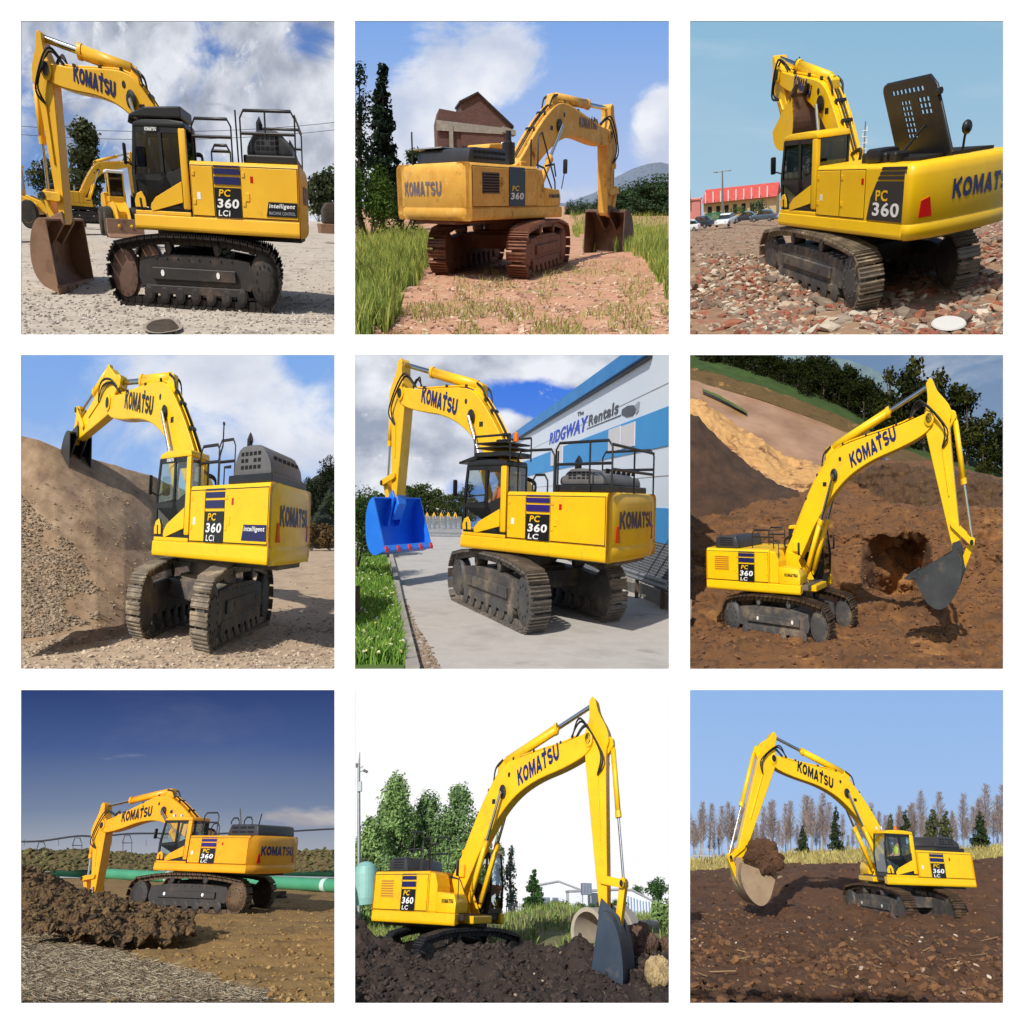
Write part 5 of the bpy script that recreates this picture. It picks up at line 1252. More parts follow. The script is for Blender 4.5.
# ================================================================== 2: grassy clearing with red dirt
def place_2():
    global CUR
    c = CUR = 1
    g = surf('red_dirt', [lin(150, 100, 80), lin(188, 142, 112), lin(168, 122, 96)], .9, .95, bump=.5, bscale=12, spot=(lin(140, 128, 78), .8, .54, .1), vein=(lin(206, 180, 152), 2.4, .5))
    L = Loft(c, [near(c)] + flat(c, [11, 14, 18, 24, 34, 46]) + [V([(-8, 605), (512, 602), (1032, 602)], 66)], 160, [16, 16, 14, 10, 8, 6, 4], .06, .9, 8)
    L.bump(lambda x, y, z: .5 * np.exp(-((x - 3.6) ** 2 / 1.2 + (y - 3.2) ** 2 / 4)) * .4)
    L.build('dirt_track', g)
    stones('rubble', c, L.sample(2200, lambda u, v: (v > 740) & (v < 1020), 5), (.01, .045), randmat('dirt_stone', [lin(140, 96, 78), lin(190, 150, 124), lin(214, 190, 164), lin(120, 84, 70)]), .6, 7)
    gm = randmat('tall_grass_blade', [lin(98, 122, 42), lin(140, 160, 60), lin(186, 188, 98), lin(80, 108, 38)])
    wob = lambda f: (lambda u, v: f(u + 70 * fbm(u / 60, v / 60, 4, 3), v + 45 * fbm(u / 50 + 9, v / 50, 4, 6)))
    edge = lambda f: (lambda u, v: f(u, v) & (u > 16) & (u < 1008))
    left = edge(wob(inpoly([(-8, 655), (250, 690), (262, 790), (150, 900), (70, 1060), (-90, 1060), (-90, 655)]))); right = edge(wob(inpoly([(690, 600), (1120, 600), (1120, 900), (1032, 880), (960, 820), (900, 745), (740, 716), (690, 690)])))
    blades('tall_grass', c, np.concatenate([L.sample(15000, left, 1), L.sample(11000, right, 2)]), (.10, .50), .02, gm, .4, 3)
    blades('dry_grass', c, L.sample(3600, lambda u, v: (v > 780) & (fbm(u / 90, v / 45, 3, 5) > .08), 6), (.03, .15), .014, randmat('dry_grass_blade', [lin(150, 146, 76), lin(190, 178, 112), lin(120, 124, 58)]), .9, 4)
    dk = leafmat('dark_conifer_leaves', lin(18, 28, 24), lin(54, 70, 54)); md = leafmat('mid_green_leaves', lin(40, 60, 26), lin(96, 122, 56)); dg = leafmat('deep_green_leaves', lin(28, 42, 28), lin(66, 88, 54))
    Y = 44
    conifer('conifer_tree', 'tallest dark conifer with a pointed top on the left of the clearing', 'tree', c, at(c, 98, 660, Y), 520 * pxm(Y), 74 * pxm(Y), dk, BARK, 3, 5200, h0=.1, pw=.62, leaf=(.07, .16))
    Y = 40
    tree('broad_tree', 'broad dark tree cut off by the left edge beside the pointed conifer', 'tree', c, at(c, 22, 665, Y), 500 * pxm(Y), 62 * pxm(Y), dk, BARK, 5, 2600, h0=.2, lumpn=26)
    Y = 33
    bush('shrub', 'bright green shrub below the two dark trees at the left', 'shrub', c, at(c, 55, 690, Y), 230 * pxm(Y), 1.6, 290 * pxm(Y), md, BARK, 1, 4200, leaf=(.035, .08))
    bush('shrub', 'dark green shrub beside the counterweight, right of the brighter shrub', 'shrub', c, at(c, 160, 680, Y + 3), 150 * pxm(Y), 1.4, 190 * pxm(Y), dg, BARK, 2, 3000, leaf=(.035, .08))
    Y = 50
    tree('round_tree', 'rounded green tree between the pointed conifer and the brick house', 'tree', c, at(c, 200, 640, Y), 225 * pxm(Y), 72 * pxm(Y), dg, BARK, 8, 2600, h0=.08, lumpn=26)
    # unfinished brick house
    Y = 58; k = pxm(Y); o = at(c, 400, 610, Y)
    br = bpy.data.materials.new('brick'); br.use_nodes = True; nt = br.node_tree; b = nt.nodes['Principled BSDF']; t = nt.nodes.new('ShaderNodeTexBrick'); tc = nt.nodes.new('ShaderNodeTexCoord'); mp = nt.nodes.new('ShaderNodeMapping')
    mp.inputs['Rotation'].default_value = (R(90), 0, 0); mp.inputs['Scale'].default_value = (1, 1, 1)
    t.inputs['Scale'].default_value = 3.2; t.inputs['Color1'].default_value = lin(126, 88, 78); t.inputs['Color2'].default_value = lin(98, 70, 64); t.inputs['Mortar'].default_value = lin(140, 110, 98); t.inputs['Mortar Size'].default_value = .015
    nt.links.new(tc.outputs['Object'], mp.inputs[0]); nt.links.new(mp.outputs[0], t.inputs[0]); nt.links.new(_mix(nt, _noise(nt, tc.outputs['Object'], 1.1), t.outputs[0], lin(88, 66, 62)), b.inputs['Base Color']); b.inputs['Roughness'].default_value = .95
    h = thing('brick_house', 'unfinished brick house with a pointed gable and concrete bands behind the excavator', 'house', c, o)
    X = lambda u: (u - 400) * k; Z = lambda v: (610 - v) * k
    rz = lambda p: np.stack([p[:, 0] * math.cos(R(8)) - p[:, 1] * math.sin(R(8)), p[:, 0] * math.sin(R(8)) + p[:, 1] * math.cos(R(8)), p[:, 2]], -1)
    w = MB().prism([(X(350), 0), (X(350), Z(275)), (X(408), Z(250)), (X(522), Z(345)), (X(522), 0)], 0, 4); w.prism([(X(268), 0), (X(268), Z(330)), (X(278), Z(295)), (X(350), Z(306)), (X(350), 0)], .1, 4).build('wall', br, h, pre=rz)
    MB().prism([(X(266), Z(362)), (X(266), Z(330)), (X(498), Z(352)), (X(498), Z(372))], -.06, -.002).build('concrete_band', CONC, h, pre=rz)
    MB().prism([(X(308), 0), (X(308), Z(345)), (X(322), Z(346)), (X(322), 0)], -.1, -.062).build('concrete_column', CONC, h, pre=rz)
    MB().prism([(X(345), Z(272)), (X(408), Z(243)), (X(408), Z(250)), (X(345), Z(279))], -.15, 4.1).build('roof_edge', FR_DARK, h, pre=rz)
    MB().prism([(X(408), Z(243)), (X(530), Z(345)), (X(530), Z(353)), (X(408), Z(250))], -.15, 4.1).build('roof_edge', FR_DARK, h, pre=rz)
    MB().prism([(X(490), Z(348)), (X(536), Z(360)), (X(536), Z(376)), (X(490), Z(366))], -.3, 1).build('eave', CONC, h, pre=rz)
    for u in (285, 352, 420): MB().prism([(X(u), Z(470)), (X(u), Z(410)), (X(u + 30), Z(412)), (X(u + 30), Z(470))], -.03, -.002).build('window', HOLE, h, pre=rz)
    # wood and hill
    fg = leafmat('wood_leaves', lin(44, 64, 46), lin(86, 106, 72))
    proto = None; q = random.Random(3)
    for i in range(34):
        u = 690 + i * 10.4; Y = 56 + q.uniform(0, 5); top = 588 - max(0, (u - 770)) * .40 - q.uniform(0, 20); top = max(500, top)
        hh = (632 - top) * pxm(Y); p = at(c, u, 636, Y)
        if proto is None:
            proto = tree('woodland_tree', 'green tree in the wood beyond the grass at the right', 'tree', c, p, 2.0, .62, fg, BARK, 12, 1300, h0=.02, lumpn=22, group='trees of the wood beyond the grass'); ps = 2.0
            proto.matrix_world = stand(c, p, 0, hh / ps)
        else: copy_tree(proto, c, p, q.uniform(0, 6), (hh / ps * 1.5, hh / ps * 1.5, hh / ps * 1.1))
    Loft(c, [V([(560, 620), (1032, 620)], 62), V([(560, 596), (680, 590), (780, 556), (840, 512), (900, 484), (950, 468), (990, 464), (1032, 470)], 69)], 90, 10, .12, .5, 4, ulo=560).build('hill', surf('hazy_wooded_hill', [lin(76, 88, 104), lin(104, 114, 130), lin(88, 100, 108)], 2.2, 1, bump=1.0, bscale=5))  # blue-grey distance haze is mixed into the hill colour
    sky(c, 73, skymat('summer_sky', lin(128, 170, 232), lin(214, 222, 240), [dict(white=lin(240, 243, 250), grey=lin(196, 206, 228), scale=2.2, sx=1, sy=1.2, thr=.60, soft=.18, rough=.62, dist=.5, blobs=[(.33, .84, .26, .32, .42), (.5, .92, .16, .2, .28), (.12, .68, .26, .24, .36), (.2, .5, .3, .25, .3), (1.0, .68, .16, .2, .5), (.75, .45, .4, .14, .3)])]))

# ================================================================== 3: rubble lot
def place_3():
    global CUR
    c = CUR = 2
    g = surf('rubble_ground', [lin(102, 80, 62), lin(146, 118, 92), lin(124, 98, 76)], 1.2, .95, bump=.6, bscale=10, spot=(lin(148, 82, 60), 1.1, .57, .1), vein=(lin(206, 194, 176), 3.4, .6))
    L = Loft(c, [near(c)] + flat(c, [13.2, 15.2]) + [V([(-8, 812), (512, 800), (1032, 700)], 17.5), V([(-8, 750), (512, 740), (1032, 690)], 21), V([(-8, 700), (512, 690), (1032, 680)], 30), V([(-8, 668), (1032, 660)], 45), V([(-8, 640), (1032, 640)], 66)], 160, [18, 16, 10, 8, 8, 6, 4], .05, 1.6, 13, ridge=.3)
    L.build('rubble_ground', g)
    rm = randmat('rubble_piece', [lin(138, 70, 50), lin(160, 132, 104), lin(198, 186, 166), lin(112, 94, 78), lin(148, 84, 62), lin(132, 116, 100), lin(96, 80, 68)])
    stones('rubble', c, L.sample(7000, lambda u, v: ((v > 760) | (u > 640)) & (v < 1016) & (fbm(u / 110, v / 60, 3, 6) > -.12), 5), (.012, .095), rm, .6, 8)
    stones('rubble_lumps', c, L.sample(70, lambda u, v: (v > 780) & (v < 1000), 15), (.06, .17), rm, .6, 18)
    stones('broken_brick', c, L.sample(2400, lambda u, v: (v <= 800), 6), (.012, .06), randmat('broken_brick_piece', [lin(120, 98, 80), lin(150, 128, 106), lin(98, 80, 66)]), .5, 9)
    p = gd(c, 840, 980, .1); o = MB().lathe([(.0, 0), (.2, 0), (.215, .012), (.2, .03), (.1, .034), (.0, .034)], (0, 0, 0), 'Z', 26).build('pot_lid', surf('white_enamel', [lin(196, 194, 188)], 1, .5), None, c, tuple(p)); o.matrix_world = WORLD[c] @ Matrix.Translation(Vector(p)) @ Matrix.Rotation(R(14), 4, 'X'); tag(o, 'round white lid lying on the broken bricks near the bottom right', 'lid')
    # long low building with red roof
    Y = 60; k = pxm(Y); o = at(c, 160, 648, Y); h = thing('long_building', 'long low cream building with a red tiled roof beyond the rubble lot', 'building', c, o); X = lambda u: (u - 160) * k; Z = lambda v: (648 - v) * k
    cream = surf('cream_render', [lin(196, 172, 130), lin(214, 192, 150)], 1, .9)
    MB().bx(X(44), X(300), 0, 3, 0, Z(578)).build('wall', cream, h)
    MB().prism([(-.25, Z(577)), (1.5, Z(536)), (3.2, Z(577))], X(40), X(304), lambda a, b, z: (b, a, z)).build('roof', surf('red_tiles', [lin(176, 64, 58), lin(200, 84, 74)], 4, .8), h)
    for i in range(7): MB().bx(X(60 + i * 30), X(74 + i * 30), -.05, -.002, Z(622), Z(592)).build('window', HOLE, h)
    for i in range(9): MB().bx(X(52 + i * 27), X(56 + i * 27), -.3, -.25, Z(577), Z(540)).build('roof_rib', WHITE, h)
    Y = 52; k = pxm(Y); o = at(c, 24, 655, Y); w = MB().bx(-26 * k, 26 * k, 0, .4, 0, 78 * k).bx(-30 * k, 30 * k, -.05, .45, 78 * k, 84 * k).build('pink_wall', surf('pink_render', [lin(226, 150, 142), lin(212, 136, 130)], 1.4, .9), None, c, tuple(o), bevel=.01); tag(w, 'pink rendered wall at the left edge in front of the red roofed building', 'wall')
    MB().bx(-28 * k, -8 * k, -.2, -.05, 70 * k, 116 * k).build('sign_board', surf('dark_sign', [lin(50, 50, 70)], 1, .6), w)
    Y = 50; k = pxm(Y); o = at(c, 88, 650, Y); gf = MB()
    for i in range(14): gf.bx((-30 + i * 4.4) * k, (-27 + i * 4.4) * k, 0, .04, 0, 30 * k)
    gf.bx(-31 * k, 32 * k, .04, .07, 24 * k, 28 * k).bx(-31 * k, 32 * k, .04, .07, 5 * k, 9 * k); o = gf.build('green_fence', surf('green_fence_paint', [lin(60, 130, 96)], 1, .6), None, c, tuple(o)); tag(o, 'low green slatted fence behind the white car', 'fence')
    bush('shrub', 'small green shrub behind the parked cars on the rubble lot', 'shrub', c, at(c, 165, 640, 50), 90 * pxm(50), .8, 52 * pxm(50), leafmat('lot_shrub_leaves', lin(60, 84, 48), lin(110, 130, 80)), BARK, 3, 500)
    bush('shrub', 'taller green shrub against the cream wall near the excavator cab', 'shrub', c, at(c, 235, 640, 50), 60 * pxm(50), .8, 74 * pxm(50), leafmat('lot_shrub_leaves_b', lin(66, 84, 58), lin(120, 134, 96)), BARK, 5, 400)
    car(c, at(c, 128, 664, 40), R(-100), 1.55, CARW, 'white car seen from the front on the far side of the rubble lot', 1)
    car(c, at(c, 45, 672, 38), R(160), 1.5, CARD, 'dark blue car parked left of the white car', .8)
    car(c, at(c, 190, 652, 46), R(170), 1.5, CARD, 'small dark car parked right of the white car', .8)
    car(c, at(c, 248, 650, 44), R(165), 1.6, CARG, 'blue grey car parked beside the excavator cab', .8)
    car(c, at(c, 8, 684, 36), R(175), 1.4, CARW, 'white car cut off by the left edge of the rubble lot', .7)
    def lamp(u, v0, v1, Y, label, mast=False):
        o = at(c, u, v0, Y); H = (v0 - v1) * pxm(Y); r = thing('radio_mast' if mast else 'street_lamp', label, 'mast' if mast else 'street lamp', c, o)
        MB().tube([(0, 0, 0), (0, 0, H)], [.07, .035], 8).build('pole', STEELP, r)
        if mast:
            m = MB()
            for i in range(7):
                z = H * (.55 + .06 * i); m.box((0, 0, z), (.34, .1, .05)); m.box((.12 * (-1) ** i, 0, z + .1), (.07, .07, .26))
            m.build('antenna', WHITE, r, bevel=.01)
        else:
            MB().tube([(-.35, 0, H - .06), (.35, 0, H)], .025, 6).build('arm', STEELP, r)
            for x in (-.38, .38): MB().box((x, 0, H - .03), (.2, .16, .07)).build('lamp_head', STEELP, r, bevel=.01)
    lamp(118, 650, 478, 50, 'tall double headed street lamp before the red roofed building')
    lamp(557, 650, 335, 62, 'slender pale radio mast rising behind the engine cover of the excavator', True)
    sky(c, 70, skymat('hazy_blue_sky', lin(142, 186, 216), lin(186, 212, 226), [dict(white=lin(196, 216, 228), grey=lin(170, 200, 220), scale=1.6, sx=.6, sy=2.6, thr=.46, soft=.3, max=.7)]), 800)

# ================================================================== 4: quarry bank
def place_4():
    global CUR
    c = CUR = 3
    g = surf('quarry_floor', [lin(148, 126, 104), lin(186, 162, 134), lin(168, 146, 120)], 1.2, .95, bump=.5, bscale=14, spot=(lin(128, 112, 98), 1, .56, .12), vein=(lin(200, 182, 156), 2.6, .4))
    L = Loft(c, [near(c)] + flat(c, [10, 12, 15, 20]) + [V([(-8, 690), (512, 690), (1032, 680)], 30), V([(-8, 640), (1032, 628)], 48)], 150, [18, 16, 12, 8, 8, 6], .05, 1.2, 17)
    L.build('quarry_floor', g)
    stones('gravel', c, L.sample(3400, lambda u, v: (v > 680) & (v < 1018), 3), (.006, .03), randmat('quarry_stone', [lin(132, 116, 100), lin(176, 156, 132), lin(204, 188, 164)]), .6, 4)
    # the bank
    bm, nt, o = _new('bank_sand'); b = nt.nodes.new('ShaderNodeBsdfPrincipled'); nt.links.new(b.outputs[0], o.inputs[0]); b.inputs['Roughness'].default_value = .97
    tc = nt.nodes.new('ShaderNodeTexCoord'); mp = nt.nodes.new('ShaderNodeMapping'); mp.inputs['Scale'].default_value = (1.6, .22, .22); mp.inputs['Rotation'].default_value = (0, 0, .12); nt.links.new(tc.outputs['Object'], mp.inputs[0])
    col = _ramp(nt, _mix(nt, .45, _noise(nt, mp.outputs[0], 2.0, 8, .7), _noise(nt, tc.outputs['Object'], 1.5, 8, .7)), [(.34, lin(120, 94, 72)), (.5, lin(166, 138, 108)), (.66, lin(196, 170, 138))])
    nt.links.new(col, b.inputs['Base Color']); bp = nt.nodes.new('ShaderNodeBump'); bp.inputs['Strength'].default_value = .5; bp.inputs['Distance'].default_value = .06
    nt.links.new(_noise(nt, mp.outputs[0], 9, 7, .7), bp.inputs['Height']); nt.links.new(bp.outputs[0], b.inputs['Normal'])
    base = V([(-8, 945, 10.4), (120, 920, 10.7), (250, 895, 11.4), (340, 870, 12.4), (430, 840, 14.2), (560, 790, 18), (700, 730, 23), (820, 690, 29), (900, 665, 37)])
    mid = V([(-8, 620, 14.5), (120, 630, 14.7), (250, 640, 15.4), (340, 640, 16.4), (430, 640, 18), (560, 640, 21.5), (700, 640, 26.5), (820, 640, 33), (900, 642, 39.5)])
    crest = V([(-8, 268, 19), (60, 285, 19.2), (130, 312, 19.5), (235, 345, 20.2), (330, 376, 21), (430, 404, 22.2), (560, 455, 25), (700, 525, 30), (820, 590, 36.5), (900, 628, 42)])
    back = V([(-8, 300, 24), (130, 330, 24.5), (235, 365, 25), (430, 425, 27.5), (560, 480, 30), (700, 550, 35), (820, 610, 41), (900, 636, 46)])
    B = Loft(c, [base, mid, crest, back], 170, [60, 60, 6], .10, .5, 23, ridge=.25, uhi=900, ydisp=(.09, .8))
    B.build('bank', bm)
    sc = inpoly([(-8, 440), (70, 520), (180, 620), (240, 740), (330, 830), (230, 890), (-8, 920)])
    stones('scree', c, B.sample(3400, lambda u, v: sc(u, v) & (fbm(u / 100, v / 100, 4, 2) > -.1), 7), (.006, .03), randmat('scree_stone', [lin(118, 102, 84), lin(146, 128, 106), lin(172, 154, 130), lin(132, 112, 90)]), .7, 5)
    stones('bank_pebble', c, B.sample(1300, lambda u, v: v > 420, 9), (.006, .024), randmat('bank_pebble_stone', [lin(130, 106, 84), lin(180, 156, 126)]), .7, 6)
    # dark wooded hill and hedge at the right
    Loft(c, [V([(840, 640), (1032, 630)], 52), V([(840, 520), (890, 450), (950, 400), (1032, 365)], 58)], 60, 16, .25, .8, 3, ulo=840).build('hill', surf('dark_hill', [lin(30, 38, 26), lin(50, 58, 40)], 2, 1, bump=.5))
    dk = leafmat('dark_hill_leaves', lin(20, 28, 20), lin(54, 66, 42)); q = random.Random(5); proto = None
    for i in range(18):
        u = 893 + q.uniform(0, 135); t = (u - 893) / 135; v = 545 - q.uniform(0, 1) * (60 + 95 * t); Y = 50 + (545 - v) / 22 + .3
        p = at(c, u, v, Y)
        if proto is None: proto = tree('hillside_tree', 'dark tree on the dark hill behind the counterweight', 'tree', c, p, 1.7, .62, dk, BARK, 31, 700, h0=.05, group='trees on the dark hill')
        else: copy_tree(proto, c, p, q.uniform(0, 6), q.uniform(.8, 1.25))
    hd = leafmat('brown_hedge_leaves', lin(92, 74, 48), lin(134, 110, 76))
    for i, (u, lb) in enumerate(((940, 'brown hedge clump nearest to the counterweight at the foot of the dark hill'), (1000, 'brown hedge clump at the right edge at the foot of the dark hill'))):
        bush('hedge', lb, 'hedge', c, at(c, u, 632, 44), 90 * pxm(44), 1, 108 * pxm(44), hd, BARK, 11 + i, 900)
    sky(c, 70, skymat('bright_cloud_sky', lin(128, 172, 234), lin(178, 204, 240), [dict(white=lin(236, 240, 248), grey=lin(206, 212, 228), scale=1.7, sx=1, sy=1.3, thr=.45, soft=.26, rough=.62, dist=.5, blobs=[(.55, .9, .45, .3, .24), (.35, .95, .2, .15, .12), (.9, .7, .3, .2, .2), (.62, .72, .3, .35, .15), (.05, .9, .2, .2, -.1), (.88, .98, .14, .1, -.3)])]), 700)

# ================================================================== 5: service road beside a warehouse
def place_5():
    global CUR
    c = CUR = 4
    road = surf('road_concrete', [lin(160, 154, 146), lin(184, 178, 170), lin(172, 166, 158)], .8, .9, bump=.25, bscale=30, spot=(lin(138, 130, 120), .7, .58, .16), vein=(lin(196, 192, 186), 3, .3))
    L = Loft(c, [near(c)] + flat(c, [11, 14, 18, 24, 34, 48]) + [V([(-8, 560), (1032, 560)], 66)], 100, [8, 8, 6, 6, 6, 4, 4], .012, .7, 19)
    L.build('road', road)
    poly_sheet('verge', c, [(-10, 1034), (170, 1034), (160, 920), (140, 800), (120, 690), (100, 640), (-10, 640)], surf('verge_soil', [lin(70, 96, 36), lin(96, 116, 50)], 2, 1), .06)
    kb = MB(); a = [gd(c, u, v) for u, v in ((216, 1036), (190, 930), (165, 820), (145, 720), (126, 640))]; b2 = [gd(c, u, v) for u, v in ((172, 1036), (158, 930), (143, 820), (130, 720), (116, 640))]
    for i in range(4):
        vs = [(*a[i][:2], -.05), (*a[i + 1][:2], -.05), (*b2[i + 1][:2], -.05), (*b2[i][:2], -.05)]; vs += [(x, y, .12) for x, y, z in vs]
        kb.add(vs, [(3, 2, 1, 0), (4, 5, 6, 7), (0, 1, 5, 4), (1, 2, 6, 5), (2, 3, 7, 6), (3, 0, 4, 7)])
    setting(kb.build('kerb', CONC, None, c, clean=True))
    silt = inpoly([(216, 1018), (285, 1018), (250, 950), (205, 870), (160, 770), (140, 690), (136, 690), (165, 800), (195, 900)])
    stones('road_silt', c, L.sample(1500, silt, 21), (.006, .035), randmat('silt_grain', [lin(128, 106, 84), lin(158, 138, 116), lin(110, 90, 72)]), .35, 22)
    vp = inpoly([(-8, 1018), (168, 1018), (158, 920), (138, 800), (120, 690), (100, 645), (-8, 645)])
    pts = L.sample(9000, vp, 3); pts[:, 2] = .05
    blades('verge_grass', c, pts, (.06, .26), .022, randmat('verge_blade', [lin(70, 112, 30), lin(104, 150, 48), lin(140, 170, 70), lin(84, 120, 40)]), .7, 5)
    fl = pts[:160].copy(); fl[:, 2] = .2
    stones('white_flowers', c, fl, (.012, .025), randmat('flower_white', [lin(230, 230, 224), lin(236, 226, 120)]), .7, 2)
    hl = leafmat('hedge_leaves', lin(38, 56, 28), lin(92, 112, 62))
    bush('hedge', 'tall ragged hedge at the left edge above the grass verge', 'hedge', c, at(c, 12, 680, 19), 170 * pxm(19), 2.2, 300 * pxm(19), hl, BARK, 3, 3600, leaf=(.02, .05))
    bush('hedge', 'lower hedge farther along the verge behind the blue bucket', 'hedge', c, at(c, 58, 640, 26), 140 * pxm(26), 2, 215 * pxm(26), hl, BARK, 5, 2200)
    o = MB().box((0, 0, .28), (.06, .06, .64)).box((0, 0, .62), (.075, .075, .03)).build('fence_post', surf('weathered_wood', [lin(66, 56, 46), lin(92, 80, 66)], 6, .95), None, c, tuple(gd(c, 16, 880)), bevel=.006); tag(o, 'short dark wooden post at the left edge in the verge grass', 'post')
    # wooded rise
    wl = leafmat('rise_leaves', lin(44, 58, 32), lin(94, 106, 58)); q = random.Random(8); proto = None
    for i in range(17):
        u = 95 + i * 17; Y = 52 + q.uniform(0, 6); p = at(c, u, 560, Y); hh = (560 - (424 + q.uniform(-10, 30) + (40 if u < 150 else 0))) * pxm(Y)
        if proto is None:
            proto = tree('woodland_tree', 'green tree on the wooded rise beyond the grey palisade fence', 'tree', c, p, 2.0, .7, wl, BARK, 14, 900, h0=.03, group='trees on the rise beyond the palisade fence'); proto.matrix_world = stand(c, p, 0, hh / 2)
        else: copy_tree(proto, c, p, q.uniform(0, 6), (hh / 2 * 1.1, hh / 2 * 1.1, hh / 2))
    # palisade fence and yellow booms behind it
    Y = 40; k = pxm(Y); o = at(c, 282, 594, Y); f = MB()
    for i in range(33): x = (-64 + i * 4) * k; f.prism([(x, 0), (x, 66 * k), (x + 1.4 * k, 71 * k), (x + 2.8 * k, 66 * k), (x + 2.8 * k, 0)], 0, .03)
    f.bx(-64 * k, 68 * k, .032, .07, 12 * k, 16 * k).bx(-64 * k, 68 * k, .032, .07, 52 * k, 56 * k)
    tag(f.build('palisade_fence', STEELP, None, c, tuple(o)), 'grey steel palisade fence at the end of the road behind the cab', 'fence')
    for i, (u, lb) in enumerate(((240, 'leftmost'), (262, 'second from left'), (285, 'third from left'), (308, 'fourth from left'), (330, 'rightmost'))):
        Y = 44; k = pxm(Y); o = at(c, u, 596, Y); r = thing('parked_boom', 'small yellow machine boom above the palisade fence, the ' + lb + ' of five', 'boom', c, o, 'yellow booms behind the fence')
        MB().prism([(-3 * k, 0), (-3.6 * k, 60 * k), (-7 * k, 72 * k), (-3 * k, 82 * k), (1 * k, 80 * k), (-2 * k, 74 * k), (-2.4 * k, 60 * k), (-2 * k, 0)], 0, .2).build('boom', Y_DULL, r, bevel=.01)
        MB().prism([(-1 * k, 84 * k), (6 * k, 66 * k), (4 * k, 62 * k), (-3 * k, 79 * k)], .02, .14).build('arm', Y_DULL, r)
    # the warehouse
    P0 = gy(c, 1019, 15.0); D = ray(c, 262, 462); D = np.array([D[0], D[1], 0]); D /= np.linalg.norm(D); N = np.array([-D[1], D[0], 0])       # N faces the road
    def hit(u, v):
        d = ray(c, u, v); A_ = np.array([[D[0], -d[0]], [D[1], -d[1]]]); s, t = np.linalg.solve(A_, (CAM[c] - P0)[:2]); return s, (CAM[c] + d * t)[2]
    if N @ (CAM[c] - P0) < 0: N = -N
    wh = thing('warehouse', 'large white warehouse with blue stripes and a blue eave right of the road', 'building', c, tuple(P0))
    F = lambda s, z, o=0.0: tuple(D * s + N * o + np.array([0, 0, z]))
    def band(name, mat, z0, z1, o0, o1, s0=0.0, s1=34, par=wh, z0b=None, z1b=None):
        z0b = z0 if z0b is None else z0b; z1b = z1 if z1b is None else z1b
        m = MB(); vs = [F(s0, z0, o0), F(s1, z0b, o0), F(s1, z1b, o0), F(s0, z1, o0), F(s0, z0, o1), F(s1, z0b, o1), F(s1, z1b, o1), F(s0, z1, o1)]
        m.add(vs, [(0, 1, 2, 3), (7, 6, 5, 4), (0, 4, 5, 1), (1, 5, 6, 2), (2, 6, 7, 3), (3, 7, 4, 0)]); return m.build(name, mat, par, c, clean=True)
    def cladding(n, a, b):
        m, nt, o = _new(n); bs = nt.nodes.new('ShaderNodeBsdfPrincipled'); nt.links.new(bs.outputs[0], o.inputs[0]); tc = nt.nodes.new('ShaderNodeTexCoord')
        wv = nt.nodes.new('ShaderNodeTexWave'); wv.wave_type = 'BANDS'; wv.bands_direction = 'Z'; wv.inputs['Scale'].default_value = 3.2; nt.links.new(tc.outputs['Object'], wv.inputs[0])
        nt.links.new(_mix(nt, _noise(nt, tc.outputs['Object'], .8, 5), a, b), bs.inputs['Base Color']); bp = nt.nodes.new('ShaderNodeBump'); bp.inputs['Strength'].default_value = .12; bp.inputs['Distance'].default_value = .02
        nt.links.new(wv.outputs['Fac'], bp.inputs['Height']); nt.links.new(bp.outputs[0], bs.inputs['Normal']); bs.inputs['Roughness'].default_value = .5; return m
    CW = cladding('white_cladding', lin(206, 216, 228), lin(222, 230, 238)); CB = cladding('blue_cladding', lin(34, 134, 200), lin(54, 154, 216))
    z = {n: hit(1010, v)[1] for n, v in (('a', 175), ('b', 300), ('c', 500), ('d', 615))}; ze = hit(960, 12)[1]; zf = hit(545, 268)[1]
    def sheet(name, mat, pts, o0, o1, par=wh):
        m = MB(); n = len(pts); m.v = [F(s, q_, o0) for s, q_ in pts] + [F(s, q_, o1) for s, q_ in pts]
        m.f = [tuple(range(n)), tuple(range(2 * n - 1, n - 1, -1))] + [(i, (i + 1) % n, n + (i + 1) % n, n + i) for i in range(n)]; return m.build(name, mat, par, c, clean=True)
    sE = hit(962, 12)[0]; zt_ = ze + (zf - ze) * sE / 34
    sheet('wall', CW, [(0, 0), (34, 0), (34, zf), (sE, zt_), (0, hit(1019, -6)[1])], -.12, 0)
    band('blue_stripe', CB, z['b'], z['a'], .0, .02); band('blue_stripe', CB, z['d'], z['c'], .0, .02)
    sT = hit(905, 8)[0]
    sheet('eave_trim', surf('blue_eave', [lin(26, 116, 184), lin(42, 136, 204)], 1, .5), [(sE, zt_ + .002), (34, zf), (34, zf + .42), (sT, hit(905, -6)[1]), (sE, hit(960, -6)[1])], -.4, .16)
    sheet('eave_shadow_strip', BLACK, [(sE, zt_ - .07), (34, zf - .07), (34, zf - .003), (sE, zt_ - .003)], .0, .08)  # solid black strip painted as the shade line under the eave
    bw_ = bpy.data.materials.new('dark_blockwork'); bw_.use_nodes = True; nt = bw_.node_tree; b = nt.nodes['Principled BSDF']; t = nt.nodes.new('ShaderNodeTexBrick'); tc = nt.nodes.new('ShaderNodeTexCoord'); sx = nt.nodes.new('ShaderNodeSeparateXYZ'); cx = nt.nodes.new('ShaderNodeCombineXYZ')
    nt.links.new(tc.outputs['Object'], sx.inputs[0]); nt.links.new(sx.outputs[1], cx.inputs[0]); nt.links.new(sx.outputs[2], cx.inputs[1]); nt.links.new(cx.outputs[0], t.inputs[0])
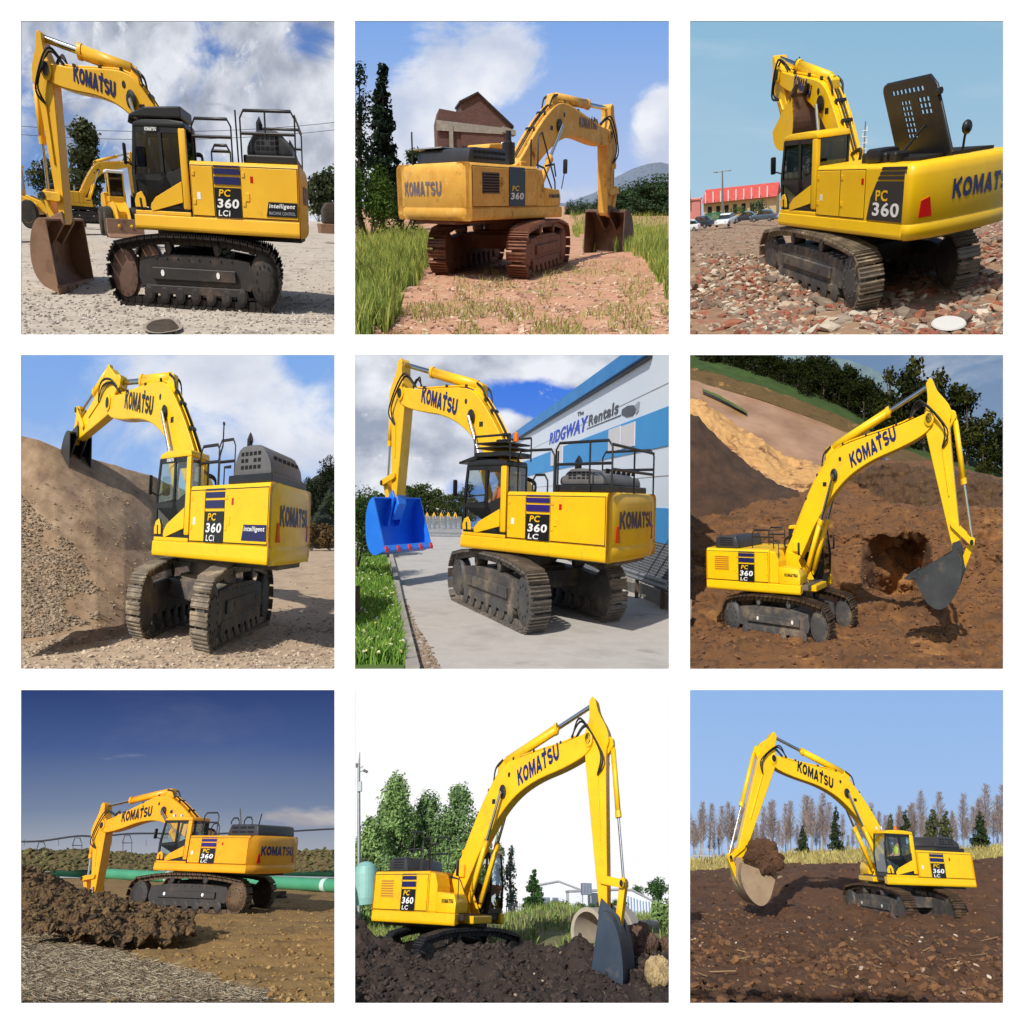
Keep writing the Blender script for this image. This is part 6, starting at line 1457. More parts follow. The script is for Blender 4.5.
    t.inputs['Scale'].default_value = 4.2; t.inputs['Color1'].default_value = lin(58, 60, 64); t.inputs['Color2'].default_value = lin(86, 88, 94); t.inputs['Mortar'].default_value = lin(150, 152, 158); t.inputs['Mortar Size'].default_value = .03; nt.links.new(t.outputs[0], b.inputs['Base Color']); b.inputs['Roughness'].default_value = .9
    bk = band('lower_wall', bw_, 0, z['d'] - .01, .0, .03)
    for u0, u1, v0, v1 in ((640, 676, 312, 356), (826, 862, 250, 312), (868, 908, 238, 300)):
        s0, zt_ = hit(u0, v0); s1, zb_ = hit(u1, v1); band('wall_panel', surf('pale_panel', [lin(206, 202, 204), lin(216, 212, 210)], 1, .5), zb_, zt_, .02, .045, s0, s1)
    for v in (395, 100): 
        zz = hit(1010, v)[1]; band('panel_seam', CONC, zz - .006, zz + .006, .0, .008)
    # lettering of the sign
    def word(txt, uA, vA, uB, vB, hpx, mat, bold=.02, shear=.0):
        sA, zA = hit(uA, vA); sB, zB = hit(uB, vB); top = hit(uA, vA - hpx)[1] - zA
        o = Vector(F(sA, zA, .004)); e = Vector(F(sB, zB, .004)); d = (e - o); L_ = d.length; d.normalize(); up = Vector((0, 0, 1)); up = (up - d * up.dot(d)).normalized()
        MB().text(txt, o, d, up, L_, top, bold, shear, .012).build('sign_lettering', mat, wh, c)
    BLU = surf('sign_blue', [lin(24, 66, 190)], 1, .5)
    word('RIDGWAY', 632, 297, 756, 250, 36, BLU, .03, .25); word('Rentals', 758, 238, 853, 196, 34, DECAL, .02, .1); word('The', 722, 207, 742, 199, 13, DECAL, .01)
    s0, z0_ = hit(752, 246); s1, z1_ = hit(862, 202); band('sign_underline', DECAL, z0_ - .012, z0_ + .012, .004, .014, s0, s1, z0b=z1_ - .012, z1b=z1_ + .012)
    lg = [(864, 200), (866, 184), (884, 172), (902, 170), (912, 184), (900, 204), (880, 208)]; m = MB(); pl = [hit(u, v) for u, v in lg]
    m.v = [F(s, zz, .004) for s, zz in pl] + [F(s, zz, .018) for s, zz in pl]; n = len(lg); m.f = [tuple(range(n)), tuple(range(2 * n - 1, n - 1, -1))] + [(i, (i + 1) % n, n + (i + 1) % n, n + i) for i in range(n)]; m.build('sign_emblem', DECAL, wh, c, clean=True)
    lg = [(906, 172), (918, 158), (922, 160), (918, 190), (910, 200), (908, 186)]; m = MB(); pl = [hit(u, v) for u, v in lg]
    m.v = [F(s, zz, .004) for s, zz in pl] + [F(s, zz, .016) for s, zz in pl]; n = len(lg); m.f = [tuple(range(n)), tuple(range(2 * n - 1, n - 1, -1))] + [(i, (i + 1) % n, n + (i + 1) % n, n + i) for i in range(n)]; m.build('sign_emblem', SILVER, wh, c, clean=True)
    # guard rail and low wall on the right
    a = gd(c, 1006, 832); b = gd(c, 820, 752); gr = thing('guard_rail', 'galvanised guard rail on posts along the right of the road in front of the warehouse', 'guard rail', c, tuple(a)); d = Vector(b - a); n2 = Vector((-d.y, d.x, 0)).normalized()
    if n2.dot(Vector(CAM[c] - a)) < 0: n2 = -n2
    prof = [(0, .40), (.03, .44), (.0, .48), (.03, .54), (.0, .58), (-.02, .58), (.01, .54), (-.02, .48), (.01, .44), (-.02, .40)]
    m = MB(); vs = [Vector((0, 0, z_)) + n2 * o_ for o_, z_ in prof]; vs += [v_ + d for v_ in vs]; n = len(prof); m.add(vs, [tuple(range(n)), tuple(range(2 * n - 1, n - 1, -1))] + [(i, n + i, n + (i + 1) % n, (i + 1) % n) for i in range(n)]); m.build('rail', STEELP, gr, c, clean=True)
    for t in (.1, .5, .9): MB().box(tuple(d * t - n2 * .06 + Vector((0, 0, .27))), (.07, .07, .56)).build('post', BARK, gr, c)
    a = gd(c, 1000, 846) ; a = a - np.array(n2) * .3; b = b - np.array(n2) * .3; d = Vector(b - a); lw = MB(); vs = [Vector((0, 0, -.05)), d + Vector((0, 0, -.05)), d + Vector((0, 0, .3)), Vector((0, 0, .3))]; vs += [v_ - n2 * .2 for v_ in vs]
    lw.add(vs, [(0, 1, 2, 3), (7, 6, 5, 4), (0, 4, 5, 1), (1, 5, 6, 2), (2, 6, 7, 3), (3, 7, 4, 0)]); tag(lw.build('low_wall', CONC, None, c, tuple(a), clean=True), 'low concrete wall behind the guard rail at the foot of the warehouse', 'wall')
    sky(c, 70, skymat('blue_gap_sky', lin(52, 116, 226), lin(150, 190, 240), [dict(white=lin(238, 241, 248), grey=lin(158, 168, 188), scale=2.4, sx=1, sy=1.3, thr=.47, soft=.16, blobs=[(.1, .72, .45, .45, .34), (.3, .97, .3, .14, .2), (.7, .98, .5, .12, .2), (.5, .77, .12, .1, .3), (.52, .88, .22, .09, -.22), (.6, .83, .18, .08, -.25)]), dict(white=lin(248, 250, 253), grey=lin(214, 220, 232), scale=7, sx=1.1, sy=1.2, rough=.7, dist=.8, thr=.56, soft=.14, max=.7, ox=4)]), 640)

# ================================================================== 6: earthworks below a pond
def place_6():
    global CUR
    c = CUR = 5
    em = surf('brown_earth', [lin(70, 47, 27), lin(116, 78, 43), lin(92, 61, 34)], .9, .98, bump=1.0, bscale=9, spot=(lin(176, 124, 68), .45, .55, .14), vein=(lin(54, 35, 22), 2.8, .55))
    rows = [near(c, 0, 1075)] + flat(c, [18, 19.5, 21]) + [
        V([(-8, 770, 24), (350, 770, 24), (480, 800, 23.6), (560, 815, 23.2), (700, 832, 22.8), (1032, 838, 22.8)]),
        V([(-8, 700, 26.5), (330, 670, 26.5), (480, 690, 25), (560, 740, 24.6), (600, 780, 27.0), (660, 800, 27.6), (720, 780, 27.9), (756, 770, 27.0), (790, 735, 24.8), (900, 740, 24.4), (1032, 745, 24.4)]),
        V([(-8, 640, 28), (330, 600, 28), (480, 630, 25.8), (560, 660, 25.5), (600, 660, 27.4), (660, 640, 28.4), (720, 630, 28.6), (756, 650, 27.6), (790, 655, 25.7), (900, 640, 25.4), (1032, 650, 25)]),
        V([(-8, 560, 31), (330, 545, 31), (480, 570, 27), (560, 596, 26.5), (600, 606, 26.2), (640, 592, 26.4), (680, 594, 26.3), (720, 584, 26.5), (756, 600, 26.3), (790, 585, 26.6), (900, 580, 26.6), (1032, 585, 26.4)]),
        V([(-8, 470, 36), (330, 490, 34), (480, 490, 29.5), (600, 500, 29), (690, 505, 29.2), (760, 520, 29), (900, 520, 28.6), (1032, 525, 28.4)]),
        V([(-8, 440, 41), (330, 462, 40), (480, 440, 38), (620, 500, 37), (760, 508, 37), (1032, 516, 37)]),
        V([(-8, 432, 44), (330, 440, 42), (480, 400, 40), (620, 372, 40), (760, 385, 40), (1032, 428, 40)]),
        V([(-8, 420, 50), (330, 420, 48), (480, 370, 48), (620, 350, 48), (760, 360, 48), (1032, 412, 48)])]
    L = Loft(c, rows, 220, [20, 20, 18, 20, 24, 28, 20, 30, 12, 22, 4], .2, .9, 29, ridge=.9, oct=6, ydisp=(.55, .8))
    L.build('earthworks', em)
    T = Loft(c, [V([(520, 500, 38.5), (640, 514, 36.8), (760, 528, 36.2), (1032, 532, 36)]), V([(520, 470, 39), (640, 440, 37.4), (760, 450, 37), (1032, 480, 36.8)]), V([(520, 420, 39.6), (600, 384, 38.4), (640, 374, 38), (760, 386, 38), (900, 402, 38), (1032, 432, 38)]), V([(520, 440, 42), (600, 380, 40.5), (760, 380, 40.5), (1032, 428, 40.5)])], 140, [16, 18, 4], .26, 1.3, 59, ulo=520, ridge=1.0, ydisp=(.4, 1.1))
    T.build('shaded_topsoil_face', surf('shade_dark_topsoil', [lin(46, 34, 24), lin(86, 62, 40), lin(64, 46, 32)], 2.2, 1, bump=.8, bscale=7, vein=(lin(112, 92, 50), 3.2, .5)))  # dark tone is part topsoil, part shade painted onto the dug face
    stones('clods', c, L.sample(3400, lambda u, v: (v > 430) & (v < 1018), 4), (.012, .06), randmat('earth_clod', [lin(80, 52, 32), lin(112, 76, 46), lin(136, 94, 58), lin(94, 62, 38)]), .7, 5)
    heapm = surf('shade_dark_spoil', [lin(50, 36, 26), lin(84, 60, 42)], 1.2, 1, bump=.7, bscale=8)  # dark spoil colour also stands in for the shadow on this heap
    H = Loft(c, [V([(-8, 640, 30.5), (150, 620, 30.5), (320, 570, 31.5), (360, 520, 34)]), V([(-8, 195, 38), (40, 215, 38), (90, 262, 38), (150, 322, 38), (230, 388, 37.5), (300, 432, 37), (360, 450, 36.6)]), V([(-8, 330, 42), (150, 400, 42), (360, 452, 40)])], 110, [40, 8], .22, .9, 31, uhi=360, ridge=.5)
    H.build('spoil_heap', heapm)
    Loft(c, [V([(-8, 330, 41), (200, 420, 41), (330, 455, 40), (470, 470, 39)]), V([(-8, 152, 46), (60, 165, 46), (120, 205, 46), (250, 285, 46), (268, 312, 46), (330, 345, 46), (400, 355, 46), (470, 385, 45)]), V([(-8, 170, 50), (270, 330, 50), (470, 395, 49)])], 130, [40, 5], .3, .8, 33, uhi=470, ridge=.6).build('sandy_bank', surf('sandy_earth', [lin(150, 104, 62), lin(196, 152, 96), lin(172, 126, 76)], 1, 1, bump=.6, bscale=7, spot=(lin(110, 72, 44), .9, .56, .1)))
    wm, nt, o = _new('muddy_water'); b = nt.nodes.new('ShaderNodeBsdfPrincipled'); nt.links.new(b.outputs[0], o.inputs[0]); tc = nt.nodes.new('ShaderNodeTexCoord')
    nt.links.new(_ramp(nt, _noise(nt, tc.outputs['Object'], .25, 4), [(.35, lin(150, 112, 82)), (.65, lin(184, 146, 112))]), b.inputs['Base Color']); b.inputs['Roughness'].default_value = .16; b.inputs['Specular IOR Level'].default_value = .35
    bp = nt.nodes.new('ShaderNodeBump'); bp.inputs['Strength'].default_value = .06; nt.links.new(_noise(nt, tc.outputs['Object'], 5, 3), bp.inputs['Height']); nt.links.new(bp.outputs[0], b.inputs['Normal'])
    Loft(c, [V([(-8, 230, 49), (260, 350, 49), (430, 400, 49), (640, 400, 50)]), V([(-8, 78, 60), (250, 152, 60), (400, 205, 60), (520, 255, 60), (640, 330, 60)])], 50, 10, 0, uhi=640).build('pond', wm)
    bankm = surf('far_bank', [lin(72, 54, 28), lin(98, 76, 40), lin(58, 52, 24)], 1.2, 1, bump=.5, spot=(lin(160, 116, 66), 1.2, .57, .1))
    Loft(c, [V([(-8, 84, 59.5), (250, 158, 59.5), (400, 212, 59.5), (520, 262, 59.5), (640, 340, 54), (800, 390, 50), (1032, 445, 46)]), V([(-8, 40, 62), (250, 112, 62), (400, 168, 62), (530, 218, 62), (640, 290, 60), (800, 350, 58), (1032, 412, 56)])], 120, 10, .12, .9, 35).build('far_bank', bankm)
    Loft(c, [V([(-8, 45, 61.8), (250, 118, 61.8), (530, 224, 61.8), (640, 296, 60), (800, 356, 58), (1032, 418, 56)]), V([(-8, -14, 68), (250, 40, 68), (420, 110, 68), (560, 190, 68), (800, 300, 66), (1032, 380, 64)])], 90, 8, .1, .6, 37).build('meadow', surf('meadow_grass', [lin(40, 58, 20), lin(62, 86, 28)], 1, 1))
    Loft(c, [V([(52, 122, 56.5), (110, 150, 56), (196, 198, 55)]), V([(52, 116, 57.5), (110, 140, 57.2), (196, 192, 56)])], 30, 4, .06, 2, 39, ulo=52, uhi=196).build('grass_spit', surf('spit_grass', [lin(72, 92, 34), lin(96, 110, 48)], 2, 1))
    d1 = leafmat('dark_wood_leaves', lin(18, 24, 12), lin(58, 66, 32)); d2 = leafmat('olive_wood_leaves', lin(30, 36, 16), lin(88, 90, 44)); q = random.Random(9)
    pa = tree('forest_tree', 'dark green tree of the wood beyond the pond', 'tree', c, at(c, 640, 290, 63), 2.6, .85, d1, BARK, 3, 1100, h0=.04, lumpn=18, group='trees beyond the pond')
    pb = tree('forest_tree', 'olive tinted tree of the wood beyond the pond', 'tree', c, at(c, 760, 340, 62.5), 2.6, .8, d2, BARK, 8, 1100, h0=.04, lumpn=18, group='olive trees beyond the pond')
    pa.matrix_world = stand(c, at(c, 640, 300, 62), 0, 1.6); pb.matrix_world = stand(c, at(c, 870, 345, 61.5), 0, 2.0)
    spots = []
    for i in range(34): spots.append((40 + i * 16, 34 + i * 5.6 + q.uniform(-8, 8), 66 + q.uniform(-1, 1), 1.15 + q.uniform(-.15, .4)))
    for i in range(17): spots.append((400 + i * 14, 128 + i * 8.0 + q.uniform(-6, 6), 67, 1.2 + q.uniform(-.1, .35)))
    spots += [(100, 38, 66, .5), (60, 22, 66, .4), (385, 165, 64, .95), (600, 235, 64, 1.1), (650, 285, 62, 2.0), (700, 300, 62, 2.3), (735, 320, 62, 2.6), (760, 330, 61, 2.2), (810, 335, 61, 2.3), (860, 350, 61, 2.2), (900, 360, 60, 2.0), (935, 390, 60, 1.5), (975, 400, 60, 1.7), (1010, 410, 60, 1.7), (950, 415, 58, .9), (680, 330, 60, 1.0), (830, 380, 60, .9), (1020, 425, 58, 1.0)]
    for i, (u, v, Y, s) in enumerate(spots):
        s = min(s, max(.25, (v + 34) * pxm(Y) / 2.6))
        copy_tree(pb if (u > 590 and i % 2) else pa, c, at(c, u, v, Y), q.uniform(0, 6), (s * .8, s * .8, s))
    Loft(c, [V([(300, 120), (800, 150)], 70), V([(300, 10), (430, 12), (520, 25), (600, 55), (660, 85), (800, 130)], 72)], 60, 8, .15, .4, 5, ulo=300, uhi=800).build('hills', surf('haze_blue_hills', [lin(84, 104, 112), lin(112, 130, 136)], .8, 1))  # distance haze painted in as the blue of the hills
    sky(c, 74, skymat('soft_evening_sky', lin(112, 140, 176), lin(168, 184, 200), [dict(white=lin(206, 212, 220), grey=lin(150, 166, 188), scale=2.4, thr=.45, soft=.26, rough=.62, dist=.5, sy=2)]), 420)

# ================================================================== 7: pipeline trench
def place_7():
    global CUR
    c = CUR = 6
    g = surf('trench_soil', [lin(116, 86, 46), lin(158, 124, 72), lin(138, 106, 58)], .8, .98, bump=.6, bscale=10, spot=(lin(98, 76, 40), .7, .55, .12), vein=(lin(182, 150, 96), 2.0, .4))
    L = Loft(c, [near(c)] + flat(c, [14, 17, 20, 24, 28, 34, 44, 60]), 190, [18, 18, 16, 14, 12, 8, 6, 5], .05, .9, 41, ridge=.5)
    L.bump(lambda x, y, z: .045 * np.sin(y * 4.2 + x * .5 + .8 * fbm(x, y, 3, 2)) * (x > -1.5) + .02 * np.sin(y * 9 + x))
    L.build('trench_floor', g)
    stones('clods', c, L.sample(2600, lambda u, v: (v > 640) & (v < 1018), 3), (.008, .045), randmat('soil_clod', [lin(112, 84, 46), lin(150, 118, 68), lin(176, 146, 94)]), .7, 4)
    # spoil heap in front of the arm
    hm = surf('dark_clods', [lin(66, 48, 30), lin(112, 86, 54), lin(88, 66, 40)], 1.4, 1, bump=.8, bscale=8)
    H = Loft(c, [V([(-8, 812, 18.8), (200, 832, 17.9), (430, 830, 18), (560, 822, 18.7)]), V([(-8, 668, 21.2), (100, 680, 20.9), (200, 716, 20.6), (330, 736, 20.4), (440, 750, 20.2), (560, 766, 19.9)]), V([(-8, 592, 24), (40, 606, 24), (90, 626, 24), (150, 656, 23.8), (210, 684, 23.4), (270, 698, 23), (340, 714, 22.6), (430, 732, 22.2), (500, 752, 21.8), (560, 768, 21.2)]), V([(-8, 640, 26), (200, 680, 25.5), (560, 765, 22)])], 220, [40, 44, 8], .15, 1.7, 43, uhi=560, ridge=1.2, oct=7, ydisp=(.2, 1.2))
    H.build('spoil_heap', hm)
    stones('heap_clods', c, H.sample(3000, None, 5), (.008, .065), randmat('heap_clod', [lin(66, 49, 31), lin(98, 76, 47), lin(120, 96, 62), lin(54, 40, 26)]), .75, 6)
    # straw in front
    sp = inpoly([(-8, 752), (110, 800), (240, 850), (420, 895), (640, 960), (820, 1020), (-8, 1020)])
    poly_sheet('straw_bed', c, [(-10, 752), (110, 800), (240, 850), (420, 895), (640, 960), (840, 1034), (-10, 1034)], surf('straw_litter', [lin(96, 82, 60), lin(128, 112, 86)], 5, 1, vein=(lin(72, 60, 44), 6, .6)), .07)
    pts = L.sample(9500, sp, 8); pts[:, 2] = .075
    straws('straw', c, pts, (.05, .42), .007, randmat('straw_stalk', [lin(108, 94, 72), lin(150, 134, 108), lin(190, 176, 150), lin(88, 74, 54), lin(128, 110, 84)]), 9, lift=.012)
    # far spoil bank
    fm = surf('weedy_bank', [lin(84, 72, 44), lin(116, 100, 62), lin(92, 92, 54)], 1.2, 1, bump=.7, bscale=6)
    B = Loft(c, [V([(-8, 592), (1032, 596)], 58.5), V([(-8, 524), (120, 530), (180, 522), (300, 534), (420, 540), (600, 538), (860, 532), (960, 524), (1032, 530)], 62.5), V([(-8, 560), (1032, 560)], 66)], 160, [14, 3], .14, .9, 47, ridge=.5)
    B.build('far_spoil_bank', fm)
    stones('weeds', c, B.sample(1300, None, 4), (.06, .2), randmat('weed_clump', [lin(80, 78, 42), lin(112, 106, 62), lin(96, 76, 48)]), .6, 5)
    gp = surf('green_pipe_coating', [lin(62, 140, 104), lin(84, 160, 122)], .8, .45, spot=(lin(120, 150, 120), 1.5, .6, .2))
    wb = surf('pale_joint', [lin(196, 214, 206)], 1, .5)
    def pipe(a, b, r, label, bands):
        a = np.array(a); b = np.array(b); m = thing('green_pipe', label, 'pipe', c, tuple(a), 'green pipeline pipes'); d = b - a
        n = d / np.linalg.norm(d); mb = MB()
        mb.tube([(0, 0, r), tuple(d + np.array([0, 0, r]))], r, 20); mb.build('pipe', gp, m)
        for t in bands: q = d * t; MB().tube([tuple(q - n * .14 + [0, 0, r]), tuple(q + n * .14 + [0, 0, r])], r * 1.02, 20).build('joint_band', wb, m)
    pipe(gd(c, 1040, 662), gd(c, 112, 608), .29, 'nearer green pipe running behind the tracks across the whole trench', (.045, .52))
    pipe(gd(c, 1040, 612), gd(c, 560, 600), .26, 'farther green pipe showing at the right behind the counterweight', ())
    for u, v, lb in ((470, 612, 'left wooden skid under the nearer green pipe'), (838, 685, 'right wooden skid under the nearer green pipe')):
        p = gd(c, u, v); m = thing('pipe_skid', lb, 'timber skid', c, tuple(p), 'timber skids under the pipe')
        for i in range(2): MB().box((0, 0, .08 + .16 * i), (.5, .2, .15), rz=.9 * i).build('timber', BARK, m, bevel=.01)
    # irrigation machine far off
    iv = thing('irrigation_pivot', 'long thin irrigation pivot on towers crossing the horizon behind the trench', 'irrigation pivot', c, tuple(at(c, 230, 540, 62))); o = at(c, 230, 540, 62)
    def rel(u, v, Y=62): return tuple(at(c, u, v, Y) - o)
    MB().tube(catmull([rel(-8, 498), rel(75, 496), rel(190, 480), rel(260, 482), rel(350, 473), rel(450, 472), rel(560, 476), rel(700, 470), rel(820, 468), rel(920, 462), rel(1032, 456)], 4), .065, 6).build('water_pipe', WIRE, iv)
    for u, v in ((75, 500), (190, 486), (350, 478), (700, 474)):
        t = MB(); t.tube([rel(u - 16, v + 24), rel(u - 8, v), rel(u + 8, v), rel(u + 16, v + 24), rel(u - 16, v + 24)], .03, 5); t.tube([rel(u - 14, v + 22), rel(u - 14, 560)], .02, 5); t.tube([rel(u + 14, v + 22), rel(u + 14, 560)], .02, 5); t.build('tower', WIRE, iv)
    for u in (20, 130, 245, 300, 410): MB().tube([rel(u, 490), rel(u, 512)], .012, 5).build('drop_hose', WIRE, iv)
    sky(c, 70, skymat('deep_blue_sky', [(0.44, lin(172, 176, 184)), (.6, lin(118, 134, 162)), (.8, lin(72, 94, 144)), (1, lin(46, 66, 118))], None, [dict(white=lin(150, 150, 166), grey=lin(104, 112, 146), scale=1.5, sx=.8, sy=2.0, rot=-.3, thr=.5, soft=.35, max=.45), dict(white=lin(206, 200, 194), grey=lin(164, 162, 170), scale=2.6, sx=.7, sy=2.6, thr=.66, soft=.16, ox=2, blobs=[(.86, .575, .3, .07, .42)])]), 640)

# ================================================================== 8: dark soil, trees and a white sky
def place_8():
    global CUR
    c = CUR = 7
    soil = surf('dark_soil', [lin(34, 28, 25), lin(62, 50, 43), lin(47, 38, 33)], 1.4, 1, bump=.8, bscale=9, vein=(lin(90, 73, 61), 3, .3))
    crest = [(-8, 758), (40, 778), (90, 824), (140, 850), (190, 886), (250, 918), (300, 880), (350, 860), (420, 868), (470, 850), (520, 872), (560, 846), (620, 874), (660, 858), (700, 838), (750, 826), (790, 856), (840, 890), (920, 905), (1032, 890)]
    L = Loft(c, [V([(-8, 1052), (1032, 1052)], 13.8), V([(-8, 985), (512, 985), (800, 988), (1032, 990)], 15.4), V(crest, 17), V([(-8, 905), (512, 905), (1032, 905)], 18.4)] + flat(c, [22, 27]), 220, [44, 54, 10, 8, 6], .17, 1.3, 51, ridge=1.1, oct=7)
    L.build('soil', soil)
    stones('clods', c, L.sample(3450, lambda u, v: (v > 760) & (v < 1018), 5), (.008, .055), randmat('dark_clod', [lin(38, 30, 27), lin(58, 47, 41), lin(80, 66, 57), lin(32, 27, 25)]), .75, 6)
    stones('pale_rubble', c, L.sample(40, lambda u, v: (v > 850) & (u > 480) & (v < 1010), 9), (.012, .04), randmat('pale_rubble_piece', [lin(170, 150, 124), lin(196, 180, 156), lin(120, 80, 60)]), .7, 6)
    gb = surf('grassy_bank', [lin(86, 96, 50), lin(130, 124, 84), lin(104, 112, 62)], 1, 1, bump=.5, spot=(lin(128, 116, 96), .8, .56, .14))
    B = Loft(c, [V([(-8, 850), (300, 860), (512, 880), (700, 880), (1032, 860)], 20.5), V([(-8, 800), (300, 800), (450, 780), (560, 730), (640, 715), (800, 760), (1032, 790)], 27), V([(-8, 768), (300, 770), (480, 748), (600, 722), (700, 712), (800, 742), (1032, 744)], 38), V([(-8, 740), (1032, 730)], 60)], 130, [16, 10, 8], .14, .7, 53)
    B.build('bank', gb)
    blades('bank_grass', c, B.sample(7000, lambda u, v: fbm(u / 70, v / 40, 3, 4) > -.15, 3), (.08, .34), .03, randmat('bank_blade', [lin(84, 112, 44), lin(122, 146, 66), lin(150, 150, 90), lin(70, 96, 40)]), .7, 4)
    g1 = leafmat('fresh_leaves', lin(88, 120, 62), lin(170, 198, 128)); g2 = leafmat('mid_leaves', lin(76, 106, 62), lin(148, 176, 118)); g3 = leafmat('conifer_green', lin(36, 62, 34), lin(88, 122, 70)); g4 = leafmat('poplar_leaves', lin(88, 108, 80), lin(150, 168, 136))
    for i, (u, top, r, Y, mt, lb) in enumerate(((150, 296, 112, 42, g1, 'tallest light green tree left of the boom under the white sky'), (62, 440, 84, 40, g1, 'green tree nearest to the tall steel mast at the left'), (245, 352, 104, 44, g2, 'middle green tree right of the tallest one under the white sky'), (345, 332, 108, 43, g2, 'green tree directly behind the lower boom under the white sky'), (20, 500, 74, 44, g2, 'low tree at the far left edge behind the pale tank'), (330, 530, 80, 36, g1, 'light green tree low behind the tail and handrails of the excavator'), (120, 560, 84, 35, g2, 'dark lower tree just behind the left end of the counterweight'), (200, 440, 84, 46, g1, 'pale green tree filling the gap between the tallest and the middle tree'), (298, 420, 80, 46, g1, 'pale green tree filling the gap beside the lower boom'), (100, 400, 70, 47, g2, 'green tree filling the gap between the mast and the tallest tree'))):
        tree('leafy_tree', lb, 'tree', c, at(c, u, 800, Y), (800 - top) * pxm(Y), r * pxm(Y), mt, BARK, 20 + i, 13000, h0=.02, lumpn=46, top=.55, leaf=(.045, .11))
    tree('poplar', 'slender pale poplar right of the boom behind the fence', 'tree', c, at(c, 508, 745, 50), 240 * pxm(50), 26 * pxm(50), g4, BARK, 41, 1500, h0=.05, lumpn=18, top=.6, leaf=(.04, .1), shell=.3)
    tree('poplar', 'second pale poplar half hidden by the boom cylinders', 'tree', c, at(c, 468, 745, 52), 270 * pxm(52), 24 * pxm(52), g4, BARK, 43, 1200, h0=.05, lumpn=18, top=.6, leaf=(.04, .1), shell=.3)
    conifer('small_conical_tree', 'small cone shaped green tree in front of the white gabled shed', 'tree', c, at(c, 582, 738, 34), 150 * pxm(34), 48 * pxm(34), g3, BARK, 5, 2000, h0=.05, pw=.75)
    # sheds, tank
    wc = surf('white_sheet', [lin(206, 212, 222), lin(220, 224, 230)], .6, .6); gr = surf('grey_roof', [lin(140, 144, 150), lin(156, 160, 166)], 1, .6)
    Y = 58; k = pxm(Y); o = at(c, 660, 720, Y); s = thing('white_shed', 'white gabled shed with a grey roof edge far behind the concrete pipe', 'shed', c, tuple(o)); X = lambda u: (u - 660) * k; Z = lambda v: (720 - v) * k
    MB().prism([(X(600), 0), (X(600), Z(645)), (X(660), Z(633)), (X(738), Z(658)), (X(738), 0)], 0, 3).build('wall', wc, s)
    MB().prism([(X(598), Z(644)), (X(660), Z(632)), (X(742), Z(658)), (X(742), Z(653)), (X(660), Z(627)), (X(598), Z(639))], -.1, 3.1).build('roof', gr, s)
    for u in (612, 640, 690): MB().bx(X(u), X(u + 20), -.03, -.002, Z(705), Z(680)).build('window', surf('shed_pane', [lin(110, 120, 134)], 1, .3), s)
    Y = 52; k = pxm(Y); o = at(c, 830, 745, Y); s = thing('long_white_shed', 'long white industrial shed with vertical blue ribs at the right behind the arm', 'shed', c, tuple(o)); X = lambda u: (u - 830) * k; Z = lambda v: (745 - v) * k
    MB().prism([(X(690), 0), (X(690), Z(668)), (X(850), Z(660)), (X(900), Z(660)), (X(968), Z(690)), (X(968), 0)], 0, 3).build('wall', wc, s)
    MB().prism([(X(688), Z(668)), (X(850), Z(659)), (X(902), Z(659)), (X(970), Z(690)), (X(970), Z(685)), (X(902), Z(653)), (X(850), Z(653)), (X(688), Z(662))], -.1, 3.1).build('roof', gr, s)
    rb = surf('blue_rib', [lin(110, 136, 176), lin(130, 154, 190)], 1, .5)
    for i in range(8): MB().bx(X(886 + i * 10), X(890 + i * 10), -.04, -.002, Z(738), Z(690 - max(0, 5 - i) * 3)).build('rib', rb, s)
    MB().bx(X(800), X(868), -.05, -.002, Z(740), Z(712)).build('loading_door', rb, s)
    Y = 50; k = pxm(Y); o = at(c, 752, 700, Y); t = thing('water_tank', 'square slate grey tank on a stand between the two white sheds', 'tank', c, tuple(o)); MB().bx(-17 * k, 17 * k, 0, .7, 30 * k, 66 * k).build('body', surf('slate_sheet', [lin(96, 108, 128), lin(112, 124, 142)], 2, .6), t, bevel=.02)
    for x in (-14, 14): MB().bx((x - 2) * k, (x + 2) * k, .1, .2, 0, 29.5 * k).build('leg', STEELP, t)
    for i in range(3): MB().bx((-12 + i * 10) * k, (-10 + i * 10) * k, -.02, -.002, 32 * k, 64 * k).build('rib', STEELP, t)
    Y = 46; k = pxm(Y); o = at(c, 600, 756, Y); f = MB()
    for i in range(40): x = (-112 + i * 6) * k; f.prism([(x, 0), (x, 52 * k), (x + 1.6 * k, 57 * k), (x + 3.2 * k, 52 * k), (x + 3.2 * k, 0)], 0, .03)
    f.bx(-114 * k, 128 * k, .032, .07, 10 * k, 14 * k).bx(-114 * k, 128 * k, .032, .07, 42 * k, 46 * k); tag(f.build('palisade_fence', STEELP, None, c, tuple(o)), 'grey palisade fence along the top of the grassy bank before the sheds', 'fence')
    for i, (u, v, w, h, Y, mt, lb) in enumerate(((660, 722, 80, 44, 48, g3, 'leftmost dark bush along the foot of the white gabled shed'), (725, 722, 60, 36, 48, g3, 'middle dark bush along the foot of the white gabled shed'), (775, 725, 60, 36, 47, g3, 'bush left of the excavator arm below the slate tank'), (855, 738, 70, 54, 44, g3, 'bush right of the excavator arm before the long shed'), (1000, 830, 90, 160, 29, g1, 'bright green bush at the right edge above the concrete pipes'), (990, 745, 80, 60, 40, g2, 'smaller bush behind the bright one at the right edge'))):
        bush('bush', lb, 'bush', c, tuple(at(c, u, v, Y)), w * pxm(Y), 1.0, h * pxm(Y), mt, BARK, 60 + i, 1100)
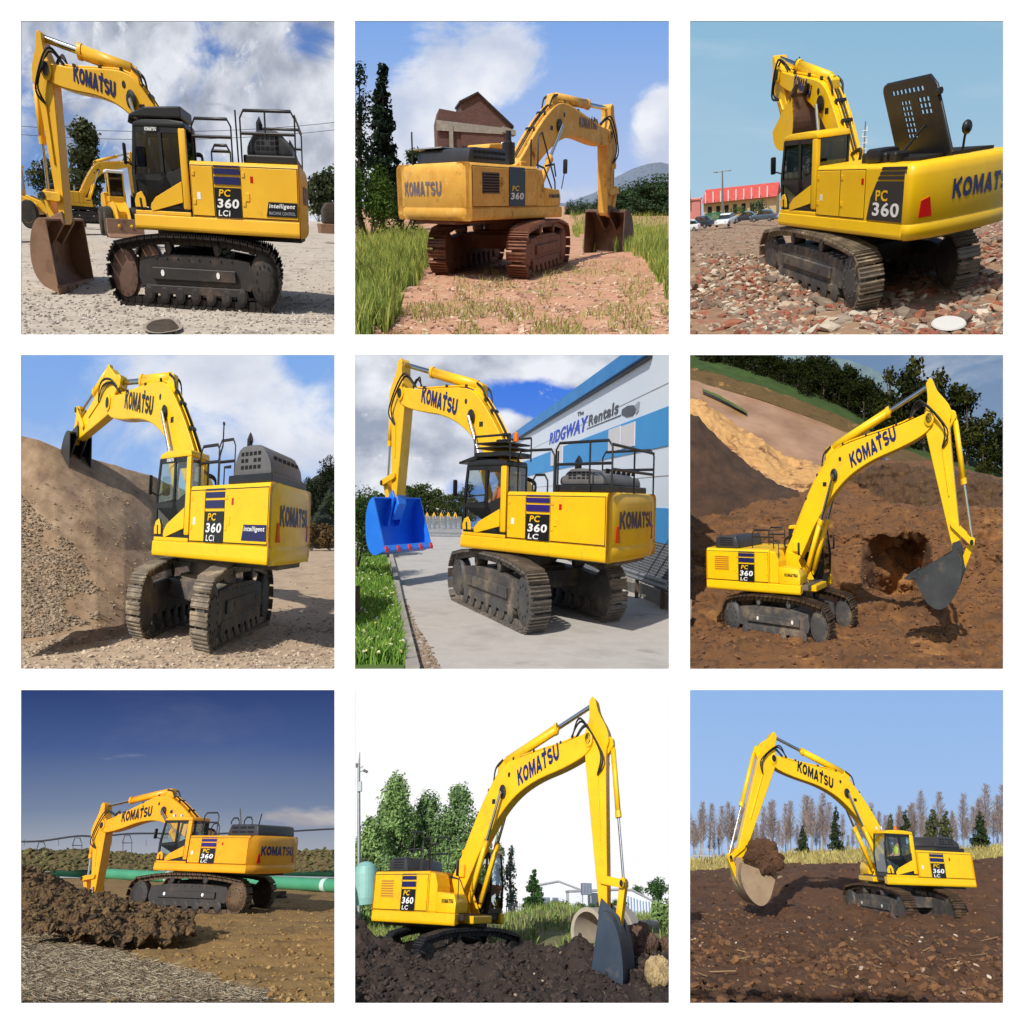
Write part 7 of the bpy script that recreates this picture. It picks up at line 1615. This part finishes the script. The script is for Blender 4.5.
    for i, (u, r, h, lb) in enumerate(((915, 30, 62, 'smaller round tree above the roof of the long white shed'), (980, 46, 92, 'larger round tree at the right edge above the long white shed'))):
        tree('round_tree', lb, 'tree', c, tuple(at(c, u, 700, 60)), (h + 0) * pxm(60), r * pxm(60), g3, BARK, 70 + i, 1300, h0=.1, lumpn=16)
    # concrete pipes
    def cpipe(u, v, Y, r, L_, yaw, label):
        p = at(c, u, v, Y); d = np.array([math.cos(yaw), math.sin(yaw), .0]); ri = r * .82; n = 36
        m = thing('concrete_pipe', label, 'pipe', c, tuple(p), 'concrete drain pipes'); vs = []
        s_ = np.array([-d[1], d[0], 0])
        for t, rr in ((0, ri), (0, r), (L_, r), (L_, ri)):
            for j in range(n): a = 6.28318 * j / n; vs.append(tuple(d * t + s_ * rr * math.cos(a) + np.array([0, 0, rr * math.sin(a)])))
        fs = [(i * n + j, i * n + (j + 1) % n, ((i + 1) % 4) * n + (j + 1) % n, ((i + 1) % 4) * n + j) for i in range(4) for j in range(n)]
        MB().add(vs, fs, True).build('barrel', surf('buff_concrete', [lin(164, 152, 134), lin(188, 177, 160)], 2, .9, bump=.2, spot=(lin(120, 100, 82), 2, .6, .15)), m, clean=True).data.set_sharp_from_angle(angle=.6)
        MB().tube([tuple(d * (L_ - .3)), tuple(d * (L_ - .01))], r * 1.1, 30).build('socket', CONC, m)
    cpipe(752, 786, 20.4, .50, 1.3, R(44), 'large buff concrete pipe with a dark open mouth beside the bucket')
    cpipe(880, 768, 27, .17, 1.0, R(16), 'smaller concrete pipe lying behind the bucket at the right')
    def boulder(u, v, Y, r, mat, label, seed):
        rr = np.random.default_rng(seed); bm_ = bmesh.new(); bmesh.ops.create_icosphere(bm_, subdivisions=5, radius=1)
        for w in bm_.verts:
            q = w.co; f_ = 1 + .5 * float(fbm(q.x * 2.2 + seed, q.y * 2.2 + q.z * 1.7, 5, seed)); w.co = Vector((q.x * r[0] * f_, q.y * r[1] * f_, q.z * r[2] * f_))
        me = bpy.data.meshes.new('boulder'); bm_.to_mesh(me); bm_.free(); tag(link('boulder', me, mat, None, c, tuple(at(c, u, v, Y))), label, 'boulder')
    tanr = surf('tan_rock', [lin(136, 112, 76), lin(186, 162, 118), lin(110, 92, 64)], 3, .95, bump=.5); brr = surf('brown_rock', [lin(74, 55, 44), lin(112, 86, 68), lin(92, 70, 56)], 3.4, 1, bump=1.0, bscale=14)
    boulder(980, 918, 15.6, (.22, .25, .24), tanr, 'pale tan boulder at the right edge of the dark soil', 3)
    boulder(915, 820, 18, (.36, .4, .32), brr, 'brown lump of broken ground right of the bucket', 5)
    boulder(1000, 850, 18.4, (.2, .3, .25), brr, 'smaller brown lump above the tan boulder at the right edge', 7)
    # mast and pale tank at the left
    Y = 37; o = at(c, 22, 800, Y); H = 590 * pxm(Y); m = thing('steel_mast', 'tall thin steel mast carrying a camera and a box at the left edge', 'mast', c, tuple(o)); k = pxm(Y)
    MB().tube([(0, 0, 0), (0, 0, H * .9), (3 * k, 0, H)], [.09, .06, .02], 10).build('pole', STEELP, m)
    m.matrix_world = stand(c, o)
    for z, x in ((520, 22), (540, -8), (532, 14)): MB().tube([(0, 0, z * k), (x * k, 0, (z + 8) * k)], .025, 6).build('bracket', STEELP, m)
    MB().box((24 * k, 0, 522 * k), (16 * k, .12, 9 * k), m=Matrix.Rotation(.5, 3, 'Y')).build('camera', FR_GREY, m, bevel=.01); MB().box((4 * k, -.1, 470 * k), (16 * k, .14, 34 * k)).build('equipment_box', STEELP, m, bevel=.01); MB().box((-6 * k, 0, 545 * k), (10 * k, .1, 14 * k)).build('antenna', FR_GREY, m)
    Y = 31; o = at(c, 44, 700, Y); k = pxm(Y); t = thing('pale_tank', 'pale turquoise round tank among the trees at the left edge', 'tank', c, tuple(o)); t.matrix_world = stand(c, o); MB().lathe([(34 * k, 0), (38 * k, 20 * k), (38 * k, 95 * k), (34 * k, 118 * k), (20 * k, 130 * k), (6 * k, 134 * k)], (0, 0, 0), 'Z', 26).build('body', surf('turquoise_tank', [lin(146, 196, 186), lin(126, 176, 168)], 1.5, .5), t); MB().tube([(-20 * k, 0, 134 * k), (-8 * k, 0, 142 * k), (16 * k, 0, 140 * k)], .02, 6).build('vent_pipe', FR_DARK, t)
    sky(c, 68, skymat('white_sky', lin(255, 255, 255), lin(254, 254, 255)), 780)

# ================================================================== 9: ploughed brown soil before bare birches
def place_9():
    global CUR
    c = CUR = 8
    soil = surf('ploughed_soil', [lin(58, 37, 23), lin(102, 68, 42), lin(80, 52, 32)], 1.1, 1, bump=.8, bscale=9, vein=(lin(130, 98, 70), 2.6, .35))
    L = Loft(c, [near(c)] + flat(c, [15.4, 17, 19, 23, 28, 34]) + [V([(-8, 618), (300, 612), (560, 600), (800, 600), (1032, 600)], 40), V([(-8, 598), (140, 590), (300, 574), (420, 578), (550, 570), (700, 566), (860, 566), (1032, 558)], 45), V([(-8, 610), (1032, 570)], 49)], 200, [20, 20, 18, 16, 14, 10, 8, 8, 3], .15, .9, 61, ridge=1.0, oct=7)
    L.bump(lambda x, y, z: .22 * np.exp(-(x ** 2 / 5.5 + y ** 2 / 7)) + .34 * np.exp(-((x + 1.5) ** 2 / .5 + (y + 2.2) ** 2 / .9)) + .3 * np.exp(-((x - .3) ** 2 / .4 + (y + 3.0) ** 2 / .8)) + .3 * np.exp(-((x - 2.2) ** 2 / .5 + (y + .6) ** 2 / 1.2)) + .25 * np.exp(-((x + 3.6) ** 2 / .8 + (y + 1.0) ** 2 / 1.5)))
    L.build('ploughed_soil', soil)
    stones('clods', c, L.sample(3450, lambda u, v: (v > 560) & (v < 1018), 5), (.010, .075), randmat('brown_clod', [lin(60, 39, 24), lin(100, 67, 42), lin(130, 93, 60), lin(78, 51, 32)]), .75, 6)
    stones('field_stones', c, L.sample(150, lambda u, v: v > 640, 8), (.012, .05), randmat('field_stone', [lin(190, 166, 140), lin(150, 110, 84), lin(210, 196, 176)]), .7, 9)
    straws('sticks', c, L.sample(60, lambda u, v: v > 660, 12), (.15, .5), .02, randmat('stick_wood', [lin(150, 120, 86), lin(110, 84, 58)]), 3, lift=.04)
    F = Loft(c, [V([(-8, 606), (300, 582), (560, 578), (1032, 566)], 46), V([(-8, 552), (100, 548), (300, 536), (560, 522), (800, 518), (1032, 514)], 60)], 140, 14, .12, .7, 63)
    F.build('dry_field', surf('dry_field_grass', [lin(150, 140, 74), lin(184, 170, 100), lin(164, 150, 84)], .8, 1, bump=.4))
    blades('dry_grass', c, F.sample(6000, None, 4), (.1, .4), .05, randmat('dry_field_blade', [lin(166, 152, 84), lin(200, 186, 118), lin(136, 130, 70), lin(150, 120, 74)]), .8, 5)
    # birches
    q = random.Random(21)
    def birch(seed, label):
        r = random.Random(seed); root = thing('bare_birch', label, 'tree', c, (0, 0, 0), 'bare birches along the field edge'); H = 3.8
        t = MB(); pts = [(r.uniform(-.04, .04) * i, r.uniform(-.03, .03) * i, H * i / 5) for i in range(6)]; t.tube(pts, [.055, .048, .04, .03, .018, .006], 6)
        if r.random() < .6: t.tube([pts[0], (.14, .05, H * .4), (.22, .08, H * .8)], [.04, .03, .006], 5)
        t.build('trunk', BIRCH, root)
        vs = []; fs = []
        for i in range(700):
            z = H * r.uniform(.26, .98); tt = z / H; a = r.uniform(0, 6.28); ln = (1.05 - tt) * 1.5 * r.uniform(.3, 1) + .2
            d = Vector((math.cos(a) * .55, math.sin(a) * .55, r.uniform(.35, 1.0))).normalized(); s0 = r.uniform(0, .7) * ln
            p = Vector((r.uniform(-.05, .05), r.uniform(-.05, .05), z)) + d * s0; e = p + d * ln * .5 + Vector((r.uniform(-.1, .1), r.uniform(-.1, .1), 0)); w = .011
            sx = d.cross(Vector((0, 0, 1))).normalized() * w; sy = d.cross(sx).normalized() * w
            o = len(vs); vs += [p + sx, p - sx * .5 + sy, p - sx * .5 - sy, e]; fs += [(o, o + 1, o + 3), (o + 1, o + 2, o + 3), (o + 2, o, o + 3)]
        me = bpy.data.meshes.new('twigs'); me.from_pydata([tuple(v) for v in vs], [], fs); link('twigs', me, TW, root); return root
    TW = randmat('twig_bark', [lin(106, 84, 74), lin(140, 118, 106), lin(170, 154, 142), lin(90, 72, 62)])
    pr = [birch(s, 'bare birch with reddish twigs in the row along the field edge') for s in (1, 2, 3, 4)]
    n = 0
    for i in range(84):
        u = -4 + i * 12.3 + q.uniform(-7, 7); Y = 59.5 + q.uniform(-1.5, 4.5); v = 552 - u * .034; h = 146 + q.uniform(-80, 44) + (20 if u > 880 or 380 < u < 460 else 0) - (30 if 480 < u < 640 else 0)
        s = h * pxm(Y) / 3.8; p = at(c, u, v, Y)
        if n < 4: pr[n].matrix_world = stand(c, p, 0, s)
        else: copy_tree(pr[n % 4], c, p, q.uniform(0, 6), (s * .95, s * .95, s))
        n += 1
    pg = leafmat('pine_needles', lin(30, 44, 28), lin(78, 92, 58)); pg2 = leafmat('olive_pine_needles', lin(64, 70, 42), lin(116, 118, 78))
    for i, (u, top, r, mt, lb) in enumerate(((480, 374, 30, pg, 'dark spruce left of the boom with the highest top in the birch row'), (372, 440, 26, pg, 'short dark spruce right of the soil lump in the birch row'), (655, 402, 24, pg2, 'slim olive conifer just above the cab in the birch row'), (702, 392, 34, pg, 'green conifer right above the cab roof in the birch row'), (790, 390, 34, pg2, 'broad olive pine above the decal, left of its twin'), (830, 396, 30, pg2, 'olive pine right of its broad twin above the engine hood'), (942, 400, 34, pg, 'dark spruce standing alone behind the counterweight'))):
        Y = 58; conifer('pine_tree', lb, 'tree', c, tuple(at(c, u, 545 - u * .03, Y)), (545 - u * .03 - top) * pxm(Y), r * pxm(Y), mt, BARK, 80 + i, 1300, h0=.12, pw=.6 if mt is pg2 else .85)
    Y = 52; k = pxm(Y); o = at(c, 56, 556, Y); f = thing('hurdle_fence', 'short grey rail fence in the dry field at the left edge', 'fence', c, tuple(o))
    for i in range(5): MB().box(((-36 + i * 18) * k, 0, 20 * k), (.05, .05, 40 * k)).build('post', STEELP, f)
    for z in (14, 34): MB().box((0, .05, z * k), (76 * k, .04, 3 * k)).build('rail', STEELP, f)
    sky(c, 68, skymat('clear_blue_sky', lin(146, 184, 234), lin(184, 208, 240)), 640)
for fn in (place_1, place_2, place_3, place_4, place_5, place_6, place_7, place_8, place_9): fn()

# ------------------------------------------------------------------ the nine excavators
LABELS = ['dull yellow excavator with a black roof guard, bucket resting on the pale gravel yard', 'worn orange yellow excavator with rusty tracks on red dirt before a brick house',
          'bright yellow excavator with its black engine cover raised above a lot of broken bricks', 'yellow excavator with a grey engine hood reaching up the sandy bank',
          'yellow excavator with a bright blue bucket on the road beside the striped warehouse', 'yellow excavator digging brown earth below the muddy pond',
          'deep yellow excavator with its arm behind a spoil heap in front of green pipes', 'yellow excavator with a slate grey bucket in dark soil under the white sky',
          'yellow excavator holding a lump of soil before a row of bare birches']
EX = [excavator(c, CFG[c], LABELS[c]) for c in range(9)]
_k = KEY[EX[4].name]; skin_person('person', 'operator in an orange vest sitting in the cab beside the striped warehouse', 4, _k[1], (.36, .97, 1.62), VEST_O)
_k = KEY[EX[8].name]; skin_person('person', 'operator in a yellow hi-vis vest sitting in the cab before the bare birches', 8, _k[1], (.36, .97, 1.62), VEST_Y)
CUR = 8
# the lump of soil carried in the last bucket
tip, _p = KEY[EX[8].name]
Yb = depth(8, tip); ctr = at(8, 250, 552, Yb); rad = 62 * pxm(Yb)
bm_ = bmesh.new(); bmesh.ops.create_icosphere(bm_, subdivisions=5, radius=1)
for w_ in bm_.verts:
    q_ = w_.co; f_ = 1 + .5 * float(fbm(q_.x * 1.7 + 3, q_.y * 1.7 + q_.z * 2.1, 5, 5)) + .22 * float(fbm(q_.x * 6, q_.z * 6 + q_.y * 5, 4, 8)); w_.co = Vector((q_.x * rad * f_, q_.y * rad * f_ * .9, q_.z * rad * 1.0 * f_))
me_ = bpy.data.meshes.new('soil_lump'); bm_.to_mesh(me_); bm_.free()
tag(link('soil_lump', me_, surf('lump_soil', [lin(66, 44, 30), lin(106, 74, 50)], 2.2, 1, bump=.8, bscale=12), None, 8, tuple(ctr)), 'big lump of brown soil held in the raised bucket before the birches', 'soil')

# ------------------------------------------------------------------ the white wall with nine openings
def make_wall():
    D = 2.6; k = D * TH / 512
    xs = [21, 334.5, 355, 669, 690, 1003.5]; ys = [21, 334.5, 355, 669, 690, 1003.5]; T = .003
    X = lambda p: (p - 512) * k
    gx = [-60] + xs + [1084]; gyv = [-60] + ys + [1084]
    mb = MB(); vid = {}
    def vtx(i, j, b):
        key = (i, j, b)
        if key not in vid:
            vid[key] = len(mb.v); q = (1 + T / D) if False else 1
            mb.v.append((X(gx[i]) * q, D + b * T, -X(gyv[j]) * q))
        return vid[key]
    hole = lambda i, j: i in (1, 3, 5) and j in (1, 3, 5)
    for i in range(7):
        for j in range(7):
            if hole(i, j): continue
            mb.f.append((vtx(i, j, 0), vtx(i, j + 1, 0), vtx(i + 1, j + 1, 0), vtx(i + 1, j, 0)))
            mb.f.append((vtx(i, j, 1), vtx(i + 1, j, 1), vtx(i + 1, j + 1, 1), vtx(i, j + 1, 1)))
            for di, dj, a, b in ((-1, 0, (0, 0), (0, 1)), (1, 0, (1, 1), (1, 0)), (0, -1, (1, 0), (0, 0)), (0, 1, (0, 1), (1, 1))):
                ni, nj = i + di, j + dj
                if not (0 <= ni < 7 and 0 <= nj < 7) or hole(ni, nj):
                    p, q = (i + a[0], j + a[1]), (i + b[0], j + b[1])
                    mb.f.append((vtx(*p, 0), vtx(*p, 1), vtx(*q, 1), vtx(*q, 0)))
    me = bpy.data.meshes.new('display_wall'); me.from_pydata(mb.v, [], mb.f); me.update()
    me.materials.append(surf('white_wall_paint', [lin(252, 252, 252), lin(254, 254, 254)], 3, .7, spec=.2))
    o = bpy.data.objects.new('display_wall', me); COL.objects.link(o)
    tag(o, 'plain white wall with nine square openings in three rows, an excavator scene behind each', 'wall')
make_wall()

# ------------------------------------------------------------------ eye, sun, sky light
cam = bpy.data.cameras.new('camera'); co = bpy.data.objects.new('camera', cam); COL.objects.link(co)
co.rotation_euler = (R(90), 0, 0); cam.sensor_width = 36; cam.sensor_fit = 'AUTO'; cam.angle = R(FOV)
cam.clip_start = .1; cam.clip_end = 20000
scene.camera = co
EL, AZ = 43, -27            # sun height, and how far left of straight behind the viewer
sd = Vector((math.sin(R(AZ)) * math.cos(R(EL)), -math.cos(R(AZ)) * math.cos(R(EL)), math.sin(R(EL))))
su = bpy.data.lights.new('sun', 'SUN'); so = bpy.data.objects.new('sun', su); COL.objects.link(so)
so.rotation_euler = sd.to_track_quat('Z', 'Y').to_euler(); su.energy = 4.2; su.angle = R(.6); su.color = (1, .955, .88)
w = bpy.data.worlds.new('World'); scene.world = w; w.use_nodes = True
nt = w.node_tree; bg = nt.nodes['Background']; st = nt.nodes.new('ShaderNodeTexSky'); st.sky_type = 'NISHITA'; st.sun_disc = False
st.sun_elevation = R(EL); st.sun_rotation = math.atan2(sd.x, sd.y); nt.links.new(st.outputs[0], bg.inputs[0]); bg.inputs[1].default_value = .12
scene.view_settings.view_transform = 'Standard'; scene.view_settings.look = 'None'; scene.view_settings.exposure = EXPO; scene.view_settings.gamma = 1
scene.render.engine = 'CYCLES'
scene.cycles.max_bounces = 6; scene.cycles.transparent_max_bounces = 12
